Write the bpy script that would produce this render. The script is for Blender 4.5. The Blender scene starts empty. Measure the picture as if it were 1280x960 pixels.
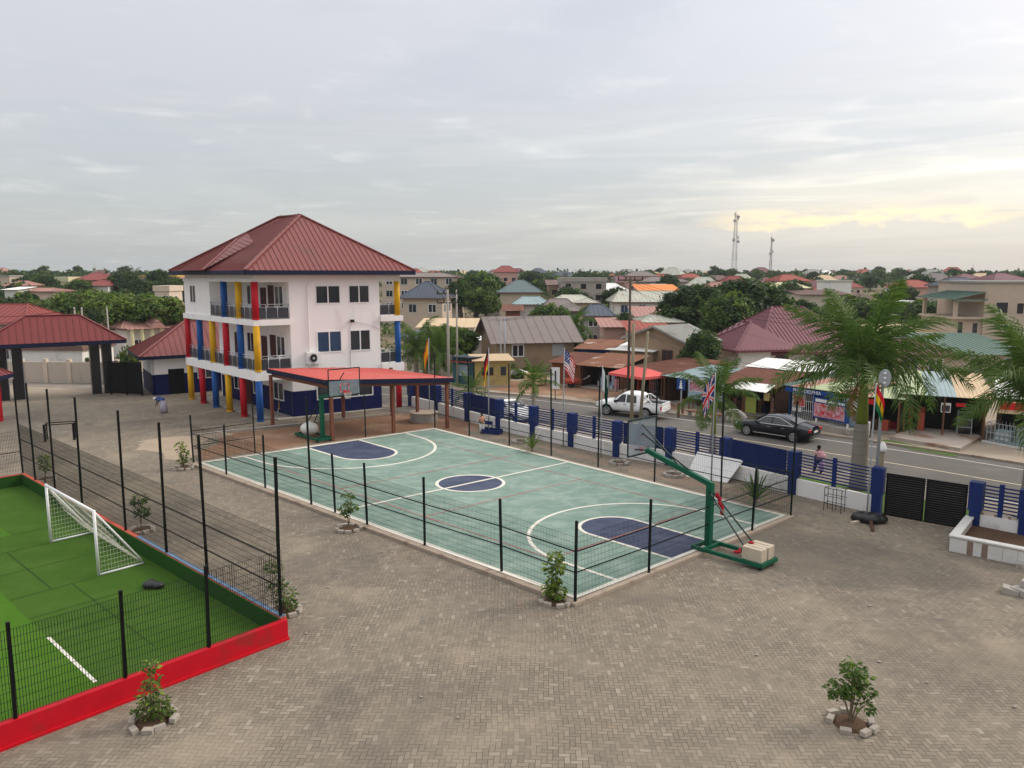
import bpy, math, random
from mathutils import Vector, Matrix
R = math.radians
SC = bpy.context.scene
COL = SC.collection
# ---------------------------------------------------------------- camera, sky, sun, exposure
H, F, HZ = 11.0, 961.0, 343.0                 # eye height (m), focal length and horizon row in the 1280x960 photo
PIT = math.atan((480 - HZ) / F)
cam = bpy.data.cameras.new('camera')
cam.sensor_width = 36.0
cam.lens = F / 1280 * 36
cam.clip_start = 0.1
cam.clip_end = 20000
camo = bpy.data.objects.new('camera', cam)
COL.objects.link(camo)
camo.location = (0, 0, H)
camo.rotation_euler = (R(90) - PIT, 0, 0)
SC.camera = camo
SC.view_settings.view_transform = 'Standard'
SC.view_settings.look = 'None'
SC.view_settings.exposure = 0.24
SC.view_settings.gamma = 1.0
SC.render.engine = 'CYCLES'
SC.cycles.max_bounces = 6
SC.cycles.transparent_max_bounces = 8
SC.cycles.volume_bounces = 0

SUN_AZ, SUN_EL = 68.0, 34.0                    # degrees clockwise from straight ahead, degrees up
sun = bpy.data.lights.new('sun', 'SUN')
sun.energy = 1.5
sun.angle = R(14)
sun.color = (1.0, 0.9, 0.78)
suno = bpy.data.objects.new('sun', sun)
COL.objects.link(suno)
sd = Vector((math.sin(R(SUN_AZ)) * math.cos(R(SUN_EL)), math.cos(R(SUN_AZ)) * math.cos(R(SUN_EL)), math.sin(R(SUN_EL))))
suno.rotation_euler = (-sd).to_track_quat('-Z', 'Y').to_euler()


class NT:
    """small helper for node trees"""
    def __init__(s, nt):
        s.nt = nt
    def n(s, t, **k):
        x = s.nt.nodes.new(t)
        for a, b in k.items():
            setattr(x, a, b)
        return x
    def l(s, a, b):
        s.nt.links.new(a, b)
    def put(s, sock, v):
        if isinstance(v, bpy.types.NodeSocket):
            s.l(v, sock)
        else:
            sock.default_value = v
    def m(s, op, a, b=None, c=None, clamp=False):
        x = s.n('ShaderNodeMath', operation=op, use_clamp=clamp)
        s.put(x.inputs[0], a)
        if b is not None: s.put(x.inputs[1], b)
        if c is not None: s.put(x.inputs[2], c)
        return x.outputs[0]
    def mix(s, f, a, b, blend='MIX'):
        x = s.n('ShaderNodeMix', data_type='RGBA', blend_type=blend)
        s.put(x.inputs[0], f)
        s.put(x.inputs[6], a if isinstance(a, bpy.types.NodeSocket) else (*a[:3], 1))
        s.put(x.inputs[7], b if isinstance(b, bpy.types.NodeSocket) else (*b[:3], 1))
        return x.outputs[2]
    def noise(s, vec, scale, detail=4, rough=.55, out=0, dist=0.0):
        x = s.n('ShaderNodeTexNoise')
        if vec is not None: s.l(vec, x.inputs['Vector'])
        x.inputs['Scale'].default_value = scale
        x.inputs['Detail'].default_value = detail
        x.inputs['Roughness'].default_value = rough
        x.inputs['Distortion'].default_value = dist
        return x.outputs[out]
    def ramp(s, f, stops, interp='LINEAR'):
        x = s.n('ShaderNodeValToRGB')
        cr = x.color_ramp
        cr.interpolation = interp
        while len(cr.elements) < len(stops): cr.elements.new(.5)
        for e, (p, c) in zip(cr.elements, stops):
            e.position = p
            e.color = (c, c, c, 1) if isinstance(c, (int, float)) else (*c[:3], 1)
        s.put(x.inputs[0], f)
        return x.outputs[0]
    def xyz(s, vec):
        x = s.n('ShaderNodeSeparateXYZ')
        s.l(vec, x.inputs[0])
        return x.outputs
    def comb(s, x, y, z):
        c = s.n('ShaderNodeCombineXYZ')
        s.put(c.inputs[0], x); s.put(c.inputs[1], y); s.put(c.inputs[2], z)
        return c.outputs[0]
    def smooth(s, v, a, b):
        x = s.n('ShaderNodeMapRange', interpolation_type='SMOOTHSTEP')
        s.put(x.inputs[0], v)
        x.inputs[1].default_value = a; x.inputs[2].default_value = b
        return x.outputs[0]


def make_world():
    w = bpy.data.worlds.new('World')
    SC.world = w
    w.use_nodes = True
    nt = w.node_tree
    nt.nodes.clear()
    t = NT(nt)
    out = t.n('ShaderNodeOutputWorld')
    sky = t.n('ShaderNodeTexSky', sky_type='NISHITA')
    sky.sun_disc = False
    sky.sun_elevation = R(SUN_EL)
    sky.sun_rotation = R(SUN_AZ)
    sky.dust_density = 3.0
    b1 = t.n('ShaderNodeBackground')
    t.l(sky.outputs[0], b1.inputs[0])
    b1.inputs[1].default_value = 0.05
    # clouds: a broken overcast deck as a function of direction
    tc = t.n('ShaderNodeTexCoord').outputs['Generated']
    x, y, z = t.xyz(tc)
    zc = t.m('MAXIMUM', z, 0.0)
    inv = t.m('DIVIDE', 1.0, t.m('ADD', zc, 0.06))
    p = t.comb(t.m('MULTIPLY', x, inv), t.m('MULTIPLY', y, inv), 0.0)
    n1 = t.noise(p, 0.55, 6, .55)
    n2 = t.noise(p, 1.7, 7, .6, dist=.4)
    deck = t.ramp(z, [(0.0, (.41, .435, .435)), (.05, (.425, .435, .43)), (.12, (.43, .425, .42)), (.22, (.495, .475, .47)), (.32, (.57, .545, .535)),
                      (.55, (1.0, .98, .97)), (1.0, (1.45, 1.42, 1.38))])
    # warm side to the right where the sun sits behind the cloud
    az = t.m('ARCTAN2', x, y)
    side = t.smooth(az, R(-18), R(38))
    warm = t.mix(t.m('MULTIPLY', side, t.smooth(z, .30, .02)), deck, (.53, .495, .455))
    # long grey bands
    f1 = t.smooth(n1, .45, .64)
    c1 = t.mix(t.m('MULTIPLY', f1, .50), warm, (.385, .40, .42))
    f2 = t.smooth(n2, .53, .72)
    c2 = t.mix(t.m('MULTIPLY', f2, .38), c1, (.76, .73, .69))
    # low streaks stretched along the horizon
    q = t.comb(t.m('MULTIPLY', az, 2.2), t.m('MULTIPLY', z, 24.0), 4.3)
    n3 = t.noise(q, 1.35, 7, .58, dist=.9)
    low = t.m('MULTIPLY', t.smooth(z, .26, .08), t.smooth(z, .0, .035))
    c3 = t.mix(t.m('MULTIPLY', t.m('MULTIPLY', t.smooth(n3, .47, .60), low), t.m('ADD', .45, t.m('MULTIPLY', side, .42))), c2, (.335, .345, .36))
    c3 = t.mix(t.m('MULTIPLY', t.m('MULTIPLY', t.smooth(n3, .46, .34), low), t.m('MULTIPLY', side, .70)), c3, (.80, .74, .65))
    # puffy cumulus bank low on the right, and the slit of yellow light above it
    q4 = t.comb(t.m('MULTIPLY', az, 9.0), t.m('MULTIPLY', z, 14.0), 3.0)
    n4 = t.noise(q4, 1.3, 6, .6)
    q5 = t.comb(t.m('MULTIPLY', az, 4.0), t.m('MULTIPLY', z, 30.0), 7.0)
    n5 = t.noise(q5, 1.2, 5, .6)
    zj = t.m('ADD', z, t.m('MULTIPLY', t.m('SUBTRACT', n4, .5), .075))
    zk = t.m('ADD', z, t.m('MULTIPLY', t.m('SUBTRACT', n5, .5), .036))
    azw = t.m('MULTIPLY', t.smooth(az, R(12), R(20)), t.smooth(az, R(36), R(27)))
    q6 = t.comb(t.m('MULTIPLY', az, 14.0), t.m('MULTIPLY', z, 60.0), 11.0)
    n6 = t.smooth(t.noise(q6, 1.0, 5, .6), .36, .60)
    slit = t.m('MULTIPLY', t.m('MULTIPLY', t.m('MULTIPLY', t.smooth(zj, .052, .062), t.smooth(zk, .078, .066)), azw), n6)
    glow = t.m('MULTIPLY', t.m('MULTIPLY', t.smooth(z, .015, .06), t.smooth(z, .16, .06)), azw)
    c4 = t.mix(t.m('MULTIPLY', glow, .36), c3, (.85, .72, .55))
    bank = t.m('MULTIPLY', t.m('MULTIPLY', t.smooth(zj, .062, .052), t.smooth(az, R(6), R(16))), .6)
    c4 = t.mix(bank, c4, (.44, .45, .46))
    c5 = t.mix(slit, c4, (1.0, .76, .40))
    b2 = t.n('ShaderNodeBackground')
    t.l(c5, b2.inputs[0])
    b2.inputs[1].default_value = 0.92
    add = t.n('ShaderNodeAddShader')
    t.l(b1.outputs[0], add.inputs[0]); t.l(b2.outputs[0], add.inputs[1])
    t.l(add.outputs[0], out.inputs[0])


make_world()


# ---------------------------------------------------------------- photo geometry: a pixel's ray meets the real ground or a depth
def at(u, v, z=0.0):
    x = (u - 640) / F; y = (v - 480) / F
    dx, dy, dz = x, math.cos(PIT) - y * math.sin(PIT), -math.sin(PIT) - y * math.cos(PIT)
    t = (z - H) / dz
    return Vector((dx * t, dy * t, z))
def dep(u, v, Y):
    x = (u - 640) / F; y = (v - 480) / F
    dx, dy, dz = x, math.cos(PIT) - y * math.sin(PIT), -math.sin(PIT) - y * math.cos(PIT)
    t = Y / dy
    return Vector((dx * t, Y, H + dz * t))
def zat(Y, v):
    return dep(640, v, Y).z
def gz(x, y):
    """height of the land: flat round the school, rising slowly towards the far town"""
    d = math.hypot(x, y)
    t = min(1, max(0, (d - 130) / 420))
    return 7.5 * t * t * (3 - 2 * t)


# ---------------------------------------------------------------- objects
def thing(name, label, cat, loc=(0, 0, 0), rz=0, group=None, kind=None):
    o = bpy.data.objects.new(name, None)
    o.empty_display_size = .2
    COL.objects.link(o)
    o.location = loc
    o.rotation_euler = (0, 0, rz)
    return tag(o, label, cat, group, kind)
def tag(o, label=None, cat=None, group=None, kind=None):
    if label: o['label'] = label
    if cat: o['category'] = cat
    if group: o['group'] = group
    if kind: o['kind'] = kind
    return o
KIDS = {}
def link(name, me, parent=None):
    o = bpy.data.objects.new(name, me)
    COL.objects.link(o)
    if parent is not None:
        o.parent = parent
        KIDS.setdefault(parent.name, []).append(o)
    return o
def dup(o, parent=None):
    c = o.copy()
    COL.objects.link(c)
    if parent is not None: c.parent = parent
    ks = KIDS.get(o.name, [])
    KIDS[c.name] = [dup(k, c) for k in ks]
    return c
def place(proto, used, loc, rz=0, scale=1, label=None, group=None):
    """first call moves the prototype itself, later calls copy it with all its parts"""
    if used[0]:
        o = dup(proto)
    else:
        o = proto; used[0] = True
    o.location = loc
    o.rotation_euler = (0, 0, rz)
    o.scale = (scale,) * 3 if isinstance(scale, (int, float)) else scale
    if label: o['label'] = label
    if group: o['group'] = group
    return o


class MB:
    def __init__(s):
        s.v = []; s.f = []; s.mi = []; s.cur = 0
    def add(s, vs, fs):
        b = len(s.v)
        s.v += [tuple(p) for p in vs]
        for f in fs:
            s.f.append(tuple(b + i for i in f)); s.mi.append(s.cur)
    def mat(s, i):
        s.cur = i
        return s
    def hexa(s, p):
        s.add(p, [(3, 2, 1, 0), (4, 5, 6, 7), (0, 1, 5, 4), (1, 2, 6, 5), (2, 3, 7, 6), (3, 0, 4, 7)])
        return s
    def box(s, c, d, rz=0, rx=0):
        M_ = Matrix.Translation(c) @ Matrix.Rotation(rz, 4, 'Z') @ Matrix.Rotation(rx, 4, 'X')
        x, y, z = d[0] / 2, d[1] / 2, d[2] / 2
        return s.hexa([M_ @ Vector(q) for q in ((-x, -y, -z), (x, -y, -z), (x, y, -z), (-x, y, -z), (-x, -y, z), (x, -y, z), (x, y, z), (-x, y, z))])
    def bar(s, a, b, w, h=None, up=(0, 0, 1)):
        """rectangular bar from a to b; w is the width, h the height"""
        a, b = Vector(a), Vector(b)
        h = w if h is None else h
        d = (b - a).normalized()
        up = Vector(up)
        if abs(d.dot(up)) > .99: up = Vector((1, 0, 0))
        r = d.cross(up).normalized() * (w / 2)
        t = r.cross(d).normalized() * (h / 2)
        return s.hexa([a - r - t, a + r - t, b + r - t, b - r - t, a - r + t, a + r + t, b + r + t, b - r + t])
    def tube(s, pts, rad, n=8, caps=True):
        pts = [Vector(p) for p in pts]
        if isinstance(rad, (int, float)): rad = [rad] * len(pts)
        vs = []; fs = []
        prev = None
        for i, p in enumerate(pts):
            d = (pts[min(i + 1, len(pts) - 1)] - pts[max(i - 1, 0)]).normalized()
            if prev is None:
                a = Vector((0, 0, 1)) if abs(d.z) < .9 else Vector((1, 0, 0))
                u = d.cross(a).normalized()
            else:
                u = (prev - d * prev.dot(d)).normalized()
            prev = u
            w = d.cross(u)
            for k in range(n):
                t = 2 * math.pi * k / n
                vs.append(p + (u * math.cos(t) + w * math.sin(t)) * rad[i])
        for i in range(len(pts) - 1):
            for k in range(n):
                a = i * n + k; b = i * n + (k + 1) % n
                fs.append((a, b, b + n, a + n))
        if caps:
            fs.append(tuple(range(n - 1, -1, -1)))
            m = (len(pts) - 1) * n
            fs.append(tuple(m + k for k in range(n)))
        s.add(vs, fs)
        return s
    def cyl(s, a, b, r0, r1=None, n=12):
        return s.tube([a, b], [r0, r0 if r1 is None else r1], n)
    def prism(s, poly, ext):
        n = len(poly)
        e = Vector(ext)
        vs = [Vector(p) for p in poly] + [Vector(p) + e for p in poly]
        s.add(vs, [tuple(range(n - 1, -1, -1)), tuple(range(n, 2 * n))] + [(i, (i + 1) % n, n + (i + 1) % n, n + i) for i in range(n)])
        return s
    def poly(s, pts):
        s.add(pts, [tuple(range(len(pts)))])
        return s
    def ball(s, c, r, nu=10, nv=7):
        c = Vector(c)
        if isinstance(r, (int, float)): r = (r, r, r)
        vs = [c + Vector((0, 0, r[2]))]
        for j in range(1, nv):
            a = math.pi * j / nv
            for i in range(nu):
                b = 2 * math.pi * i / nu
                vs.append(c + Vector((r[0] * math.sin(a) * math.cos(b), r[1] * math.sin(a) * math.sin(b), r[2] * math.cos(a))))
        vs.append(c - Vector((0, 0, r[2])))
        fs = [(0, 1 + i, 1 + (i + 1) % nu) for i in range(nu)]
        for j in range(nv - 2):
            for i in range(nu):
                a = 1 + j * nu + i; b = 1 + j * nu + (i + 1) % nu
                fs.append((a, a + nu, b + nu, b))
        L = len(vs) - 1; q = 1 + (nv - 2) * nu
        fs += [(q + i, L, q + (i + 1) % nu) for i in range(nu)]
        s.add(vs, fs)
        return s
    def build(s, name, mats, parent=None, smooth=False, recalc=False, bevel=0):
        if not isinstance(mats, (list, tuple)): mats = [mats]
        me = bpy.data.meshes.new(name)
        off = Vector((0, 0, 0))
        q = parent
        while q is not None:
            off += q.location
            q = q.parent
        me.from_pydata([tuple(Vector(p) - off) for p in s.v], [], s.f)
        for m in mats: me.materials.append(m)
        if len(mats) > 1: me.polygons.foreach_set('material_index', s.mi)
        if smooth: me.polygons.foreach_set('use_smooth', [True] * len(me.polygons))
        if recalc:
            import bmesh
            bm = bmesh.new(); bm.from_mesh(me)
            bmesh.ops.recalc_face_normals(bm, faces=bm.faces)
            bm.to_mesh(me); bm.free()
        me.update()
        o = link(name, me, parent)
        if bevel:
            b = o.modifiers.new('bevel', 'BEVEL')
            b.width = bevel; b.segments = 2; b.limit_method = 'ANGLE'
        return o


class Fr:
    """a plan frame: origin and two plan directions"""
    def __init__(s, o, ea, eb):
        s.o = Vector((o[0], o[1], 0)); s.ea = Vector((ea[0], ea[1], 0)); s.eb = Vector((eb[0], eb[1], 0))
    def p(s, a, b, z=0):
        return s.o + s.ea * a + s.eb * b + Vector((0, 0, z))
    def box(s, mb, a0, a1, b0, b1, z0, z1):
        return mb.hexa([s.p(a0, b0, z0), s.p(a1, b0, z0), s.p(a1, b1, z0), s.p(a0, b1, z0), s.p(a0, b0, z1), s.p(a1, b0, z1), s.p(a1, b1, z1), s.p(a0, b1, z1)])
def frame_between(p0, p1):
    d = Vector((p1[0] - p0[0], p1[1] - p0[1], 0))
    L = d.length
    d.normalize()
    return Fr(p0, d, (-d.y, d.x)), L


def slope(mb, pts, spacing=.6, rh=.05, rw=.06, mi=0, rmi=None):
    """a roof plane whose eave is pts[0]->pts[1], with raised ribs running up it"""
    pts = [Vector(p) for p in pts]
    mb.mat(mi); mb.poly(pts)
    e = (pts[1] - pts[0]); L = e.length; e.normalize()
    nrm = Vector((0, 0, 0))
    for i in range(1, len(pts) - 1):
        nrm += (pts[i] - pts[0]).cross(pts[i + 1] - pts[0])
    nrm.normalize()
    if nrm.z < 0: nrm = -nrm
    w = nrm.cross(e).normalized()
    if w.z < 0: w = -w
    q = [((p - pts[0]).dot(e), (p - pts[0]).dot(w)) for p in pts]
    lo = min(a for a, b in q); hi = max(a for a, b in q)
    mb.mat(mi if rmi is None else rmi)
    n = int((hi - lo) / spacing)
    for k in range(1, n + 1):
        u = lo + (k - .35) * spacing
        ys = []
        for i in range(len(q)):
            (a0, b0), (a1, b1) = q[i], q[(i + 1) % len(q)]
            if (a0 - u) * (a1 - u) < 0: ys.append(b0 + (b1 - b0) * (u - a0) / (a1 - a0))
        if len(ys) < 2 or max(ys) - min(ys) < .15: continue
        A = pts[0] + e * u + w * min(ys); B = pts[0] + e * u + w * max(ys)
        r = e * (rw / 2)
        mb.hexa([A - r, A + r, B + r, B - r, A - r + nrm * rh, A + r + nrm * rh, B + r + nrm * rh, B - r + nrm * rh])
    mb.mat(0)
def hip_roof(mb, c, ze, zr, r0, r1, spacing=.6, rh=.05, rw=.06, mi=0):
    """c: four plan corners in order; ridge r0 (near edge c3-c0) to r1 (near edge c1-c2)"""
    C = [Vector((p[0], p[1], ze)) for p in c]
    A = Vector((r0[0], r0[1], zr)); B = Vector((r1[0], r1[1], zr))
    if (A - B).length < .05:
        for i in range(4): slope(mb, [C[i], C[(i + 1) % 4], A], spacing, rh, rw, mi)
    else:
        slope(mb, [C[0], C[1], B, A], spacing, rh, rw, mi)
        slope(mb, [C[1], C[2], B], spacing, rh, rw, mi)
        slope(mb, [C[2], C[3], A, B], spacing, rh, rw, mi)
        slope(mb, [C[3], C[0], A], spacing, rh, rw, mi)
    for P, Q in ((C[0], A), (C[3], A), (C[1], B), (C[2], B), (A, B)):
        if (P - Q).length > .1: mb.bar(P + Vector((0, 0, .03)), Q + Vector((0, 0, .03)), .22, .08)
def eaves(mb, c, z, h=.28, t=.05):
    n = len(c)
    for i in range(n):
        a = Vector((c[i][0], c[i][1], z - h / 2)); b = Vector((c[(i + 1) % n][0], c[(i + 1) % n][1], z - h / 2))
        d = (b - a).normalized() * (t / 2)
        mb.bar(a + d, b - d, t, h)
    mb.poly([Vector((p[0], p[1], z - h + .02)) for p in c])
def wall(mb, p0, p1, z0, z1, th=.2, holes=()):
    """a wall along p0->p1 with rectangular holes (t0, t1, z0, z1)"""
    fr, L = frame_between(p0, p1)
    hs = sorted(holes)
    t = 0.0
    for (a, b, c, d) in hs:
        if a > t: fr.box(mb, t, a, 0, th, z0, z1)
        if c > z0: fr.box(mb, a, b, 0, th, z0, c)
        if d < z1: fr.box(mb, a, b, 0, th, d, z1)
        t = b
    if t < L: fr.box(mb, t, L, 0, th, z0, z1)
def window(parent, fr, a0, a1, z0, z1, panes=2, fm=None, gm=None, b=0.0, out=-1, fw=.07, name='window', recess=.03):
    """frame and panes against the wall plane b of frame fr; out = -1 when the street side is towards smaller b"""
    f = MB()
    B0, B1 = sorted((b, b + out * .06))
    fr.box(f, a0 - fw, a1 + fw, B0, B1, z0 - fw, z0)
    fr.box(f, a0 - fw, a1 + fw, B0, B1, z1, z1 + fw)
    fr.box(f, a0 - fw, a0, B0, B1, z0, z1)
    fr.box(f, a1, a1 + fw, B0, B1, z0, z1)
    for k in range(1, panes):
        x = a0 + (a1 - a0) * k / panes
        fr.box(f, x - fw / 2, x + fw / 2, B0, B1, z0, z1)
    w = f.build(name, fm or MT['white_frame'], parent, recalc=True)
    g = MB()
    G0, G1 = sorted((b + out * .005, b + out * recess))
    rw_ = random.Random(int(a0 * 97 + z0 * 31 + fr.o.x * 13))
    if gm is None or gm.name == 'glass':
        gm = MT[rw_.choice(('glass', 'glass', 'glass_curtain', 'glass_dim'))]
    for k in range(panes):
        fr.box(g, a0 + (a1 - a0) * k / panes + fw / 2 * (k > 0), a0 + (a1 - a0) * (k + 1) / panes - fw / 2 * (k < panes - 1), G0, G1, z0, z1)
    g.build('pane', gm or MT['glass'], w, recalc=True)
    return w
# ---------------------------------------------------------------- materials
MT = {}
def mat(name, col, rough=.8, var=.25, scale=1.5, col2=None, f2=.5, scale2=.4, metal=0.0, bump=0.0, bscale=20, stretch=None, spec=None, trans=0, alpha=None):
    """plain procedural surface: base colour with fine mottling, and wear of a second colour in patches"""
    m = bpy.data.materials.new(name)
    m.use_nodes = True
    t = NT(m.node_tree)
    b = m.node_tree.nodes['Principled BSDF']
    tc = t.n('ShaderNodeTexCoord').outputs['Object']
    if stretch:
        mp = t.n('ShaderNodeMapping'); t.l(tc, mp.inputs[0]); mp.inputs['Scale'].default_value = stretch
        tc = mp.outputs[0]
    n = t.noise(tc, scale, 5, .6)
    c = t.mix(n, tuple(x * (1 - var) for x in col), tuple(min(1, x * (1 + var)) for x in col))
    if col2:
        n2 = t.noise(tc, scale2, 6, .65)
        c = t.mix(t.m('MULTIPLY', t.smooth(n2, .62 - .25 * f2, .80 - .25 * f2), .9), c, col2)
    t.l(c, b.inputs['Base Color'])
    b.inputs['Roughness'].default_value = rough
    b.inputs['Metallic'].default_value = metal
    if spec is None: spec = .5 if rough < .42 else .16
    b.inputs['Specular IOR Level'].default_value = spec
    if trans: b.inputs['Transmission Weight'].default_value = trans
    if alpha is not None: b.inputs['Alpha'].default_value = alpha
    if bump:
        bn = t.n('ShaderNodeBump'); bn.inputs['Strength'].default_value = bump; bn.inputs['Distance'].default_value = .05
        t.l(t.noise(tc, bscale, 4), bn.inputs['Height']); t.l(bn.outputs[0], b.inputs['Normal'])
    MT[name] = m
    return m
mat('school_white', (.87, .845, .83), .75, .05, 2, (.68, .63, .59), .32, .6, bump=.1, bscale=6, stretch=(1, 1, .3))
mat('white_frame', (.78, .78, .78), .4, .05)
mat('grey_frame', (.42, .43, .44), .4, .08)
mat('white_plaster', (.70, .68, .66), .85, .1, 2, (.42, .38, .34), .3, .5)
mat('blue_dado', (.005, .009, .075), .6, .25, 1.5, (.012, .018, .07), .3, 1, spec=.2)
mat('fence_blue', (.006, .021, .115), .6, .3, 2.5, (.010, .018, .075), .3, 1.5, spec=.25)
mat('panel_blue', (.005, .015, .078), .6, .3, 2.5, spec=.2)
mat('navy', (.008, .011, .040), .6, .2, spec=.25)
mat('column_red', (.47, .008, .020), .45, .12, 2, (.36, .02, .03), .4, 1.5)
mat('column_blue', (.012, .080, .29), .45, .12, 2, (.03, .08, .22), .4, 1.5)
mat('column_yellow', (.66, .36, .012), .45, .12, 2, (.52, .30, .05), .4, 1.5)
mat('roof_maroon', (.205, .050, .044), .45, .14, .8, (.165, .052, .046), .35, .25, spec=.35)
mat('roof_crimson', (.185, .034, .032), .45, .12, .8, spec=.3)
mat('roof_wine', (.15, .038, .050), .45, .14, .8, spec=.4)
mat('roof_coral', (.56, .125, .105), .6, .1, 1.5, (.50, .13, .11), .3, .6)
mat('roof_red', (.24, .055, .048), .55, .2, 1.0, (.17, .06, .05), .4, .3)
mat('roof_orange', (.80, .25, .06), .6, .15, 1, (.60, .2, .06), .4)
mat('roof_vermilion', (.32, .08, .055), .6, .2, 1, (.22, .08, .06), .5)
mat('roof_slate', (.085, .10, .13), .55, .2, 1, (.11, .11, .12), .4)
mat('roof_teal', (.12, .16, .165), .55, .2, 1, (.09, .13, .14), .4)
mat('roof_green', (.10, .16, .13), .55, .18, 1, (.12, .17, .14), .4)
mat('roof_pale', (.46, .46, .38), .6, .15, 1, (.34, .31, .26), .4)
mat('roof_lemon', (.62, .58, .36), .6, .12, 1)
mat('roof_grey', (.29, .29, .26), .6, .15, 1, (.2, .19, .17), .4)
mat('roof_mauve', (.215, .18, .165), .6, .12, 1, (.20, .15, .14), .45, .3)
mat('roof_brown', (.16, .10, .085), .65, .2, 1, (.22, .13, .1), .4)
mat('roof_pinkish', (.38, .20, .165), .6, .2, 1, (.34, .2, .17), .5)
mat('roof_rust', (.22, .10, .06), .8, .35, 2, (.50, .40, .33), .45, .5, stretch=(1, 1, 1))
mat('roof_rust_dark', (.15, .062, .042), .85, .3, 2, (.24, .13, .09), .45, .4)
mat('roof_sheet_blue', (.27, .35, .36), .5, .15, 1.5, (.22, .27, .27), .4, .5)
mat('roof_sheet_white', (.80, .79, .76), .5, .06, 1.5, (.6, .56, .5), .2, .4)
mat('roof_sheet_green', (.42, .47, .28), .6, .15, 1.5, (.33, .34, .24), .4, .5)
mat('roof_sheet_cream', (.56, .42, .26), .6, .1, 1.5, (.56, .42, .28), .35)
mat('roof_sheet_pink', (.44, .24, .19), .6, .15, 1.5, (.34, .22, .17), .4)
mat('tarp_red', (.66, .12, .11), .7, .12, 1.5)
mat('block_tan', (.33, .235, .155), .9, .2, 3, (.24, .17, .115), .4, .6)
mat('block_grey', (.36, .32, .28), .9, .2, 2, (.24, .2, .18), .4, .6)
mat('wall_cream', (.60, .50, .40), .85, .1, 1, (.48, .40, .32), .3)
mat('wall_beige', (.52, .42, .33), .85, .1, 1, (.42, .34, .28), .3)
mat('wall_yellow', (.68, .54, .26), .85, .1, 1)
mat('wall_white', (.72, .70, .66), .85, .1, 1, (.55, .52, .48), .3)
mat('wall_ochre', (.55, .36, .09), .85, .12, 1)
mat('wall_pink', (.56, .34, .28), .85, .12, 1)
mat('wall_yard', (.50, .43, .36), .9, .12, 1.2, (.30, .25, .2), .35, .6)
mat('concrete', (.36, .33, .29), .9, .2, 3, (.25, .22, .19), .4, .8, bump=.2)
mat('kerb', (.36, .29, .225), .9, .2, 3, (.2, .14, .10), .4, 1.2)
mat('apron', (.40, .34, .29), .9, .25, 1.5, (.24, .14, .09), .55, .5)
mat('paver_block', (.36, .32, .27), .9, .2, 6, bump=.3)
mat('wood', (.16, .075, .04), .75, .3, 3)
mat('wood_dark', (.07, .035, .022), .8, .3, 3)
mat('post_brown', (.20, .075, .045), .6, .2, 2)
mat('plank_rust', (.24, .085, .04), .8, .35, 3, (.16, .07, .04), .5, 1)
mat('black_metal', (.005, .005, .006), .5, .3)
mat('post_black', (.005, .010, .010), .5, .3)
mat('gate_black', (.006, .006, .007), .55, .3)
mat('granite_black', (.014, .014, .016), .25, .3, 20)
mat('hoop_green', (.007, .095, .050), .45, .2, 3, (.02, .07, .045), .3, 2)
mat('hoop_dark', (.015, .03, .028), .45, .2)
mat('steel', (.42, .43, .45), .35, .1, metal=.6)
mat('galv', (.34, .36, .38), .5, .15)
mat('white_metal', (.80, .80, .79), .4, .05, 3, (.5, .46, .4), .1, 2)
mat('wire_black', (.012, .014, .014), .5, .1)
mat('net_white', (.62, .60, .52), .8, .1)
mat('glass', (.012, .018, .028), .06, .3, .8, spec=.7)
mat('glass_curtain', (.032, .036, .045), .1, .5, 1.2, spec=.7, stretch=(6, 6, .3))
mat('glass_dim', (.018, .022, .032), .08, .5, .9, spec=.7)
mat('glass_blue', (.03, .06, .12), .08, .3, .8, spec=.7)
mat('glass_clear', (.30, .36, .40), .15, .2, 2, alpha=.42)
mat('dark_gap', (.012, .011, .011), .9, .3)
mat('door_brown', (.07, .02, .018), .5, .2)
mat('balustrade', (.035, .038, .05), .4, .25, 3)
mat('soil', (.10, .06, .038), 1, .3, 8, bump=.5)
mat('turf_wall', (.02, .075, .010), .95, .35, 30)
mat('red_paint', (.50, .006, .016), .55, .14, 2.5, (.30, .022, .022), .42, 1.1)
mat('grass', (.075, .13, .03), 1, .35, 3, (.17, .13, .07), .4, .3)
mat('car_white', (.80, .80, .79), .25, .03)
mat('car_black', (.003, .004, .011), .10, .1, spec=.45)
mat('car_glass', (.008, .009, .011), .05, .2, spec=.8)
mat('chrome', (.60, .60, .60), .2, .05, metal=.8)
mat('tyre', (.014, .014, .014), .85, .2)
mat('alloy', (.42, .42, .43), .3, .1, metal=.7)
mat('plastic_black', (.015, .015, .016), .6, .2)
mat('lamp_red', (.55, .01, .015), .2, .1)
mat('lamp_clear', (.65, .66, .68), .15, .1)
mat('plate_white', (.75, .73, .66), .5, .05)
mat('skin', (.085, .042, .026), .6, .15, 6)
mat('hair', (.008, .007, .007), .8, .2)
mat('cloth_pink', (.72, .40, .44), .9, .12, 8)
mat('cloth_white', (.74, .72, .72), .9, .08, 8)
mat('cloth_lilac', (.40, .36, .42), .9, .12, 8)
mat('cloth_navy', (.014, .016, .045), .9, .3, 14)
mat('cloth_print', (.30, .16, .32), .9, .5, 16, (.62, .58, .60), .6, 12)
mat('cloth_blueprint', (.03, .07, .25), .9, .4, 12, (.70, .72, .75), .45, 8)
mat('cloth_red', (.33, .015, .025), .9, .15, 8)
mat('cloth_peach', (.62, .33, .22), .9, .15, 8)
mat('cloth_lime', (.24, .28, .06), .9, .15, 4)
mat('bag_black', (.007, .007, .008), .35, .3, 6, bump=.6, bscale=8)
mat('sack', (.55, .50, .48), .9, .2, 5, bump=.5, bscale=6)
mat('tank_white', (.62, .62, .56), .5, .1, 3)
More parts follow.
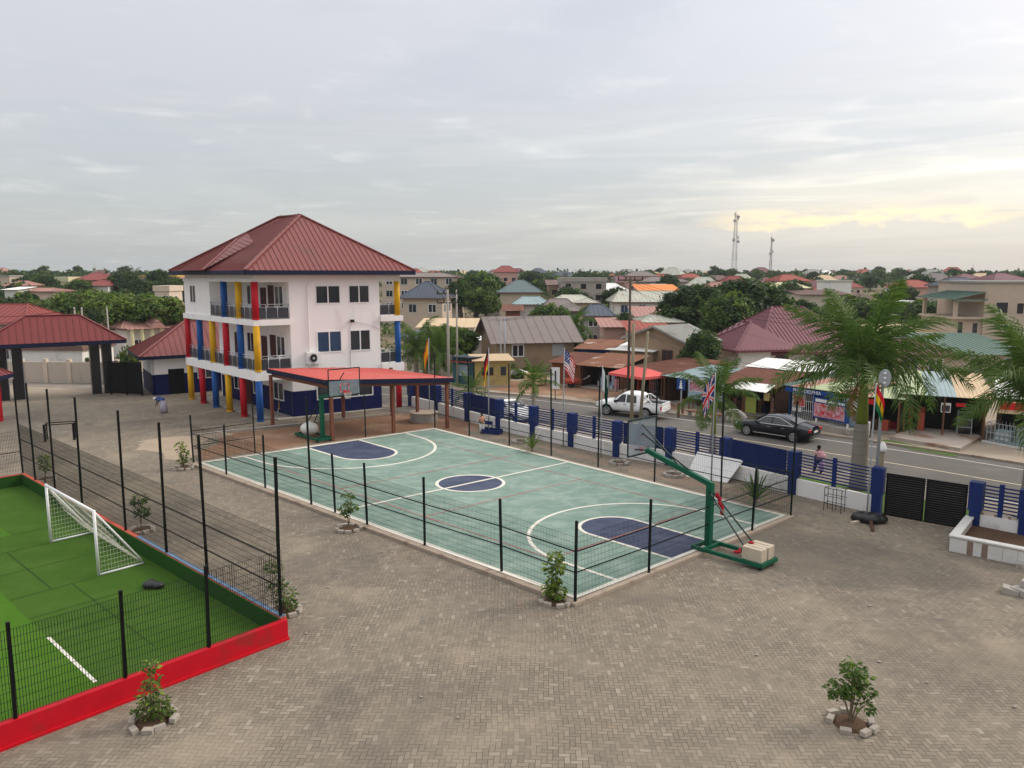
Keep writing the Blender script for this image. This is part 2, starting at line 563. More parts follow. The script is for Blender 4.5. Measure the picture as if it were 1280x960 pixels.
mat('block_cream', (.50, .43, .33), .9, .12, 4, (.38, .31, .23), .3, 1.5)
mat('sign_white', (.74, .72, .70), .6, .06, 3)
mat('sign_blue', (.015, .06, .24), .5, .1)
mat('sign_red', (.55, .02, .025), .5, .1)
mat('poster_ink', (.05, .05, .07), .6, .2)
mat('poster_red', (.55, .06, .07), .6, .25, 5, (.70, .55, .52), .5, 4)
mat('poster_mixed', (.50, .20, .24), .6, .6, 6, (.66, .60, .66), .55, 5)
mat('poster_blue', (.30, .42, .52), .6, .4, 5, (.65, .66, .68), .5, 4)
mat('teal_wood', (.05, .13, .15), .7, .25, 3, (.03, .08, .11), .4, 1)
mat('blue_wood', (.012, .05, .17), .7, .25, 3)
mat('tile_white', (.58, .57, .54), .5, .07, 6, (.5, .48, .44), .3, 1)
mat('tile_brown', (.22, .15, .12), .5, .15, 4)
mat('tile_orange', (.42, .22, .13), .5, .15, 4)
mat('rust_red', (.40, .08, .05), .8, .3, 4)
mat('yellow_paint', (.42, .33, .13), .7, .12, 3, (.3, .23, .12), .3, 1)
mat('palm_trunk', (.27, .235, .20), .9, .38, 3, (.20, .17, .14), .4, 1, stretch=(.3, .3, 6))
mat('palm_shaft', (.17, .20, .028), .55, .25, 2, stretch=(1, 1, .3))
mat('bark', (.11, .085, .06), .95, .3, 4)
mat('stem', (.17, .14, .09), .9, .2, 4)
mat('power_pole', (.25, .215, .145), .9, .2, 3, stretch=(1, 1, .2))
mat('power_pole_dark', (.085, .07, .055), .9, .2, 3)
mat('tower_red', (.27, .17, .15), .7, .1)
mat('tower_white', (.36, .35, .35), .7, .1)
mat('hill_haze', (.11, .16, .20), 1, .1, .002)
for nm, c in (('flag_red', (.60, .018, .03)), ('flag_yellow', (.75, .48, .015)), ('flag_green', (.01, .17, .055)), ('flag_darkgreen', (.008, .055, .035)), ('flag_black', (.008, .008, .008)),
              ('flag_white', (.78, .77, .77)), ('flag_blue', (.014, .03, .17)), ('flag_orange', (.72, .16, .02))):
    mat(nm, c, .85, .06, 5)
def leaf(name, col, trans=.25):
    m = bpy.data.materials.new(name)
    m.use_nodes = True
    t = NT(m.node_tree)
    b = m.node_tree.nodes['Principled BSDF']
    tc = t.n('ShaderNodeTexCoord').outputs['Object']
    n = t.noise(tc, 2.2, 3)
    rnd = t.n('ShaderNodeObjectInfo').outputs['Random']
    c = t.mix(n, tuple(x * .6 for x in col), tuple(x * 1.45 for x in col))
    c = t.mix(t.m('MULTIPLY', rnd, .35), c, (col[0] * 1.5, col[1] * 1.15, col[2] * .9))
    t.l(c, b.inputs['Base Color'])
    b.inputs['Roughness'].default_value = .55
    b.inputs['Specular IOR Level'].default_value = .16
    tr = t.n('ShaderNodeBsdfTranslucent')
    t.l(t.mix(.5, c, tuple(min(1, x * 2.0) for x in col)), tr.inputs['Color'])
    ms = t.n('ShaderNodeMixShader')
    ms.inputs[0].default_value = trans
    out = [x for x in m.node_tree.nodes if x.type == 'OUTPUT_MATERIAL'][0]
    t.l(b.outputs[0], ms.inputs[1]); t.l(tr.outputs[0], ms.inputs[2]); t.l(ms.outputs[0], out.inputs[0])
    MT[name] = m
leaf('leaf_dark', (.026, .055, .016))
leaf('leaf_mid', (.056, .108, .020))
leaf('leaf_light', (.12, .185, .028))
leaf('leaf_olive', (.10, .125, .035))
leaf('leaf_lime', (.20, .28, .04))
leaf('frond_green', (.058, .118, .020), .3)
leaf('frond_light', (.095, .15, .03), .3)
leaf('frond_dry', (.22, .12, .035), .2)


def paver_material():
    """grey-brown clay pavers laid in a herringbone, with worn, sandy and damp areas"""
    m = bpy.data.materials.new('herringbone_pavers')
    m.use_nodes = True
    t = NT(m.node_tree)
    b = m.node_tree.nodes['Principled BSDF']
    tc = t.n('ShaderNodeTexCoord').outputs['Object']
    mp = t.n('ShaderNodeMapping')
    mp.inputs['Rotation'].default_value = (0, 0, R(1.5))
    t.l(tc, mp.inputs[0])
    # slow bending of the courses so that the bond is not ruler straight
    wob = t.noise(mp.outputs[0], .25, 2, out=1)
    va = t.n('ShaderNodeVectorMath', operation='SCALE'); t.l(wob, va.inputs[0]); va.inputs['Scale'].default_value = .35
    vb = t.n('ShaderNodeVectorMath', operation='ADD'); t.l(mp.outputs[0], vb.inputs[0]); t.l(va.outputs[0], vb.inputs[1])
    X, Y, Z = t.xyz(vb.outputs[0])
    W = .135
    x = t.m('DIVIDE', X, W); y = t.m('DIVIDE', Y, W)
    i = t.m('FLOOR', x); j = t.m('FLOOR', y)
    fx = t.m('FRACT', x); fy = t.m('FRACT', y)
    k = t.m('FLOORED_MODULO', t.m('SUBTRACT', i, j), 4.0)
    hor = t.m('LESS_THAN', k, 1.5)
    k1 = t.m('COMPARE', k, 1.0, .1); k2 = t.m('COMPARE', k, 2.0, .1)
    def sel(f, a, c):
        return t.m('ADD', t.m('MULTIPLY', f, a), t.m('MULTIPLY', t.m('SUBTRACT', 1.0, f), c))
    u = sel(hor, t.m('ADD', fx, k1), t.m('ADD', fy, k2))
    v = sel(hor, fy, fx)
    idx = sel(hor, t.m('SUBTRACT', i, k1), i)
    idy = sel(hor, j, t.m('SUBTRACT', j, k2))
    ed = t.m('MINIMUM', t.m('MINIMUM', u, t.m('SUBTRACT', 2.0, u)), t.m('MINIMUM', v, t.m('SUBTRACT', 1.0, v)))
    joint = t.smooth(ed, .015, .085)
    wn = t.n('ShaderNodeTexWhiteNoise', noise_dimensions='3D')
    t.l(t.comb(idx, idy, hor), wn.inputs['Vector'])
    r = wn.outputs['Value']
    c = t.ramp(r, [(0, (.18, .152, .118)), (.3, (.205, .175, .135)), (.7, (.225, .19, .146)), (.95, (.25, .213, .165)), (1, (.30, .26, .205))])
    c = t.mix(t.m('MULTIPLY', hor, .10), c, (.21, .175, .135))
    big = t.noise(tc, .22, 6, .62)
    c = t.mix(t.m('MULTIPLY', t.smooth(big, .50, .66), .65), c, (.30, .25, .18))      # trodden sand
    big2 = t.noise(tc, .11, 5, .6, dist=.5)
    c = t.mix(t.m('MULTIPLY', t.smooth(big2, .50, .64), .55), c, (.11, .095, .08))     # old damp stains
    st = t.noise(tc, .42, 4, .55, dist=1.2)
    c = t.mix(t.m('MULTIPLY', t.smooth(st, .66, .74), .55), c, (.095, .092, .088))      # oil and water marks
    st2 = t.noise(tc, .33, 5, .6, dist=.8)
    c = t.mix(t.m('MULTIPLY', t.smooth(st2, .62, .72), .45), c, (.30, .21, .135))       # rusty earth trodden in
    mid = t.noise(tc, 1.4, 5, .65)
    c = t.mix(t.m('MULTIPLY', t.smooth(mid, .56, .74), .35), c, (.20, .17, .14))
    c = t.mix(t.m('MULTIPLY', t.smooth(mid, .42, .28), .30), c, (.31, .262, .205))
    fil = t.noise(tc, .55, 5, .62, dist=.4)
    sand = t.m('MAXIMUM', t.smooth(big, .50, .64), t.smooth(fil, .44, .60))
    c = t.mix(t.m('MULTIPLY', t.m('SUBTRACT', 1.0, joint), t.m('SUBTRACT', .80, t.m('MULTIPLY', sand, .62))), c, (.062, .050, .040))
    t.l(c, b.inputs['Base Color'])
    b.inputs['Roughness'].default_value = .88
    b.inputs['Specular IOR Level'].default_value = .15
    bn = t.n('ShaderNodeBump'); bn.inputs['Strength'].default_value = .6; bn.inputs['Distance'].default_value = .012
    t.l(t.m('ADD', joint, t.m('MULTIPLY', r, .5)), bn.inputs['Height']); t.l(bn.outputs[0], b.inputs['Normal'])
    MT['pavers'] = m
paver_material()


def court_material(name, col, pale, dark):
    m = bpy.data.materials.new(name)
    m.use_nodes = True
    t = NT(m.node_tree)
    b = m.node_tree.nodes['Principled BSDF']
    tc = t.n('ShaderNodeTexCoord').outputs['Object']
    mp = t.n('ShaderNodeMapping'); mp.inputs['Rotation'].default_value = (0, 0, R(-36)); mp.inputs['Scale'].default_value = (.9, 1.35, 1)
    t.l(tc, mp.inputs[0])
    n1 = t.noise(mp.outputs[0], .85, 9, .74, dist=.3)
    n2 = t.noise(tc, .3, 4, .6)
    n3 = t.noise(tc, 3.5, 6, .7)
    c = t.mix(t.smooth(n1, .40, .66), col, pale)
    c = t.mix(t.m('MULTIPLY', t.smooth(n3, .56, .72), .45), c, pale)
    c = t.mix(t.m('MULTIPLY', t.smooth(n2, .50, .68), .30), c, dark)
    c = t.mix(t.m('MULTIPLY', t.smooth(n3, .44, .28), .35), c, dark)
    t.l(c, b.inputs['Base Color'])
    b.inputs['Roughness'].default_value = .7
    b.inputs['Specular IOR Level'].default_value = .2
    MT[name] = m
court_material('court_green', (.165, .250, .205), (.265, .345, .290), (.135, .205, .17))
court_material('court_blue', (.042, .054, .098), (.075, .09, .14), (.035, .045, .085))
court_material('court_white', (.66, .63, .54), (.72, .70, .62), (.55, .50, .42))
court_material('court_red', (.36, .13, .12), (.30, .27, .23), (.26, .18, .15))
mat('dirt', (.25, .19, .14), 1, .2, 1.2, (.32, .26, .20), .5, .35, bump=.3, bscale=6)
mat('sand', (.36, .285, .21), 1, .15, 1.5, (.30, .24, .18), .4, .6, bump=.3, bscale=6)
mat('dirt_red', (.25, .145, .09), 1, .25, 1.0, (.34, .235, .16), .5, .3, bump=.3, bscale=5)
mat('dirt_street', (.30, .245, .185), 1, .15, 1, (.36, .31, .25), .5, .3)
mat('land', (.17, .135, .085), 1, .3, .12, (.06, .085, .03), .6, .05)
mat('asphalt', (.125, .115, .105), .9, .14, 1.2, (.165, .15, .135), .5, .18, bump=.15, bscale=60)
mat('shoulder', (.26, .225, .19), .95, .2, 1.2, (.2, .17, .14), .5, .4)
mat('road_paint', (.60, .57, .50), .8, .15, 4, (.3, .27, .24), .3, 2)
mat('road_paint_yellow', (.58, .50, .34), .8, .15, 4, (.3, .26, .2), .35, 2)


def turf_material(name, a, c2):
    m = bpy.data.materials.new(name)
    m.use_nodes = True
    t = NT(m.node_tree)
    b = m.node_tree.nodes['Principled BSDF']
    tc = t.n('ShaderNodeTexCoord').outputs['Object']
    n1 = t.noise(tc, 45, 3, .7); n2 = t.noise(tc, .7, 4, .6)
    c = t.mix(n1, tuple(x * .5 for x in a), tuple(x * 1.5 for x in a))
    c = t.mix(t.smooth(n2, .42, .68), c, c2)
    t.l(c, b.inputs['Base Color'])
    b.inputs['Roughness'].default_value = .9
    b.inputs['Specular IOR Level'].default_value = .1
    bn = t.n('ShaderNodeBump'); bn.inputs['Strength'].default_value = .7; bn.inputs['Distance'].default_value = .02
    t.l(n1, bn.inputs['Height']); t.l(bn.outputs[0], b.inputs['Normal'])
    MT[name] = m
turf_material('turf_deep', (.048, .108, .012), (.062, .125, .018))
turf_material('turf_bright', (.056, .142, .010), (.070, .155, .016))
# ---------------------------------------------------------------- the land, roads and paving
def smooth_line(pts, it=3):
    pts = [Vector((p[0], p[1], 0)) for p in pts]
    for _ in range(it):
        q = [pts[0]]
        for a, b in zip(pts, pts[1:]):
            q += [a * .75 + b * .25, a * .25 + b * .75]
        q.append(pts[-1])
        pts = q
    return pts
def offset_line(pts, o):
    """o > 0 is to the right-hand far side (away from the school)"""
    r = []
    for i, p in enumerate(pts):
        d = (pts[min(i + 1, len(pts) - 1)] - pts[max(i - 1, 0)]).normalized()
        r.append(p + Vector((-d.y, d.x, 0)) * o)
    return r
def ribbon(mb, pts, o0, o1, z):
    a = offset_line(pts, o0); b = offset_line(pts, o1)
    vs = []; fs = []
    for p, q in zip(a, b): vs += [p + Vector((0, 0, z)), q + Vector((0, 0, z))]
    for i in range(len(a) - 1): fs.append((2 * i, 2 * i + 1, 2 * i + 3, 2 * i + 2))
    mb.add(vs, fs)
def structure(mb, name, m, **k):
    o = mb.build(name, m, **k)
    o['kind'] = 'structure'
    return o
random.seed(7)

mb = MB()
rings = [0.5, 30, 60, 90, 120, 150, 180, 210, 240, 280, 320, 370, 430, 500, 580, 680, 800, 1000, 1300, 1700, 2300, 3200, 4500, 6500, 9500]
NA = 120
vs = []
for r in rings:
    for k in range(NA):
        a = 2 * math.pi * k / NA
        x, y = r * math.sin(a), r * math.cos(a)
        vs.append((x, y, gz(x, y) - .05))
fs = [tuple(range(NA))]
for i in range(len(rings) - 1):
    for k in range(NA):
        a = i * NA + k; b = i * NA + (k + 1) % NA
        fs.append((a, b, b + NA, a + NA))
mb.add(vs, fs)
structure(mb, 'ground', MT['land'])

# distant hills on the left
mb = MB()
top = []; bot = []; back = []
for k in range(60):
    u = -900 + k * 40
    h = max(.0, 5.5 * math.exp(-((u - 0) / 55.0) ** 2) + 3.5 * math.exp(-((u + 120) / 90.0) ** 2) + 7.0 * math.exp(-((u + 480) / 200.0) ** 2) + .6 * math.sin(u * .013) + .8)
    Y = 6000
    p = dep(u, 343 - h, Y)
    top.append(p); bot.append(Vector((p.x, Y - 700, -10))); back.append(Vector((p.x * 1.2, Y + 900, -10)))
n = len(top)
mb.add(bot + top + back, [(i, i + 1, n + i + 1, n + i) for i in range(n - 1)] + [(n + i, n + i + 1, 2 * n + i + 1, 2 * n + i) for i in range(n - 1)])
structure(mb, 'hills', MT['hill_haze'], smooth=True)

ROAD = smooth_line([(-75, 88), (-45, 82), (-20, 74.5), (-6.4, 67.6), (.9, 63.6), (11.3, 54.4), (21.94, 44.72), (26.94, 39.29), (40, 25.1), (70, -7)])
mb = MB(); ribbon(mb, ROAD, 4.6, 40, -.012); structure(mb, 'roadside_ground', MT['dirt_street'])
mb = MB(); ribbon(mb, ROAD, -4.8, 5.1, .0); structure(mb, 'road', MT['asphalt'])
mb = MB(); ribbon(mb, ROAD, -6.6, -4.4, .004); structure(mb, 'road_shoulder', MT['shoulder'])
mb = MB(); ribbon(mb, ROAD, -.06, .06, .004); structure(mb, 'road_centre_line', MT['road_paint_yellow'])
mb = MB(); ribbon(mb, ROAD, 3.75, 3.86, .004); structure(mb, 'road_edge_line', MT['road_paint'])
mb = MB(); ribbon(mb, ROAD, -4.05, -3.94, .0045); structure(mb, 'road_edge_line', MT['road_paint'])
mb = MB()
ka, kb = offset_line(ROAD, 5.1), offset_line(ROAD, 5.32)
for i in range(len(ka) - 1):
    z = Vector((0, 0, .13))
    mb.hexa([ka[i], kb[i], kb[i + 1], ka[i + 1], ka[i] + z, kb[i] + z, kb[i + 1] + z, ka[i + 1] + z])
structure(mb, 'road_kerb', MT['kerb'])

# school yard
FENCE_PX = [(514, 507), (547, 515.5), (585, 526.5), (624, 537), (667, 547.5), (715, 558), (771, 570.5), (837, 581), (906, 596), (991, 617), (1095, 642), (1217, 664), (1279, 676.5), (1400, 700)]
PILLARS = [at(u, v) for u, v in FENCE_PX]
yard = [at(503, 510)] + PILLARS + [Vector((30, 18, 0)), Vector((44, 2, 0)), Vector((44, -14, 0)), Vector((-40, -14, 0)), Vector((-75, 20, 0)), Vector((-62, 58, 0)), Vector((-45, 66.7, 0)), Vector((-38.2, 71.4, 0)), Vector((-32, 70.5, 0)), Vector((-22, 76, 0)), Vector((-12, 67, 0))]
mb = MB(); mb.poly(yard); structure(mb, 'school_yard', MT['pavers'])
mb = MB(); mb.poly([Vector((p[0], p[1], -.008)) for p in [(-62, 58), (-45, 66.7), (-38.2, 71.4), (-32, 70.5), (-30, 84), (-75, 84), (-110, 60)]]); structure(mb, 'dirt_street', MT['dirt_street'])
mb = MB(); ribbon(mb, PILLARS, .25, 3.9, -.004)
o = structure(mb, 'verge', MT['grass'])

# bare reddish earth between the court and the canopy
def blob(pts, z, m, name, seed=3, amp=.35):
    rr = random.Random(seed)
    pts = [Vector((p[0], p[1], 0)) for p in pts]
    out = []
    for i, p in enumerate(pts):
        q = pts[(i + 1) % len(pts)]
        n = max(2, int((q - p).length / .6))
        for k in range(n):
            w = p.lerp(q, k / n)
            out.append(Vector((w.x + rr.uniform(-amp, amp), w.y + rr.uniform(-amp, amp), z)))
    mb = MB(); mb.poly(out)
    return structure(mb, name, m)
blob([at(292, 541), at(246, 566), at(253, 575), at(400, 553), at(540, 535), at(585, 545), at(600, 532), at(560, 522), at(500, 517), at(425, 526), at(345, 536)], .004, MT['dirt_red'], 'bare_earth', 3, .3)
blob([at(166, 553), at(232, 544), at(290, 541), at(262, 552), at(243, 560), at(238, 580), at(205, 572)], .007, MT['sand'], 'sand_patch', 5, .5)
blob([at(575, 535), at(700, 566), at(790, 590), at(900, 616), at(960, 628), at(985, 632), at(990, 622), at(905, 603), at(836, 588), at(770, 576), at(667, 553), at(625, 541)], .005, MT['dirt'], 'sand_patch', 8, .25)

# ---------------------------------------------------------------- basketball court
def homography(src, dst):
    import numpy as np
    A = []
    for (x, y), (X, Y) in zip(src, dst):
        A.append([x, y, 1, 0, 0, 0, -X * x, -X * y, -X]); A.append([0, 0, 0, x, y, 1, -Y * x, -Y * y, -Y])
    return np.linalg.svd(np.array(A, float))[2][-1].reshape(3, 3)
ZC = .12
cc = [at(251, 578.6, ZC), at(542.5, 536, ZC), at(979.6, 644.5, ZC), at(719, 747, ZC)]
HM = homography([(0, 0), (0, 15), (28, 15), (28, 0)], [(p.x, p.y) for p in cc])
def ct(s, t, z=ZC):
    w = HM[2][0] * s + HM[2][1] * t + HM[2][2]
    return Vector(((HM[0][0] * s + HM[0][1] * t + HM[0][2]) / w, (HM[1][0] * s + HM[1][1] * t + HM[1][2]) / w, z))
mb = MB()
e = .42
cor = [ct(-e, -e), ct(-e, 15 + e * .7), ct(28 + e, 15 + e), ct(28 + e, -e)]
lo = [Vector((p.x, p.y, 0)) for p in cor]
mb.hexa(lo + [Vector((p.x, p.y, ZC - .006)) for p in cor])
court = structure(mb, 'court_slab', MT['kerb'])
mb = MB()
mb.poly([ct(0, 0, ZC - .002), ct(28, 0, ZC - .002), ct(28, 15, ZC - .002), ct(0, 15, ZC - .002)])
mb.build('court_surface', MT['court_green'], court)
def arc(c, r, a0, a1, n=40):
    return [(c[0] + r * math.cos(R(a0 + (a1 - a0) * k / n)), c[1] + r * math.sin(R(a0 + (a1 - a0) * k / n))) for k in range(n + 1)]
def fill(pts, z, m, name):
    mb = MB(); mb.poly([ct(s, t, z) for s, t in pts]); return mb.build(name, m, court)
def strip(pts, w, z, m, name, closed=False):
    mb = MB()
    P = [Vector((s, t, 0)) for s, t in pts]
    n = len(P); a = []; b = []
    for i, p in enumerate(P):
        if closed: d = P[(i + 1) % n] - P[(i - 1) % n]
        else: d = P[min(i + 1, n - 1)] - P[max(i - 1, 0)]
        d.normalize()
        o = Vector((-d.y, d.x, 0)) * (w / 2)
        a.append(ct(p.x + o.x, p.y + o.y, z)); b.append(ct(p.x - o.x, p.y - o.y, z))
    for i in range(n if closed else n - 1):
        j = (i + 1) % n
        mb.poly([a[i], b[i], b[j], a[j]])
    return mb.build(name, m, court)
W_, B_, R_ = MT['court_white'], MT['court_blue'], MT['court_red']
fill(arc((12.7, 7.7), 1.72, 0, 360, 48)[:-1], ZC + .002, B_, 'centre_circle')
keyN = [(28, 8.95), (28, 5.85)] + arc((23.2, 7.42), 1.58, 270, 90, 24)
keyF = [(0, 5.94), (0, 9.37)] + arc((3.35, 7.65), 1.7, 90, -90, 24)
fill(keyN, ZC + .002, B_, 'painted_key'); fill(keyF, ZC + .002, B_, 'painted_key')
z = ZC + .005
strip([(24.3, 2.33), (24.3, 12.6)], .10, z, R_, 'red_line'); strip([(16, 2.33), (16, 12.6)], .10, z, R_, 'red_line')
strip([(9.3, 2.33), (9.3, 13.6)], .10, z, R_, 'red_line'); strip([(2, 2.33), (24.3, 2.33)], .09, z, R_, 'red_line'); strip([(2, 12.6), (24.3, 12.6)], .09, z, R_, 'red_line')
z = ZC + .008
LW = .17
strip([(28, 5.85)] + arc((23.2, 7.42), 1.58, 270, 90, 24) + [(28, 8.95)], LW, z, W_, 'key_line')
strip([(0, 5.94)] + arc((3.35, 7.65), 1.7, -90, 90, 24) + [(0, 9.37)], LW, z, W_, 'key_line')
strip([(28, 2.4)] + arc((24.9, 7.5), 5.1, 270, 90, 40) + [(28, 12.6)], LW, z, W_, 'three_point_line')
strip([(0, 2.3)] + arc((1.5, 7.5), 5.15, -90, 90, 40) + [(0, 12.75)], LW, z, W_, 'three_point_line')
strip(arc((12.7, 7.7), 1.72, 0, 360, 48)[:-1], LW, z, W_, 'centre_circle_line', True)
z = ZC + .011
strip([(12.7, 0), (12.7, 15)], LW, z, W_, 'halfway_line')
for a, b in (((0, 0), (28, 0)), ((28, 0), (28, 15)), ((28, 15), (0, 15)), ((0, 15), (0, 0))):
    z += .002
    dx, dy = (b[0] - a[0]), (b[1] - a[1]); L = math.hypot(dx, dy)
    strip([(a[0] - dx / L * .1, a[1] - dy / L * .1), (b[0] + dx / L * .1, b[1] + dy / L * .1)], .24, z, W_, 'boundary_line')

# ---------------------------------------------------------------- mesh fences
def wires(mb, p0, p1, z0, z1, dx=.07, dz=.2, r=.0034):
    p0, p1 = Vector((p0[0], p0[1], 0)), Vector((p1[0], p1[1], 0))
    L = (p1 - p0).length
    n = max(1, int(L / dx))
    for k in range(n + 1):
        p = p0.lerp(p1, k / n)
        mb.bar(p + Vector((0, 0, z0)), p + Vector((0, 0, z1)), r * 2)
    m = max(1, int((z1 - z0) / dz))
    for k in range(m + 1):
        z = z0 + (z1 - z0) * k / m
        mb.bar(p0 + Vector((0, 0, z)), p1 + Vector((0, 0, z)), r * 2)
def mesh_fence(root, bases, heights, zb, m0, m1, rails, dx=.07, dz=.2, r=.0034, pw=.075, skip=(), pm='post_black'):
    for p, h in zip(bases, heights):
        if h <= 0: continue
        mb = MB()
        q = Vector((p.x, p.y, zb))
        lean = Vector((random.uniform(-.07, .07), random.uniform(-.05, .05), 0))
        mb.bar(q, q + Vector((0, 0, h)) + lean, pw, pw, (1, 1, 0))
        mb.build('post', MT[pm], root)
    for i in range(len(bases) - 1):
        if i in skip: continue
        a, b = bases[i], bases[i + 1]
        mb = MB(); wires(mb, a, b, m0, m1, dx, dz, r); mb.build('mesh_panel', MT['wire_black'], root)
        mb = MB()
        for z in rails: mb.bar(Vector((a.x, a.y, z)), Vector((b.x, b.y, z)), .035)
        mb.build('rail', MT[pm], root)
PX = lambda L, z=0: [at(u, v, z) for u, v in L]
f = thing('mesh_fence', 'dark green mesh fence with short posts along the near long side of the court', 'fence', at(480, 662), group='mesh fences round the basketball court')
mesh_fence(f, PX([(241.9, 578.6), (283, 593), (331.6, 610), (389.2, 630.8), (419, 641), (459, 656), (531, 682), (627, 715), (719, 752)], .1), [2.85, 2.8, 2.8, 5.2, 2.8, 2.8, 2.85, 2.8, 2.8], .1, .2, 2.35, (1.12, 1.85))
f = thing('mesh_fence', 'dark green mesh fence on the court end by the hoop with the concrete block', 'fence', at(850, 700), group='mesh fences round the basketball court')
mesh_fence(f, PX([(719, 752), (811, 716), (940, 663.5), (988.4, 644.4)], .1), [0, 2.8, 2.8, 0], .1, .2, 2.35, (1.12, 1.85))
f = thing('mesh_fence', 'tall thin posts with sparse wires on the road side of the court', 'fence', at(760, 588), group='mesh fences round the basketball court')
BC = PX([(543.6, 535), (586.7, 545.4), (636.6, 557), (689, 569.7), (747.5, 584.5), (818, 602.5), (901, 623), (988.4, 644.4)], .1)
mesh_fence(f, BC, [5.3] * 8, .1, .2, 2.0, (1.2, 2.1), dx=.11, dz=.4, r=.0022, pw=.065)
f = thing('mesh_fence', 'open mesh fence on the far court end beside the red earth', 'fence', at(390, 556), group='mesh fences round the basketball court')
mesh_fence(f, PX([(241.9, 578.6), (318.8, 566.3), (457, 546.8), (543.6, 535)], .1), [0, 3.2, 2.9, 0], .1, .2, 2.2, (1.1, 2.0), dx=.09, dz=.25, r=.0026, skip=(1, 2), pw=.06)
mb = MB()
for a, b in (((243, 552), (318, 543.5)), ((318, 543.5), (402, 534.5)), ((402, 534.5), (490, 524))):
    mb.bar(at(*a) + Vector((0, 0, .5)), at(*b) + Vector((0, 0, .5)), .05)
for p in ((243, 552), (318, 543.5), (402, 534.5), (490, 524)): mb.bar(at(*p), at(*p) + Vector((0, 0, .52)), .06)
tag(mb.build('pipe_barrier', MT['sack']), 'low pale pipe barrier along the edge of the red earth by the canopy', 'barrier')

# ---------------------------------------------------------------- artificial turf pitch
K = Vector((-6.90, 22.19, 0))
d1 = Vector((-.737, .676, 0)).normalized(); d2 = Vector((-d1.y, d1.x, 0))
TF = Fr(K, d1, d2)
LA, LB = 25.6, 30.0
mb = MB(); mb.poly([TF.p(.1, .1, .012), TF.p(LA, .1, .012), TF.p(LA, LB, .012), TF.p(.1, LB, .012)])
turf = structure(mb, 'artificial_turf', MT['turf_deep'])
def tpatch(a0, a1, b0, b1, z, m, name):
    mb = MB(); mb.poly([TF.p(a0, b0, z), TF.p(a1, b0, z), TF.p(a1, b1, z), TF.p(a0, b1, z)]); return mb.build(name, MT[m], turf)
tpatch(.25, 14.6, 4.95, LB, .017, 'turf_bright', 'bright_turf_strip'); tpatch(16.9, LA - .2, 2.9, LB, .017, 'turf_bright', 'bright_turf_strip')
tpatch(1.5, 5.35, 4.88, 4.98, .021, 'court_white', 'white_pitch_line')
mat('turf_seam', (.030, .068, .009), .95, .3)
for s_ in ((5.32, 5.38, 1.9, 4.88), (9.3, 9.36, 2.2, 4.9), (14.6, 14.66, .3, 9), (2.4, 9.3, 2.95, 3.0), (9.36, 14.6, 3.6, 3.66), (7.2, 7.25, 2.2, 4.9), (12.0, 12.05, .3, 7), (16.86, 16.9, .3, 2.9)):
    tpatch(*s_, .020, 'turf_seam', 'turf_seam')
WH = .60
mb = MB()
TF.box(mb, -.11, .11, .0, LB, 0, WH); mb.mat(0)
TF.box(mb, -.19, -.11, 0, LB, 0, .07)
w = mb.build('pitch_wall', [MT['red_paint']])
tag(w, 'low bright red wall along the front of the green pitch', 'wall', 'low walls of the pitch')
mb = MB(); TF.box(mb, .112, .15, .12, LB, .012, WH - .03); mb.build('turf_lining', MT['turf_wall'], w)
mb = MB()
for b in (4.1, 11.1, 17): TF.box(mb, -.113, -.10, b, b + .16, .1, .2)
mb.build('drain_hole', MT['dark_gap'], w)
mb = MB(); TF.box(mb, .115, LA + .1, -.11, .09, 0, WH)
w = mb.build('pitch_wall', MT['rust_red'])
tag(w, 'low wall lined with green turf behind the white goal', 'wall', 'low walls of the pitch')
mb = MB(); TF.box(mb, .15, LA - .1, .092, .135, .012, WH - .01); mb.build('turf_lining', MT['turf_wall'], w)
mb = MB(); TF.box(mb, .2, 11, -.113, .05, WH, WH + .025); mat('coping_blue', (.12, .19, .28), .7, .3, 3); mb.build('coping', MT['coping_blue'], w)
mb = MB(); TF.box(mb, LA - .1, LA + .1, .10, LB, 0, WH)
w = mb.build('pitch_wall', MT['red_paint'])
tag(w, 'low turf lined wall across the far end of the green pitch', 'wall', 'low walls of the pitch')
mb = MB(); TF.box(mb, LA - .15, LA - .103, .14, LB, .012, WH - .01); mb.build('turf_lining', MT['turf_wall'], w)
# tall fence on the wall behind the goal
SIDE = [(353, 769.5), (271, 716), (220, 688), (169, 660), (123, 628.5), (84, 611), (56, 598), (30, 591)]
sa = [(at(u, v, WH) - K).dot(d1) for u, v in SIDE]
f = thing('mesh_fence', 'very tall black posts and mesh on the wall behind the white goal', 'fence', TF.p(12, 0, WH), group='mesh fences of the pitch')
mesh_fence(f, [TF.p(a, .0) for a in sa], [5.0] * 8, WH, WH + .08, 3.25, (1.55, 2.45), dx=.07, dz=.2, r=.0038, pw=.078, pm='black_metal')
FRONT = [(254, 804), (151.6, 843), (14, 891)]
fb = [(at(u, v, WH) - K).dot(d2) for u, v in FRONT]
fb = fb + [fb[-1] + 4, fb[-1] + 8]
f = thing('mesh_fence', 'black mesh fence with short posts on the bright red wall', 'fence', TF.p(0, 6, WH), group='mesh fences of the pitch')
mesh_fence(f, [TF.p(.0, b) for b in [.05] + fb], [0] + [2.4] * 5, WH, WH + .04, WH + 2.2, (), dx=.065, dz=.2, r=.0045, pw=.08, pm='black_metal')
f = thing('mesh_fence', 'black mesh fence across the far end of the green pitch', 'fence', TF.p(LA, 4, WH), group='mesh fences of the pitch')
mesh_fence(f, [TF.p(LA, b) for b in (.0, 3.2, 6.4)], [0, 5, 5], WH, WH + .05, 2.9, (1.8,), dx=.07, dz=.2, r=.0038, pw=.078, pm='black_metal')
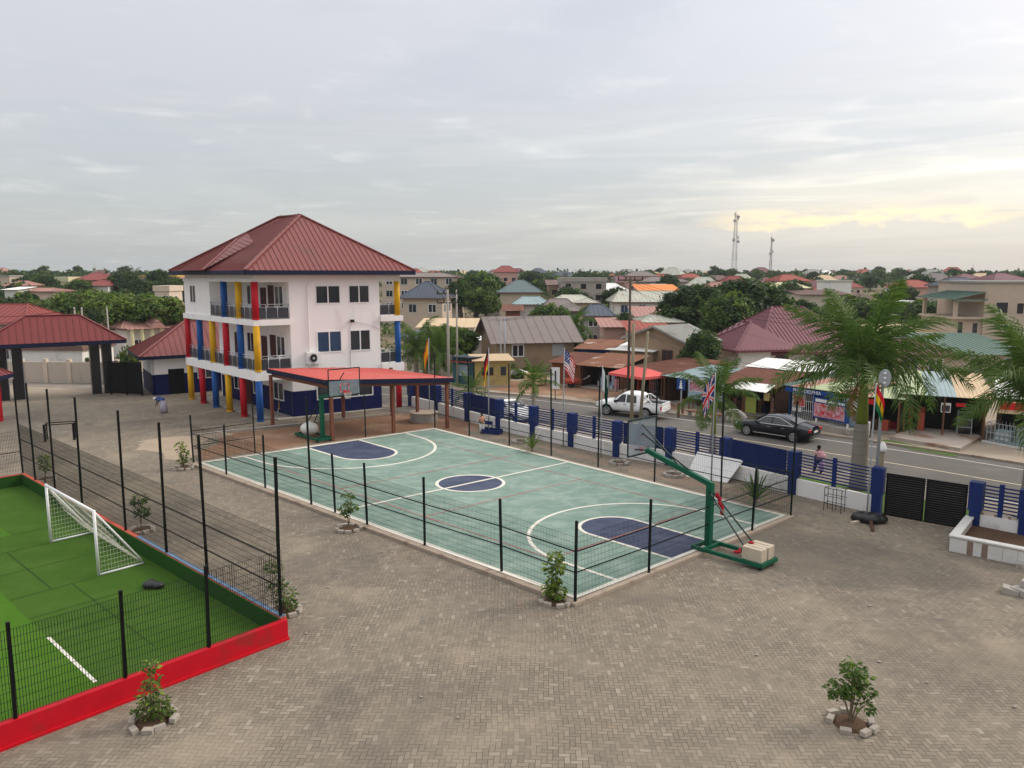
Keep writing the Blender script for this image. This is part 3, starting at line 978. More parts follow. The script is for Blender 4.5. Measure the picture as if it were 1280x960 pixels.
# goal
def make_goal():
    t = thing('football_goal', 'white tube football goal with a loose net standing on the green turf', 'goal', TF.p(12, 2.0))
    A0, A1, B0, B1, Z = 9.4, 14.65, 2.05, .42, 2.45
    for a in (A0, A1):
        mb = MB(); mb.cyl(TF.p(a, B0, .02), TF.p(a, B0, Z + .05), .055, n=10); mb.build('goal_post', MT['white_metal'], t, True)
        mb = MB(); mb.tube([TF.p(a, B0, .05), TF.p(a, B1, .05)], .04); mb.tube([TF.p(a, B0, Z), TF.p(a, (B0 + B1) / 2, 1.26), TF.p(a, B1, .05)], .035); mb.build('side_brace', MT['white_metal'], t, True)
    mb = MB(); mb.cyl(TF.p(A0, B0, Z), TF.p(A1, B0, Z), .055, n=10); mb.build('crossbar', MT['white_metal'], t, True)
    mb = MB()
    NA_, NB_ = 42, 20
    r = .0048
    def np_(a, k):       # the sagging back sheet from the crossbar to the ground behind
        s = k / NB_
        sag = math.sin(math.pi * s) * .22 + .05 * math.sin(a * 3 + k)
        return TF.p(a, B0 + (B1 - B0) * s - .0 + sag * .2, max(.05, Z + (.05 - Z) * s - sag))
    for i in range(NA_ + 1):
        a = A0 + (A1 - A0) * i / NA_
        mb.tube([np_(a, k) for k in range(0, NB_ + 1, 2)], r, 3, False)
    for k in range(0, NB_ + 1):
        mb.tube([np_(A0 + (A1 - A0) * i / 14, k) for i in range(15)], r, 3, False)
    for a in (A0, A1):
        for i in range(1, 14):
            s = i / 14
            b = B0 + (B1 - B0) * s
            mb.tube([TF.p(a, b, .05), TF.p(a + .03, b, Z + (.05 - Z) * s)], r, 3, False)
            zz = Z * s
            mb.tube([TF.p(a, B0, zz), TF.p(a + .02, B0 + (B1 - B0) * (1 - s), zz)], r, 3, False)
    mb.build('net', MT['net_white'], t)
make_goal()
mb = MB()
for k, (a, b, r) in enumerate(((6.9, 1.2, .30), (6.65, 1.05, .22), (7.15, 1.1, .18))):
    mb.ball(TF.p(a, b, .12), (r, r * .8, .15 - k * .03), 12, 8)
tag(mb.build('bag', MT['bag_black'], smooth=True), 'limp black bag lying on the turf beside the goal', 'bag')
# black frame standing behind the fence
t = thing('small_goal_frame', 'small black rectangular metal frame standing on the pavers beyond the tall fence', 'frame', at(75, 551))
c = at(75, 551); e1 = (at(90, 551) - at(61, 553)).normalized(); e2 = Vector((-e1.y, e1.x, 0))
for s in (-1, 1):
    for q in (0, 1):
        mb = MB(); p = c + e1 * s * .85 + e2 * q * .8; mb.bar(p, p + Vector((0, 0, 1.15)), .12 if q == 0 else .06); mb.build('upright', MT['black_metal'], t)
mb = MB()
for q in (0, 1): mb.bar(c - e1 * .85 + e2 * q * .8 + Vector((0, 0, 1.12)), c + e1 * .85 + e2 * q * .8 + Vector((0, 0, 1.12)), .06)
for s in (-1, 1): mb.bar(c + e1 * s * .85 + Vector((0, 0, 1.12)), c + e1 * s * .85 + e2 * .8 + Vector((0, 0, 1.12)), .05); mb.bar(c + e1 * s * .85 + Vector((0, 0, .35)), c + e1 * s * .85 + e2 * .8 + Vector((0, 0, .35)), .05)
mb.build('top_rail', MT['black_metal'], t)
# ---------------------------------------------------------------- the school building
def make_school():
    b0 = at(325, 527); b1 = at(240, 499); b2 = Vector((-9.3, 63.6, 0))
    ea = (b1 - b0).normalized(); eb = (b2 - b0).normalized()
    LA, LB = (b1 - b0).length, (b2 - b0).length
    fr = Fr(b0, ea, eb)                      # a runs back along the left side, b along the front
    t = thing('school_building', 'white three storey school with maroon hipped roof and red, yellow and blue columns', 'building', b0)
    W0, W1 = 2.6, LB - 1.75                  # the front wall between the corner verandah and the end balcony
    zs1, zt1, zs2, zt2, ZE = 3.1, 3.78, 7.22, 7.66, 11.05
    a_w = 8.55                               # top floor: solid wall from here back
    def part(mb, name, m): return mb.build(name, MT[m] if isinstance(m, str) else m, t, recalc=True)
    # floor slabs with their deep white edge beams
    mb = MB()
    for za, zb_ in ((zs1, zt1), (zs2, zt2)):
        fr.box(mb, -.004, LA + .3, W0, W1, za, zb_ - .001); fr.box(mb, -.22, LA + .3, -.22, W0 - .001, za, zb_ - .001); fr.box(mb, -.22, LA + .3, W1 + .001, LB + .22, za, zb_ - .001)
    part(mb, 'floor_slab', 'school_white')
    mb = MB(); fr.box(mb, .0, LA, 0, LB + .1, ZE - .35, ZE - .02); fr.box(mb, -.006, LA + .3, -.10, LB + .1, ZE - .62, ZE - .35 - .002); part(mb, 'ceiling_slab', 'school_white')
    # front wall, white above a blue dado
    wins = [(W0 + 2.05, W0 + 4.05), (W0 + 4.75, W0 + 6.5)]
    holes = []
    for (p, q) in wins:
        holes += [(p, q)]
    def front(z0, z1, hz, name, m, hs=wins, th=.22):
        # built as piers and bands round the openings
        mb = MB()
        cur = W0
        for (p, q) in hs:
            fr.box(mb, 0, th, cur, p, z0, z1)
            fr.box(mb, 0, th, p, q, z0, hz[0]); fr.box(mb, 0, th, p, q, hz[1], z1)
            cur = q
        fr.box(mb, 0, th, cur, W1, z0, z1)
        return part(mb, name, m)
    front(zt2 - .1, ZE - .35, (8.75, 10.15), 'wall', 'school_white')
    front(zt1 - .1, zs2 + .1, (4.95, 6.6), 'wall', 'school_white')
    gw = [(W0 + 1.9, W0 + 6.6)]
    front(2.06, zs1 + .05, (2.06, 2.6), 'wall', 'school_white', gw)
    mb = MB(); fr.box(mb, -.012, .20, W0 - .01, W0 + 1.9, 0, 2.06); fr.box(mb, -.012, .20, W0 + 6.6, W1 + .01, 0, 2.06); fr.box(mb, -.012, .20, W0 + 1.9, W0 + 6.6, 0, 1.25)
    part(mb, 'blue_dado', 'blue_dado')
    F2 = Fr(b0, eb, ea)                       # windows on the front: along b, outwards is towards smaller a
    for (z0, z1, gm) in ((8.75, 10.15, 'glass'), (4.95, 6.6, 'glass_blue')):
        for i, (p, q) in enumerate(wins):
            window(t, F2, p + .06, q - .06, z0 + .06, z1 - .06, 2, MT['white_frame'], MT[gm if i == 0 else 'glass'], b=.02, fw=.09)
    window(t, F2, gw[0][0] + .06, gw[0][1] - .06, 1.31, 2.54, 4, MT['white_frame'], MT['glass'], b=.02, fw=.09)
    # inner walls behind the verandahs, with doors and windows
    mb = MB()
    for (z0, z1) in ((zt2 - .05, ZE - .36), (zt1 - .05, zs2 + .05), (0, zs1 + .05)):
        fr.box(mb, 0.22, LA - .2, W0, W0 + .2, z0, z1)
        fr.box(mb, LA - .2, LA, W0, LB, z0, z1)
        fr.box(mb, .22, LA, W1 - .2, W1, z0, z1)
    fr.box(mb, LA - .21, LA - .01, .2, W0, zt2 - .05, ZE - .36)
    part(mb, 'inner_wall', 'school_white')
    mb = MB(); fr.box(mb, .23, LA - .2, W0 - .014, W0, 0, 2.06); part(mb, 'blue_dado', 'blue_dado')
    # top floor: solid corner at the back of the left side
    mb = MB()
    wa, wb, wz0, wz1 = LA - 2.5, LA - 1.2, 8.6, 10.1
    fr.box(mb, a_w, wa, -.05, .15, zt2 - .05, ZE - .36); fr.box(mb, wb, LA + .2, -.05, .15, zt2 - .05, ZE - .36)
    fr.box(mb, wa, wb, -.05, .15, zt2 - .05, wz0); fr.box(mb, wa, wb, -.05, .15, wz1, ZE - .36)
    fr.box(mb, a_w, a_w + .18, .152, W0, zt2 - .05, ZE - .36)
    part(mb, 'side_wall', 'school_white')
    F1 = fr                                   # windows on the left side: along a, outwards is smaller b
    window(t, F1, wa + .06, wb - .06, wz0 + .06, wz1 - .06, 2, MT['white_frame'], MT['glass'], b=-.02, fw=.08)
    for (z0, tops) in ((zt2, True), (zt1, False)):
        for i, a in enumerate((1.0, 4.0, 6.2) if tops else (1.0, 4.2, 6.6, 9.6)):
            if i % 2 == 0:
                window(t, F1, a, a + 1.3, z0 + .9, z0 + 2.4, 2, MT['white_frame'], MT['glass'], b=W0, fw=.08)
            else:
                mb = MB(); fr.box(mb, a, a + 1.0, W0 - .05, W0 + .01, z0, z0 + 2.3); part(mb, 'door', 'door_brown')
        window(t, F1, 2.45, 3.6, z0 + .7, z0 + 2.5, 1, MT['school_white'], MT['door_brown'], b=W0, fw=.05)
    for a in (1.6, 5.5, 9.5): window(t, F1, a, a + 1.6, 1.2, 2.5, 2, MT['white_frame'], MT['glass'], b=W0, fw=.09)
    mb = MB(); fr.box(mb, 7.6, 8.7, W0 - .05, W0 + .01, 0, 2.2); part(mb, 'door', 'door_brown')
    # columns
    cn = LA / 5
    rows = ((0, zs1, ['blue', 'red', 'yellow', 'blue', 'red', 'yellow']), (zt1, zs2, ['yellow', 'blue', 'red', 'yellow', 'blue', 'red']), (zt2, ZE - .6, ['red', 'yellow', 'blue', None, None, None]))
    for z0, z1, cols in rows:
        for i, c in enumerate(cols):
            if not c: continue
            mb = MB(); p = fr.p(cn * i, .05 if i == 0 else 0, z0); mb.cyl(p, p + Vector((0, 0, z1 - z0)), .25, n=20); mb.cyl(p, p + Vector((0, 0, .12)), .28, n=20)
            mb.build('column', MT['column_' + c], t, True)
    for z0, z1, c in ((0, zs1, 'red'), (zt1, zs2, 'blue'), (zt2, ZE - .6, 'yellow')):
        mb = MB(); p = fr.p(.05, LB - .15, z0); mb.cyl(p, p + Vector((0, 0, z1 - z0)), .24, n=20); mb.build('column', MT['column_' + c], t, True)
    # balustrades: steel posts and rails over dark panels
    def balustrade(p, q, z, n):
        s = MB(); d = MB()
        for k in range(n + 1):
            w = p.lerp(q, k / n); s.cyl(w + Vector((0, 0, z)), w + Vector((0, 0, z + 1.12)), .035, n=8)
        for h in (1.12, .92): s.tube([p + Vector((0, 0, z + h)), q + Vector((0, 0, z + h))], .032, 8)
        d.bar(p + Vector((0, 0, z + .47)), q + Vector((0, 0, z + .47)), .02, .78)
        b = s.build('balustrade', MT['steel'], t, True)
        d.build('panel', MT['balustrade'], b)
    balustrade(fr.p(0, .05), fr.p(LA, 0), zt1, 15)
    balustrade(fr.p(.05, .0), fr.p(.05, W0 - .05), zt1, 3)
    balustrade(fr.p(0, .05), fr.p(a_w, 0), zt2, 9)
    balustrade(fr.p(.05, .0), fr.p(.05, W0 - .05), zt2, 3)
    for z in (zt1, zt2): balustrade(fr.p(.05, W1 + .05), fr.p(.05, LB - .1), z, 2)
    # things stored behind the rails, the tiled plinth
    mb = MB(); fr.box(mb, .5, LA, .4, W0 - .02, .01, .12); fr.box(mb, -.6, .5, 1.2, W1, .01, .1); part(mb, 'plinth', 'concrete')
    # roof
    o = .95
    zr = 15.85
    c = [fr.p(-o, -o), fr.p(-o, LB + o), fr.p(LA + o, LB + o), fr.p(LA + o, -o)]
    r0 = fr.p(LA * .60, LB * .50); r1 = fr.p(LA * .40, LB * .55)
    ZE2 = ZE + .25
    mb = MB()
    C = [Vector((p.x, p.y, ZE2)) for p in c]
    A = Vector((r1.x, r1.y, zr)); B = Vector((r0.x, r0.y, zr - .05))
    slope(mb, [C[0], C[1], A], .42, .05, .06)
    slope(mb, [C[1], C[2], B, A], .42, .05, .06)
    slope(mb, [C[2], C[3], B], .42, .05, .06)
    slope(mb, [C[3], C[0], A, B], .42, .05, .06)
    for P, Q in ((C[0], A), (C[1], A), (C[2], B), (C[3], B), (A, B)): mb.bar(P + Vector((0, 0, .04)), Q + Vector((0, 0, .04)), .3, .1)
    roof = mb.build('roof', MT['roof_maroon'], t, recalc=True)
    # small projecting hip over the left bay
    mb = MB()
    nC = (C[3] - C[0])
    s0 = C[0] + nC * .42; s1 = C[0] + nC * .80
    out = -Vector((eb.x, eb.y, 0)) * .5
    up = ((A + B) / 2 - (C[3] + C[0]) / 2)
    e0 = s0 + out + Vector((0, 0, .02)); e1_ = s1 + out + Vector((0, 0, .02)); m_ = (s0 + s1) / 2 + up * .50 + Vector((0, 0, .42))
    m2 = m_ + up * .10
    slope(mb, [e1_, e0, m_], .42, .05, .06); slope(mb, [e0, s0 + up * .50, m2, m_], .42, .05, .06); slope(mb, [s1 + up * .50, e1_, m_, m2], .42, .05, .06)
    for P, Q in ((e0, m_), (e1_, m_), (m_, m2)): mb.bar(P + Vector((0, 0, .04)), Q + Vector((0, 0, .04)), .22, .08)
    mb.build('roof_bay', MT['roof_maroon'], roof, recalc=True)
    mb = MB(); eaves(mb, c, ZE2 - .0, .34, .06); mb.build('fascia', MT['navy'], t)
    # downpipe, cable and camera on the front wall
    mb = MB(); p = fr.p(-.08, 4.0, 4.0); mb.tube([p, fr.p(-.08, 4.0, ZE - .9), fr.p(-.3, 4.05, ZE - .6)], .055); part(mb, 'downpipe', 'school_white')
    mb = MB(); mb.tube([fr.p(-.03, 7.35, zt1), fr.p(-.03, 7.4, 6.9), fr.p(-.2, 7.5, 7.3)], .02, 6); mb.tube([fr.p(-.03, 7.5, 7.3), fr.p(-.1, 9.0, 7.0), fr.p(-.03, W1, 6.6)], .015, 6); part(mb, 'cable', 'grey_frame')
    mb = MB(); mb.box(fr.p(-.2, 7.5, 7.35), (.3, .22, .2)); part(mb, 'wall_lamp', 'plastic_black')
    return fr, LA, LB, W0, W1
SF, SLA, SLB, SW0, SW1 = make_school()
# air conditioner box on the front wall
t = thing('air_conditioner', 'white air conditioner box with a fan grille on the white school wall', 'air conditioner', SF.p(-.25, 4.15, 4.15))
mb = MB(); SF.box(mb, -.42, -.06, 3.65, 4.75, 4.15, 5.05); mb.build('case', MT['white_metal'], t, recalc=True, bevel=.02)
mb = MB(); p = SF.p(-.43, 4.12, 4.6); n_ = -SF.ea
mb.cyl(p, p + n_ * .03, .38, n=24)
gr = mb.build('fan_grille', MT['grey_frame'], t, recalc=True)
mb = MB(); mb.cyl(p + n_ * .03, p + n_ * .04, .30, n=24); mb.build('fan', MT['plastic_black'], gr)
mb = MB(); mb.cyl(p + n_ * .04, p + n_ * .06, .10, n=12); mb.build('hub', MT['grey_frame'], gr)
mb = MB()
for b in (3.85, 4.55): mb.bar(SF.p(-.02, b, 4.13), SF.p(-.45, b, 4.13), .05); mb.bar(SF.p(-.02, b, 3.9), SF.p(-.4, b, 4.12), .04)
mb.build('bracket', MT['white_metal'], t)

# ---------------------------------------------------------------- canopy with a coral roof
t = thing('canopy', 'open canopy with coral red roof, blue fascia and brown posts beside the court', 'canopy', at(450, 530))
FL, FRt, BR, BL = Vector((-12.3, 49.9, 0)), Vector((-4.15, 54.6, 0)), Vector((-10.1, 59.4, 0)), Vector((-18.0, 56.0, 0))
zz = {0: 4.16, 1: 3.66, 2: 3.78, 3: 4.16}
P4 = [Vector((p.x, p.y, zz[i])) for i, p in enumerate((FL, FRt, BR, BL))]
mb = MB()
mid = (P4[0] + P4[1] + P4[2] + P4[3]) / 4 + Vector((0, 0, .10))
ra = P4[3].lerp(P4[2], .50) + Vector((0, 0, .04))
slope(mb, [P4[0], P4[1], mid], .35, .015, .05); slope(mb, [P4[1], P4[2], ra, mid], .35, .015, .05); slope(mb, [P4[3], P4[0], mid, ra], .35, .015, .05)
mb.build('roof', MT['roof_coral'], t, recalc=True)
mb = MB()
for i in range(4):
    a, b = P4[i], P4[(i + 1) % 4]
    d = (b - a).normalized() * .03
    mb.bar(a - Vector((0, 0, .17)) + d, b - Vector((0, 0, .17)) - d, .06, .3)
mb.build('fascia', MT['navy'], t)
mb = MB(); mb.poly([p - Vector((0, 0, .03)) for p in P4])
for k in range(1, 10):
    mb.bar(P4[0].lerp(P4[1], k / 10) - Vector((0, 0, .22)), P4[3].lerp(P4[2], k / 10) - Vector((0, 0, .22)), .08, .16)
mb.bar(P4[3].lerp(P4[0], .03) + Vector((.25, .1, -.5)), P4[0].lerp(P4[3], .03) + Vector((.25, .1, -.5)), .1, .2)
mb.bar(P4[0].lerp(P4[1], .03) + Vector((-.1, .25, -.42)), P4[1].lerp(P4[0], .03) + Vector((-.1, .25, -.42)), .1, .2)
for k in range(8):
    p = P4[3].lerp(P4[0], .06 + k * .125) + Vector((.25, .1, -.32)); mb.bar(p + Vector((0, 0, .1)), p - Vector((0, 0, .12)), .09)
mb.build('rafters', MT['post_brown'], t)
for (u, v), zt in (((341, 532), 3.75), ((415.5, 551), 3.6), ((492, 541.5), 3.55), ((559, 535), 3.3), ((522, 526), 3.5), ((490, 519.5), 3.8), ((429.5, 524), 3.9)):
    p = at(u, v); mb = MB(); mb.bar(p, p + Vector((0, 0, zt)), .2, .2, (1, 1, 0)); mb.build('post', MT['post_brown'], t)
# yellow chair under the verandah
t = thing('plastic_chair', 'yellow plastic chair beside the blue wall under the canopy', 'chair', at(352, 517))
c = at(352, 517)
mb = MB(); mb.box(c + Vector((0, 0, .45)), (.45, .45, .05)); mb.build('seat', MT['column_yellow'], t)
mb = MB(); mb.box(c + Vector((-.2, .1, .72)), (.06, .42, .5), .2); mb.build('backrest', MT['column_yellow'], t)
for sx in (-.19, .19):
    for sy in (-.19, .19):
        mb = MB(); mb.bar(c + Vector((sx, sy, .43)), c + Vector((sx * 1.2, sy * 1.2, 0)), .04); mb.build('leg', MT['white_metal'], t)
# brick ring of the well
t = thing('well', 'round concrete well ring on the ground beside the canopy post', 'well', at(530, 527))
c = at(530, 526)
mb = MB(); mb.cyl(c, c + Vector((0, 0, .62)), 1.05, 1.02, 28); mb.build('ring', MT['concrete'], t, recalc=True)
mb = MB(); mb.cyl(c + Vector((0, 0, .62)), c + Vector((0, 0, .70)), 1.1, 1.1, 28); mb.build('cover', MT['kerb'], t, recalc=True)

# ---------------------------------------------------------------- gatehouse, guard house and gates on the left
g0 = at(8, 500); g1 = at(128, 491)
GF, GL = frame_between(g0, g1)
t = thing('gatehouse', 'wide entrance gate roof of crimson metal on black clad pillars', 'gatehouse', g0)
for a in (-.1, 1.05, GL - .45, GL + .55):
    mb = MB(); GF.box(mb, a - .38, a + .38, -.5, .5, 0, 4.75); p = mb.build('pillar', MT['granite_black'], t, recalc=True)
    mb = MB(); GF.box(mb, a + .385, a + .44, -.45, -.3, 0, 4.7); mb.build('edge_trim', MT['galv'], p)
mb = MB(); GF.box(mb, -.5, GL + 1.0, -.45, .45, 4.55, 4.85); mb.build('beam', MT['navy'], t)
oa, ob = 1.5, 2.0
c4 = [GF.p(-oa - .4, -ob), GF.p(GL + oa + .6, -ob), GF.p(GL + oa + .6, ob), GF.p(-oa - .4, ob)]
mb = MB(); hip_roof(mb, c4, 5.05, 7.35, GF.p(2.0, 0), GF.p(GL - 1.4, 0), .55, .05, .06); mb.build('roof', MT['roof_crimson'], t, recalc=True)
mb = MB(); eaves(mb, c4, 5.05, .32); mb.build('fascia', MT['navy'], t)
# black sliding gate drawn to the right of the opening
q0, q1 = at(139, 493), at(179, 494.5)
t = thing('entrance_gate', 'tall black slatted gate leaf beside the blue and white guard house', 'gate', q0)
Q, QL = frame_between(q0, q1)
mb = MB()
for k in range(24): Q.box(mb, .1, QL - .1, -.02, .02, .15 + k * .118, .15 + k * .118 + .113)
mb.build('slats', MT['gate_black'], t)
mb = MB()
for a in (0, QL / 2 - .05, QL - .1): Q.box(mb, a, a + .1, -.05, .05, 0, 3.05)
Q.box(mb, 0, QL, -.05, .05, 3.0, 3.1); mb.build('gate_frame', MT['gate_black'], t)
# guard house
h0 = at(192, 494.5); h1 = h0 + Vector((8.2, 5.2, 0)); HF, HL = frame_between(h0, h1)
t = thing('guard_house', 'blue and white single storey guard house with a maroon hipped roof', 'building', h0)
HD = 6.5; HE = 3.55
mb = MB(); wall(mb, h0, h1, 1.9, HE, .2, [(1.35, 2.75, 1.9, 2.35), (3.9, 5.3, 1.9, 2.6)]); hb = HF.p(0, HD); wall(mb, hb, h0, 1.9, HE, .2); wall(mb, h1, HF.p(HL, HD), 0, HE, .2)
mb.build('wall', MT['school_white'], t, recalc=True)
mb = MB(); wall(mb, h0, h1, 0, 1.9, .205, [(1.35, 2.75, 0, 1.9), (3.9, 5.3, 1.3, 1.9)]); wall(mb, hb, h0, 0, 1.9, .205); mb.build('blue_dado', MT['blue_dado'], t, recalc=True)
mb = MB(); HF.box(mb, 1.35, 2.75, .05, .1, 0, 2.35); mb.build('door', MT['black_metal'], t)
window(t, HF, 3.97, 5.23, 1.37, 2.53, 2, MT['white_frame'], MT['glass'], b=.05, fw=.09)
c4 = [HF.p(-1.1, -1.0), HF.p(HL + 1, -1.0), HF.p(HL + 1, HD + 1), HF.p(-1.1, HD + 1)]
mb = MB(); hip_roof(mb, c4, HE + .15, HE + 3.0, HF.p(3.6, HD / 2), HF.p(HL - 1, HD / 2), .5, .05, .06); mb.build('roof', MT['roof_maroon'], t, recalc=True)
mb = MB(); eaves(mb, c4, HE + .15, .3); mb.build('fascia', MT['navy'], t)
# red pillared shelter at the left picture edge
p0 = at(-6, 527)
t = thing('shelter', 'small shelter with red pillar and crimson roof at the left picture edge', 'shelter', p0)
S_, _ = frame_between(p0, p0 + Vector((-4, .6, 0)))
mb = MB(); mb.box(p0 + Vector((.1, 0, 1.55)), (.75, .5, 3.1)); mb.build('pillar', MT['column_red'], t)
mb = MB(); mb.box(p0 + Vector((-3.4, .5, 1.55)), (.75, .5, 3.1)); mb.build('pillar', MT['column_red'], t)
c4 = [p0 + Vector(q) for q in ((-4.6, -1, 0), (1.15, -.9, 0), (1.0, 1.1, 0), (-4.6, 1.1, 0))]
mb = MB(); hip_roof(mb, c4, 3.55, 4.35, p0 + Vector((-3, .1, 0)), p0 + Vector((-.3, .1, 0)), .5); mb.build('roof', MT['roof_crimson'], t, recalc=True)
mb = MB(); eaves(mb, c4, 3.55, .3); mb.build('fascia', MT['navy'], t)
# boundary wall across the dirt street
w0, w1 = at(-40, 476), at(128, 481); w0, w1 = dep(-60, 480, 79), dep(150, 480, 77.5)
t = thing('boundary_wall', 'weathered cream block wall with pilasters across the street from the gatehouse', 'wall', (w0.x, w0.y, 0))
BF, BLn = frame_between(w0, w1)
mb = MB(); BF.box(mb, 0, BLn, 0, .2, 0, 2.15); mb.build('wall_panel', MT['wall_yard'], t)
for k in range(0, int(BLn / 2.55) + 1):
    mb = MB(); BF.box(mb, k * 2.55, k * 2.55 + .42, -.1, .25, 0, 2.45); mb.build('pilaster', MT['wall_cream'], t)

# ---------------------------------------------------------------- blue perimeter fence with white dwarf wall
FG = 'bays of the blue school fence'
def make_bay(i, a, b, panel, mini):
    d = (b - a); L = d.length; d.normalize()
    fr = Fr(a, d, (-d.y, d.x))
    return fr, L
t = thing('perimeter_fence', 'long blue slatted school fence with wide pillars on a white dwarf wall beside the road', 'fence', PILLARS[4])
PANELS = {1: 0, 3 - 1: None}
kinds = ['panel', 'slat', 'panel', 'slat', 'slat', 'slat', 'panel', 'slat', 'panel', 'slat', 'gate', 'slat', 'slat']
zw = .82
def pillar(p, d, wide=.52, narrow=.40, h=2.2):
    fr = Fr(p, d, (-d.y, d.x))
    mb = MB(); fr.box(mb, -wide / 2, wide / 2, -.24, .24, .95, h); fr.box(mb, -narrow / 2, narrow / 2, -.2, .2, 0, .949)
    q = mb.build('pillar', MT['fence_blue'], t, recalc=True)
GATE = None
for i, k in enumerate(kinds):
    a, b = PILLARS[i], PILLARS[i + 1]
    d = (b - a); L = d.length; d.normalize()
    fr = Fr(a, d, (-d.y, d.x))
    pillar(a, d)
    if i == len(kinds) - 1: pillar(b, d)
    if k == 'gate':
        GATE = (fr, L)
        continue
    mb = MB(); fr.box(mb, .22, L - .22, -.1, .1, 0, zw); mb.build('dwarf_wall', MT['white_plaster'], t)
    if k == 'slat':
        mb = MB()
        for q in range(8):
            z = zw + .16 + q * .155
            fr.box(mb, .3, L - .3, -.02, .02, z, z + .06)
        mb.build('slats', MT['fence_blue'], t)
        mb = MB(); fr.box(mb, L / 2 - .09, L / 2 + .09, -.06, .06, zw - .1, zw + 1.42); mb.build('mid_post', MT['fence_blue'], t)
    else:
        mb = MB()
        for q in range(11):
            z = zw + .10 + q * .112
            fr.box(mb, .45, L - .45, -.03, .03, z, z + .1)
        fr.box(mb, .45, L - .45, -.045, -.031, zw + .05, zw + 1.36)
        fr.box(mb, L / 2 - .03, L / 2 + .03, -.06, -.046, zw + .05, zw + 1.36)
        mb.build('louvre_panel', MT['panel_blue'], t)
        mb = MB()
        for q in range(8):
            z = zw + .16 + q * .155
            fr.box(mb, .3, .44, -.02, .02, z, z + .06); fr.box(mb, L - .44, L - .3, -.02, .02, z, z + .06)
        mb.build('slats', MT['fence_blue'], t)
fr, L = GATE
t = thing('road_gate', 'black horizontal slat double gate in the blue fence by the road', 'gate', fr.p(L / 2, 0))
for s in (0, 1):
    a0, a1 = (.34, L / 2 - .03) if s == 0 else (L / 2 + .03, L - .34)
    mb = MB()
    for q in range(17): fr.box(mb, a0 + .08, a1 - .08, -.015, .015, .14 + q * .105, .14 + q * .105 + .096)
    lf = mb.build('gate_leaf', MT['gate_black'], t)
    mb = MB(); fr.box(mb, a0, a0 + .08, -.04, .04, .06, 2.0); fr.box(mb, a1 - .08, a1, -.04, .04, .06, 2.0); fr.box(mb, a0 + .08, a1 - .08, -.04, .04, .06, .13); fr.box(mb, a0 + .08, a1 - .08, -.04, .04, 1.93, 2.0); mb.build('leaf_frame', MT['gate_black'], lf)

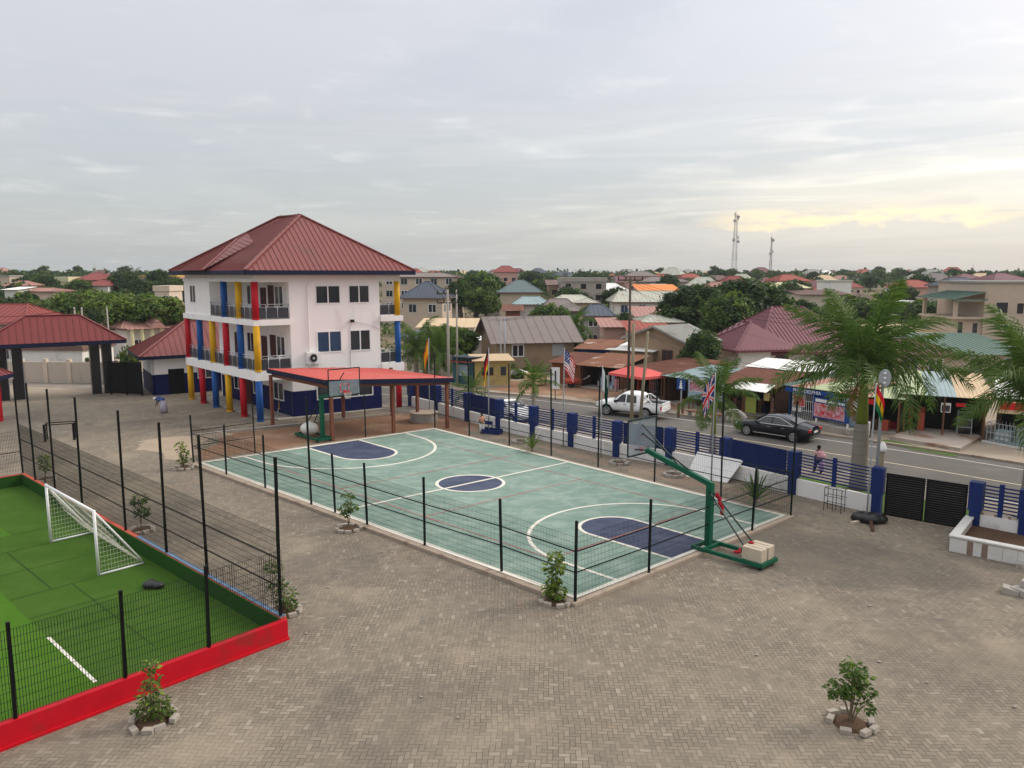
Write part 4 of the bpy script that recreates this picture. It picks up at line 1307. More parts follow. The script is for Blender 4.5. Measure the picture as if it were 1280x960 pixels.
# ---------------------------------------------------------------- portable hoops
dA = (ct(14, 7.5) - ct(28, 7.5)).normalized(); dA.z = 0
tA = (ct(28, 12) - ct(28, 3)).normalized(); tA.z = 0
def make_hoop(p, fwd, acr, zp, arm, zarm, bw, z0, z1, label, ballast, glass_from=0.0):
    """portable basketball hoop: base frame, column, sloping arm, framed clear board, rim and net"""
    t = thing('basketball_hoop', label, 'basketball hoop', p, group='portable basketball hoops')
    up = Vector((0, 0, 1))
    G = MT['hoop_green']
    mb = MB()
    for s in (-.55, .55):
        mb.bar(p + acr * s + fwd * .35 + up * .2, p + acr * s - fwd * 2.6 + up * .2, .12, .14)
    for k in (.35, -.15, -2.6): mb.bar(p + acr * -.55 + fwd * k + up * .2, p + acr * .55 + fwd * k + up * .2, .12, .14)
    mb.bar(p - fwd * 1.85 - acr * .55 + up * .26, p - fwd * 1.85 + acr * .55 + up * .26, .1, .05)
    base = mb.build('base_frame', G, t)
    for s in (-.45, .45):
        for k in (.1, -2.5):
            mb = MB(); c = p + acr * s + fwd * k + up * .075; mb.cyl(c - acr * .03, c + acr * .03, .075, n=12); mb.build('wheel', MT['tyre'], base, True)
    mb = MB(); mb.bar(p + up * .2, p + up * zp, .24, .24, fwd); mb.build('column', G, t)
    e = p + fwd * arm + up * zarm
    mb = MB(); mb.bar(p + up * (zp - .06) - fwd * .1, e, .18, .2); mb.build('arm', G, t)
    bc = e + fwd * .25
    bc.z = 0
    mb = MB()
    for s in (-1, 1): mb.bar(bc + acr * s * bw / 2 + up * z0, bc + acr * s * bw / 2 + up * z1, .06)
    for z in (z0, z1): mb.bar(bc - acr * bw / 2 + up * z, bc + acr * bw / 2 + up * z, .06)
    mb.bar(e, bc + acr * .45 + up * (z0 + .25), .05); mb.bar(e, bc - acr * .45 + up * (z0 + .25), .05)
    fm = mb.build('board_frame', MT['hoop_dark'], t)
    zt = z1 - (z1 - z0) * glass_from
    mb = MB(); mb.bar(bc - acr * (bw / 2 - .04) + up * (z0 + zt) / 2 + fwd * .0, bc + acr * (bw / 2 - .04) + up * (z0 + zt) / 2, .02, zt - z0 - .06)
    mb.build('backboard', MT['glass_clear'], fm)
    mb = MB(); rz = z0 + .22
    for s in (-.3, .3): mb.bar(bc + fwd * .022 + acr * s + up * (rz + .02), bc + fwd * .022 + acr * s + up * (rz + .5), .05, .01, fwd)
    for z in (.02, .5): mb.bar(bc + fwd * .022 - acr * .3 + up * (rz + z), bc + fwd * .022 + acr * .3 + up * (rz + z), .01, .05)
    mb.build('target_square', MT['poster_red'], fm)
    mb = MB(); rc = bc + fwd * .36
    ring = [rc + (fwd * math.cos(2 * math.pi * k / 20) + acr * math.sin(2 * math.pi * k / 20)) * .24 + up * rz for k in range(21)]
    mb.tube(ring, .014, 6, False); mb.bar(bc + up * rz, rc - fwd * .24 + up * rz, .12, .03); mb.bar(bc + up * (rz - .1), bc + fwd * .06 + up * (rz + .1), .2, .05)
    mb.build('rim', MT['lamp_red'], t)
    mb = MB()
    for k in range(12):
        a = 2 * math.pi * k / 12
        for s in (-1, 1):
            mb.tube([rc + (fwd * math.cos(a + s * j * .26) + acr * math.sin(a + s * j * .26)) * (.24 - .1 * j / 4) + up * (rz - .1 * j) for j in range(5)], .007, 3, False)
    mb.build('net', MT['net_white'], t)
    mb = MB()
    for s in (-.35, .35): mb.bar(p + up * (zp - .3) + acr * s * .3, p - fwd * 2.2 + acr * s + up * .25, .05)
    mb.bar(p + up * (zp + .0) + fwd * .3, bc + up * (z0 + .9), .05); mb.bar(p + fwd * arm * .45 + up * (zp + (zarm - zp) * .45), bc + up * (z1 - .25), .045)
    mb.build('stay', MT['hoop_dark'], t)
    return t, p, up
HT, HP, up = make_hoop(at(885, 688), dA, tA, 2.78, 3.1, 3.62, 1.85, 3.42, 4.95, 'large green portable hoop seen from behind, weighted with a concrete block', 'block')
mb = MB()
for s in (-1, 1):
    c = HP - dA * 2.15 + tA * .25 * s + Vector((0, 0, .52))
    mb.box(c, (.80, .47, .50), math.atan2(dA.y, dA.x))
    mb.box(c + Vector((0, 0, .26)), (.65, .10, .03), math.atan2(dA.y, dA.x))
tag(mb.build('concrete_block', MT['block_cream'], bevel=.02), 'cream concrete counterweight block on the base of the near hoop', 'block')
mb = MB(); mb.ball(HP - dA * 1.85 + Vector((0, 0, .80)) , (.12, .09, .05)); mb.ball(HP - dA * 1.35 + tA * -.1 + Vector((0, 0, .32)), (.16, .12, .06)); mb.bar(HP - dA * 1.4 + Vector((0, 0, .3)), HP - dA * 1.2 + tA * .3 + Vector((0, 0, .32)), .08)
tag(mb.build('strap', MT['cloth_red'], smooth=True), 'red strap lying by the concrete block of the near hoop', 'strap')
mb = MB()
for k in range(5): mb.ball(HP - dA * (.32 + .06 * k) + tA * .08 * (k % 2) + Vector((0, 0, 2.35 - .16 * k)), (.085, .07, .12), 8, 6)
tag(mb.build('jacket', MT['cloth_red'], smooth=True), 'crumpled red jersey hung behind the column of the near hoop', 'clothing')
make_hoop(at(403.5, 551.5), -dA, -tA, 3.05, 2.6, 3.55, 2.2, 3.42, 5.12, 'green portable hoop in front of the canopy, weighted with a white tank', 'tank', .42)
p = at(403.5, 551.5)
mb = MB(); c = p + dA * 1.7 + Vector((0, 0, .62)); mb.ball(c, (.62, .55, .45), 14, 9); mb.cyl(c + Vector((0, 0, .4)), c + Vector((0, 0, .52)), .14, n=12)
tag(mb.build('water_tank', MT['tank_white'], smooth=True), 'round white plastic tank on the base of the far hoop', 'tank')
# ---------------------------------------------------------------- foliage builders
def leaf_quad(mb, c, d, n, L, W):
    """a pointed leaf: six-cornered, folded a little along its midrib"""
    d = d.normalized()
    s = d.cross(n)
    if s.length < 1e-4: s = Vector((1, 0, 0))
    s = s.normalized() * (W / 2); f = n.normalized() * (W * .12)
    mb.add([c, c + d * L * .4 + s + f, c + d * L * .75 + s * .7 + f, c + d * L, c + d * L * .75 - s * .7 + f, c + d * L * .4 - s + f], [(0, 1, 2, 3), (0, 3, 4, 5)])
def rvec(r):
    while True:
        v = Vector((r.uniform(-1, 1), r.uniform(-1, 1), r.uniform(-1, 1)))
        if .05 < v.length < 1: return v.normalized()
def crown_mesh(seed, nclump, nleaf, size, sq=.75, low=-.35, tones=(0, 1, 2), core=.45):
    """unit crown: clumps of small leaf faces through an uneven volume with gaps between them"""
    r = random.Random(seed)
    mb = MB()
    lobes = [(rvec(r) * r.uniform(.1, .45), r.uniform(.45, .7)) for _ in range(5)]
    cl = []
    while len(cl) < nclump:
        o, q = r.choice(lobes)
        p = o + rvec(r) * q * r.uniform(core, 1.0) ** .5
        p.z *= sq
        if p.z < low: continue
        cl.append((p, r.uniform(.10, .24)))
    for p, cr in cl:
        mb.mat(r.choices(tones, (3, 4, 2))[0])
        for k in range(nleaf):
            v = rvec(r)
            q = p + Vector((v.x, v.y, v.z * .7)) * cr * r.uniform(.5, 1.0)
            n = (v + Vector((0, 0, .7)) + rvec(r) * .6).normalized()
            d = n.cross(rvec(r))
            leaf_quad(mb, q, d, n, size * r.uniform(.7, 1.4), size * r.uniform(.5, .8))
    return mb
TREES = {}
def tree_proto(kind, seed, nclump, nleaf, size, sq, mats, trunk=1.15, low=-.35):
    """unit tree: crown of radius 1 centred at height `trunk`, tapered trunk with limbs"""
    t = thing('tree', '-', 'tree')
    mb = crown_mesh(seed, nclump, nleaf, size, sq, low)
    mb.v = [(x, y, z + trunk) for x, y, z in mb.v]
    mb.build('crown', [MT[m] for m in mats], t)
    r = random.Random(seed + 99)
    mb = MB()
    mb.tube([(0, 0, -.1), (.02, .01, trunk * .35), (.0, .03, trunk * .7)], [.085, .07, .05], 8)
    for k in range(6):
        a = k * 1.05 + r.uniform(-.3, .3)
        v = Vector((math.cos(a), math.sin(a), 0))
        mb.tube([Vector((0, .02, trunk * r.uniform(.45, .68))), v * .25 + Vector((0, 0, trunk * .85)), v * r.uniform(.5, .75) + Vector((0, 0, trunk * 1.0 + r.uniform(0, .3)))], [.045, .03, .012], 6)
    mb.build('trunk', MT['bark'], t)
    TREES[kind] = [t, [False]]
tree_proto('broad_dark', 11, 330, 46, .085, .72, ('leaf_dark', 'leaf_mid', 'leaf_dark'))
tree_proto('broad_mid', 12, 300, 46, .085, .70, ('leaf_dark', 'leaf_mid', 'leaf_light'))
tree_proto('light', 13, 260, 44, .085, .68, ('leaf_mid', 'leaf_light', 'leaf_olive'))
tree_proto('olive', 14, 220, 40, .09, .75, ('leaf_mid', 'leaf_olive', 'leaf_dark'))
tree_proto('small_a', 15, 80, 26, .15, .75, ('leaf_dark', 'leaf_mid', 'leaf_dark'))
tree_proto('small_b', 16, 80, 26, .15, .65, ('leaf_dark', 'leaf_mid', 'leaf_olive'))
tree_proto('small_c', 17, 70, 24, .16, .85, ('leaf_mid', 'leaf_dark', 'leaf_light'))
tree_proto('bush', 18, 120, 30, .13, .6, ('leaf_mid', 'leaf_olive', 'leaf_light'), trunk=.45, low=-.45)
def tree(kind, loc, radius, ztop=None, label=None, group=None, rz=None, cat='tree', name=None, stretch=1.0):
    p, used = TREES[kind]
    sqz = {'broad_dark': .72, 'broad_mid': .7, 'light': .68, 'olive': .75, 'small_a': .75, 'small_b': .65, 'small_c': .85, 'bush': .6}[kind]
    unit_top = (.45 if kind == 'bush' else 1.15) + sqz
    sz = radius if ztop is None else max(radius * .6, (ztop - loc[2]) / unit_top)
    o = place(p, used, loc, random.uniform(0, 6.28) if rz is None else rz, (radius, radius, sz * stretch), label, group)
    o['category'] = cat
    if name:
        ks = KIDS.get(o.name, []); o.name = name; KIDS[o.name] = ks
    return o
# palms
def frond_mesh(seed, L=3.4, droop=1.0, n=84, leaf=1.15, mats=('frond_green', 'frond_light')):
    """one feather frond in the xz plane, base at the origin, growing along +x and bending down"""
    r = random.Random(seed)
    mb = MB()
    pts = []
    x = z = 0.0; a = 0.0
    for k in range(n + 1):
        pts.append(Vector((x, 0, z)))
        s = k / n
        a -= droop * (.25 + 1.3 * s) / n
        x += math.cos(a) * L / n; z += math.sin(a) * L / n
    mb.tube(pts[::3], [.035 * (1 - .85 * i / (len(pts[::3]) - 1)) for i in range(len(pts[::3]))], 5, False)
    for k in range(3, n + 1):
        s = k / n
        p = pts[k]; d = (pts[k] - pts[k - 1]).normalized()
        up = Vector((-d.z, 0, d.x))
        ll = leaf * math.sin(math.pi * min(1, .16 + .80 * s)) ** .7 * r.uniform(.85, 1.1)
        for sd in (-1, 1):
            mb.mat(1 if r.random() < .35 else 0)
            out = (Vector((0, sd, 0)) * r.uniform(.75, .95) + d * r.uniform(.35, .85) + up * r.uniform(-.35, .55)).normalized()
            w = .023 + .010 * r.random()
            q0 = p; q1 = p + out * ll * .45 + Vector((0, 0, -.03)); q2 = q1 + (out * .6 + Vector((0, 0, -.85 - .5 * r.random()))).normalized() * ll * .55
            wv = d * w
            mb.add([q0 - wv * .5, q0 + wv * .5, q1 + wv, q1 - wv, q2], [(0, 1, 2, 3), (3, 2, 4)])
    me_o = mb.build('frond', [MT[m] for m in mats])
    me = me_o.data
    bpy.data.objects.remove(me_o)
    return me
FROND = [frond_mesh(4, 3.5, .75), frond_mesh(1, 3.8, 1.2), frond_mesh(2, 3.8, 1.6), frond_mesh(3, 3.6, 2.0)]
FROND_DRY = frond_mesh(5, 2.4, 2.0, 36, .55, ('frond_dry', 'frond_dry'))
FROND_S = [frond_mesh(8, 1.9, .7, 36, .55), frond_mesh(6, 2.1, 1.2, 36, .6), frond_mesh(7, 2.1, 1.8, 36, .6)]
FROND_T = [frond_mesh(9, 2.4, 1.3, 14, .7), frond_mesh(10, 2.4, 1.9, 14, .7)]
def palm(name, loc, label, ht, hs, rt, fronds, nf, fl, seed, lean=(0, 0), dry=0, group=None, emin=-25, emax=80, shaft='palm_shaft', parts=True):
    """ht: height of the grey trunk, hs: of the green shaft above it, fl: frond scale"""
    r = random.Random(seed)
    t = thing(name, label, 'palm', loc, 0, group)
    b = Vector(loc)
    ln = Vector((lean[0], lean[1], 0))
    mb = MB()
    if ht > .1:
        pts = [b + ln * (k / 8) ** 2 + Vector((0, 0, ht * k / 8)) for k in range(9)]
        mb.tube(pts, [rt * (1.12 - .03 * k - .02 * math.sin(k * .9)) for k in range(9)], 14); mb.build('trunk', MT['palm_trunk'], t, True)
    top = b + ln + Vector((0, 0, ht))
    mb = MB(); mb.tube([top - Vector((0, 0, .05)), top + Vector((0, 0, hs * .25)), top + Vector((0, 0, hs))], [rt * .74, rt * .66, rt * .30], 12); mb.build('crownshaft', MT[shaft], t, True)
    c = top + Vector((0, 0, hs - .1))
    for k in range(nf):
        az = k * 2.39996 + r.uniform(-.25, .25)
        el = R(emax + (emin - emax) * (k + .5) / nf + r.uniform(-8, 8))
        me = fronds[min(len(fronds) - 1, int((k / nf) * len(fronds)))] if r.random() < .6 else r.choice(fronds)
        o = link('frond', me, t)
        o.location = c - b + Vector((math.cos(az), math.sin(az), 0)) * rt * .25 - Vector((0, 0, .25 * k / nf))
        o.rotation_euler = Matrix.Rotation(az, 3, 'Z').to_4x4().to_3x3().__matmul__(Matrix.Rotation(-el, 3, 'Y')).__matmul__(Matrix.Rotation(r.uniform(-.3, .3), 3, 'X')).to_euler()
        o.scale = (fl * r.uniform(.85, 1.1),) * 3
    for k in range(dry):
        az = r.uniform(0, 6.28); el = R(r.uniform(-60, -35))
        o = link('dry_frond', FROND_DRY, t)
        o.location = c - b - Vector((0, 0, .35))
        o.rotation_euler = (Matrix.Rotation(az, 3, 'Z') @ Matrix.Rotation(-el, 3, 'Y')).to_euler()
        o.scale = (fl,) * 3
    return t
def sapling(p, h, w, seed, label, mats=('leaf_light', 'leaf_mid', 'leaf_lime'), lobes=None, ring=True, nleaf=260, ls=.11, stems=2):
    """young tree in a ring of loose paver blocks"""
    r = random.Random(seed)
    p = Vector(p)
    t = thing('sapling', label, 'sapling', p, 0, 'young trees planted in rings of paver blocks')
    mb = MB()
    lobes = lobes or [(0, 0, .8, .45), (.15, .1, .55, .4), (-.2, 0, .5, .4)]
    tips = []
    for (x, y, z, q) in lobes:
        c = p + Vector((x * w, y * w, z * h)); tips.append((c, q * w))
    for k, (c, q) in enumerate(tips):
        b = p + Vector((r.uniform(-.03, .03), r.uniform(-.03, .03), 0))
        m = b.lerp(c, .5) + Vector((0, 0, h * .08))
        mb.tube([b, m, c, c + Vector((0, 0, q * .6))], [.022, .015, .008, .003], 6)
        for j in range(5):
            v = rvec(r); s = m.lerp(c, r.uniform(.3, 1)); mb.tube([s, s + Vector((v.x, v.y, abs(v.z) + .3)) * q * .7], [.006, .002], 4, False)
    mb.build('stem', MT['stem'], t)
    mb = MB()
    tot = sum(q ** 2 for c, q in tips)
    for c, q in tips:
        for k in range(int(1.45 * nleaf * q ** 2 / tot)):
            v = rvec(r); rad = r.uniform(.25, 1) ** .6
            o = c + Vector((v.x * q, v.y * q, v.z * q * .9)) * rad
            n = (v * .5 + Vector((0, 0, .8)) + rvec(r) * .5)
            d = Vector((v.x, v.y, -.25)) + rvec(r) * .5
            mb.mat(r.choices((0, 1, 2), (4, 3, 2 if v.z > 0 else .6))[0])
            L = ls * r.uniform(.75, 1.45)
            leaf_quad(mb, o, d, n, L, L * .58)
    mb.build('leaves', [MT[m] for m in mats], t)
    if ring:
        mb = MB(); rr = .42
        mb.tube([p + Vector((0, 0, .0)), p + Vector((0, 0, .07)), p + Vector((0, 0, .12))], [rr, rr * .8, .08], 14)
        mb.build('soil', MT['soil'], t)
        n = 9
        for k in range(n):
            a = 2 * math.pi * k / n + r.uniform(-.12, .12)
            if r.random() < .10: continue
            mb = MB(); q = p + Vector((math.cos(a), math.sin(a), 0)) * (.5 + r.uniform(-.04, .05)) + Vector((0, 0, .07 + r.uniform(-.02, .02)))
            mb.box(q, (.26, .15, .12), a + math.pi / 2 + r.uniform(-.3, .3), r.uniform(-.15, .15)); mb.build('border_block', MT['paver_block'], t)
    return t
sapling(at(191, 902), 1.7, .68, 1, 'leafy sapling in a ring of blocks in front of the bright red wall', lobes=[(.02, 0, .86, .30), (.12, 0, .66, .26), (-.05, 0, .42, .42), (.28, 0, .30, .38), (-.28, 0, .18, .40), (.3, .1, .14, .36)], nleaf=420, ls=.10, mats=('leaf_olive', 'leaf_mid', 'leaf_lime'))
sapling(at(694, 752), 1.85, .72, 2, 'bushy sapling in a ring of blocks at the near corner of the court', lobes=[(.02, 0, .86, .34), (.16, 0, .66, .36), (-.24, 0, .64, .30), (-.05, 0, .40, .34), (.05, 0, .20, .46), (-.25, 0, .25, .36)], nleaf=420, ls=.13)
sapling(at(1063, 905), 1.7, .82, 3, 'sapling with spreading twigs standing alone on the open pavers at lower right', lobes=[(-.05, 0, .86, .34), (.15, 0, .76, .32), (-.45, 0, .58, .34), (.38, .05, .52, .30), (.0, 0, .58, .34), (.3, -.2, .34, .22), (-.3, .2, .40, .24)], nleaf=440, ls=.115, mats=('leaf_mid', 'leaf_mid', 'leaf_light'))
sapling(at(436, 662), 1.75, .8, 4, 'slender sapling beside the mesh fence opposite the centre circle', lobes=[(.0, 0, .85, .30), (.2, 0, .6, .34), (-.15, 0, .5, .36)], nleaf=200, ls=.13, mats=('leaf_mid', 'leaf_light', 'leaf_olive'))
sapling(at(229, 586), 1.6, .8, 5, 'small sapling near the far left corner of the court', lobes=[(-.1, 0, .85, .36), (.1, 0, .6, .34), (.25, 0, .4, .3), (-.1, 0, .3, .3)], nleaf=190, ls=.14)
sapling(at(176, 664), 1.75, .8, 6, 'sapling on the yard just behind the white goal', lobes=[(0, 0, .8, .4), (.1, 0, .5, .4)], nleaf=220, ls=.13, mats=('leaf_mid', 'leaf_dark', 'leaf_light'))
sapling(at(354, 766), 2.0, .85, 7, 'straggly sapling outside the corner post of the pitch fence', lobes=[(-.3, 0, .8, .34), (-.2, 0, .5, .36), (.1, 0, .3, .42), (.2, 0, .15, .3)], nleaf=260, ls=.12, mats=('leaf_mid', 'leaf_olive', 'leaf_light'))
sapling(at(57, 600), 1.5, .7, 8, 'thin sapling by the far end of the tall black fence', lobes=[(0, 0, .8, .4), (.1, 0, .5, .4)], nleaf=150, ls=.13)
def spiky(p, h, seed, label, n=34, m='frond_light'):
    """young palm or agave-like rosette of stiff blades"""
    r = random.Random(seed); p = Vector(p)
    t = thing('spiky_plant', label, 'plant', p)
    mb = MB()
    for k in range(n):
        az = k * 2.4; el = R(80 - 75 * k / n + r.uniform(-8, 8)); L = h * r.uniform(.7, 1.05)
        d = Vector((math.cos(az) * math.cos(el), math.sin(az) * math.cos(el), math.sin(el)))
        s = Vector((-math.sin(az), math.cos(az), 0)) * .045
        b = p + Vector((0, 0, h * .22)); q = b + d * L * .55; e = b + d * L - Vector((0, 0, L * .18 * math.cos(el)))
        mb.add([b - s * .6, b + s * .6, q + s, q - s, e], [(0, 1, 2, 3), (3, 2, 4)])
    mb.build('leaves', MT[m], t)
    mb = MB(); mb.cyl(p, p + Vector((0, 0, h * .3)), .09, .07, 8); mb.build('stem', MT['palm_trunk'], t)
    return t
spiky(at(665, 567), 1.45, 1, 'small spiky plant in front of the white dwarf wall near the halfway line')
spiky(at(944, 634), 1.7, 2, 'spiky dark rosette plant by the far right corner of the court', 44, 'frond_green')
def stone_ring(p, seed, label, n=8, rr=.5):
    r = random.Random(seed); t = thing('planting_ring', label, 'stone ring', p, 0, 'empty rings of stones along the dwarf wall')
    mb = MB(); mb.tube([p, p + Vector((0, 0, .08))], [rr, rr * .6], 12); mb.build('soil', MT['soil'], t)
    for k in range(n):
        a = 6.283 * k / n; mb = MB(); mb.box(p + Vector((math.cos(a) * rr, math.sin(a) * rr, .08)), (.32, .18, .16), a + 1.57 + r.uniform(-.4, .4), r.uniform(-.2, .2)); mb.build('stone', MT['concrete'], t)
stone_ring(at(651, 553), 1, 'ring of loose stones with no plant near the blue rack')
stone_ring(at(774, 580), 2, 'ring of loose stones left of the near backboard')
stone_ring(at(842, 595), 3, 'ring of loose stones below the leaning white board')

# royal palms along the verge
palm('royal_palm', at(1072, 611), 'tallest royal palm with thick grey trunk beside the road gate', 3.45, 2.95, .40, FROND, 25, 1.32, 3, dry=1, emin=-4, emax=89)
pr = at(1072, 611) + Vector((.685, -.729, 0)) * 7.6
palm('royal_palm', pr, 'royal palm whose fronds hang in at the right picture edge', 3.3, 2.6, .42, FROND, 22, 1.20, 5, dry=1, emin=0, emax=88)
p2 = at(891, 566)
palm('royal_palm', p2, 'slender young palm with green trunk behind the British flag', 1.2, 2.7, .22, FROND, 13, .84, 7, emin=-25, emax=82)
VG = 'young palms on the verge behind the blue fence'
palm('young_palm', dep(671, 500, 58.5) * Vector((1, 1, 0)) if False else Vector((dep(667, 500, 57).x, 57, 0)), 'young palm on the verge left of the American flag', 2.2, 1.1, .15, FROND_S, 13, .98, 9, group=VG, emin=-30, emax=85)
palm('young_palm', Vector((dep(590, 500, 62.5).x, 62.5, 0)), 'young palm behind the blue panel beside the German flag', .9, .9, .15, FROND_S, 11, 1.0, 10, group=VG, emin=-20, emax=80)
palm('young_palm', Vector((dep(548, 500, 84).x, 84, 0)), 'broad palm right of the school, beyond the road, behind the Spanish flag', 1.4, 1.6, .26, FROND, 15, 1.05, 11, group=VG, emin=-35, emax=80)
palm('young_palm', Vector((dep(521, 500, 84).x, 84, 0)), 'broad palm beyond the road, half behind the end of the school', 1.6, 1.6, .26, FROND, 15, 1.05, 12, group=VG, emin=-35, emax=80)
palm('coconut_palm', Vector((dep(716, 500, 100).x, 100, 0)), 'coconut palm beside the end of the big brown gabled house', 3.9, 1.0, .25, FROND, 13, .85, 14, emin=-45, emax=75)
spiky(Vector((dep(605, 500, 60).x, 60, 0)), 1.1, 6, 'low olive spiky plant on the verge beside the passing car', 30)
# ---------------------------------------------------------------- vehicles
def make_car(name, label, cat, loc, rz, body_m, prof, width, wheels, wr, zs, roof_w, beltz, glass_x, tumble, extra):
    """prof: list of (x, z_top_of_body_side(belt), z_roof) along the length; lofted body with arches, glasshouse, wheels"""
    t = thing(name, label, cat, (0, 0, 0))
    up = Vector((0, 0, 1))
    hw = width / 2
    mb = MB()
    rings = []
    def section(x, zb, zbelt, ztop, w):
        # half section from the sill up over the roof, mirrored
        cabin = ztop - zbelt > .12
        rw = w * roof_w if cabin else w * .90
        pts = [(w * .86, zb), (w * .965, zb + .10), (w, zb + (zbelt - zb) * .45), (w * .985, zb + (zbelt - zb) * .80), (w * .94, zbelt)]
        if cabin: pts += [(rw + (w * .94 - rw) * .12, ztop - .10), (rw * .90, ztop - .02), (rw * .5, ztop + .015), (0, ztop + .02)]
        else: pts += [(w * .90, zbelt + (ztop - zbelt) * .5), (w * .80, ztop), (w * .42, ztop + .02), (0, ztop + .025)]
        full = pts + [(-y, z) for y, z in reversed(pts[:-1])]
        return [Vector((x, y, z)) for y, z in full]
    for (x, zb, zbelt, ztop, w) in prof: rings.append(section(x, zb, zbelt, ztop, w * hw))
    n = len(rings[0])
    vs = [p for r in rings for p in r]
    fs = []
    for i in range(len(rings) - 1):
        for k in range(n - 1): fs.append((i * n + k, i * n + k + 1, (i + 1) * n + k + 1, (i + 1) * n + k))
        fs.append((i * n, (i + 1) * n, (i + 1) * n + n - 1, i * n + n - 1))
    fs.append(tuple(range(n))); fs.append(tuple((len(rings) - 1) * n + k for k in range(n)))
    mb.add(vs, fs)
    body = mb.build('body', body_m, t, recalc=True)
    body.data.polygons.foreach_set('use_smooth', [True] * len(body.data.polygons))
    md = body.modifiers.new('split', 'EDGE_SPLIT'); md.split_angle = R(42)
    # wheel arches: dark discs set into the sides
    mb = MB()
    for x in wheels:
        for s in (-1, 1): mb.cyl((x, s * (hw * .80), wr + .03), (x, s * (hw * 1.004), wr + .03), wr * 1.17, n=24)
    mb.build('wheel_arch', MT['dark_gap'], t)
    for x in wheels:
        for s in (-1, 1):
            mb = MB(); c = Vector((x, s * (hw - .10), wr))
            a = c - Vector((0, s * .11, 0)); b = c + Vector((0, s * .115, 0))
            mb.tube([a, a + (b - a) * .12, b - (b - a) * .12, b], [wr * .9, wr, wr, wr * .9], 26); w = mb.build('wheel', MT['tyre'], t, True)
            mb = MB(); f = b + Vector((0, s * .004, 0))
            for k in range(10):
                an = 2 * math.pi * k / 10
                d = Vector((math.cos(an), 0, math.sin(an))); mb.bar(f + d * wr * .12, f + d * wr * .64, .05, .015, (0, 1, 0))
            ringp = [f + Vector((math.cos(2 * math.pi * k / 24), 0, math.sin(2 * math.pi * k / 24))) * wr * .66 for k in range(25)]
            mb.tube(ringp, .02, 6, False); mb.cyl(f - Vector((0, s * .01, 0)), f + Vector((0, s * .012, 0)), wr * .16, n=12)
            mb.build('rim', MT['alloy'], w)
    return t, hw
def side_glass(t, quads, m='car_glass', name='side_window'):
    for q in quads:
        mb = MB(); mb.poly(q); mb.build(name, MT[m], t)
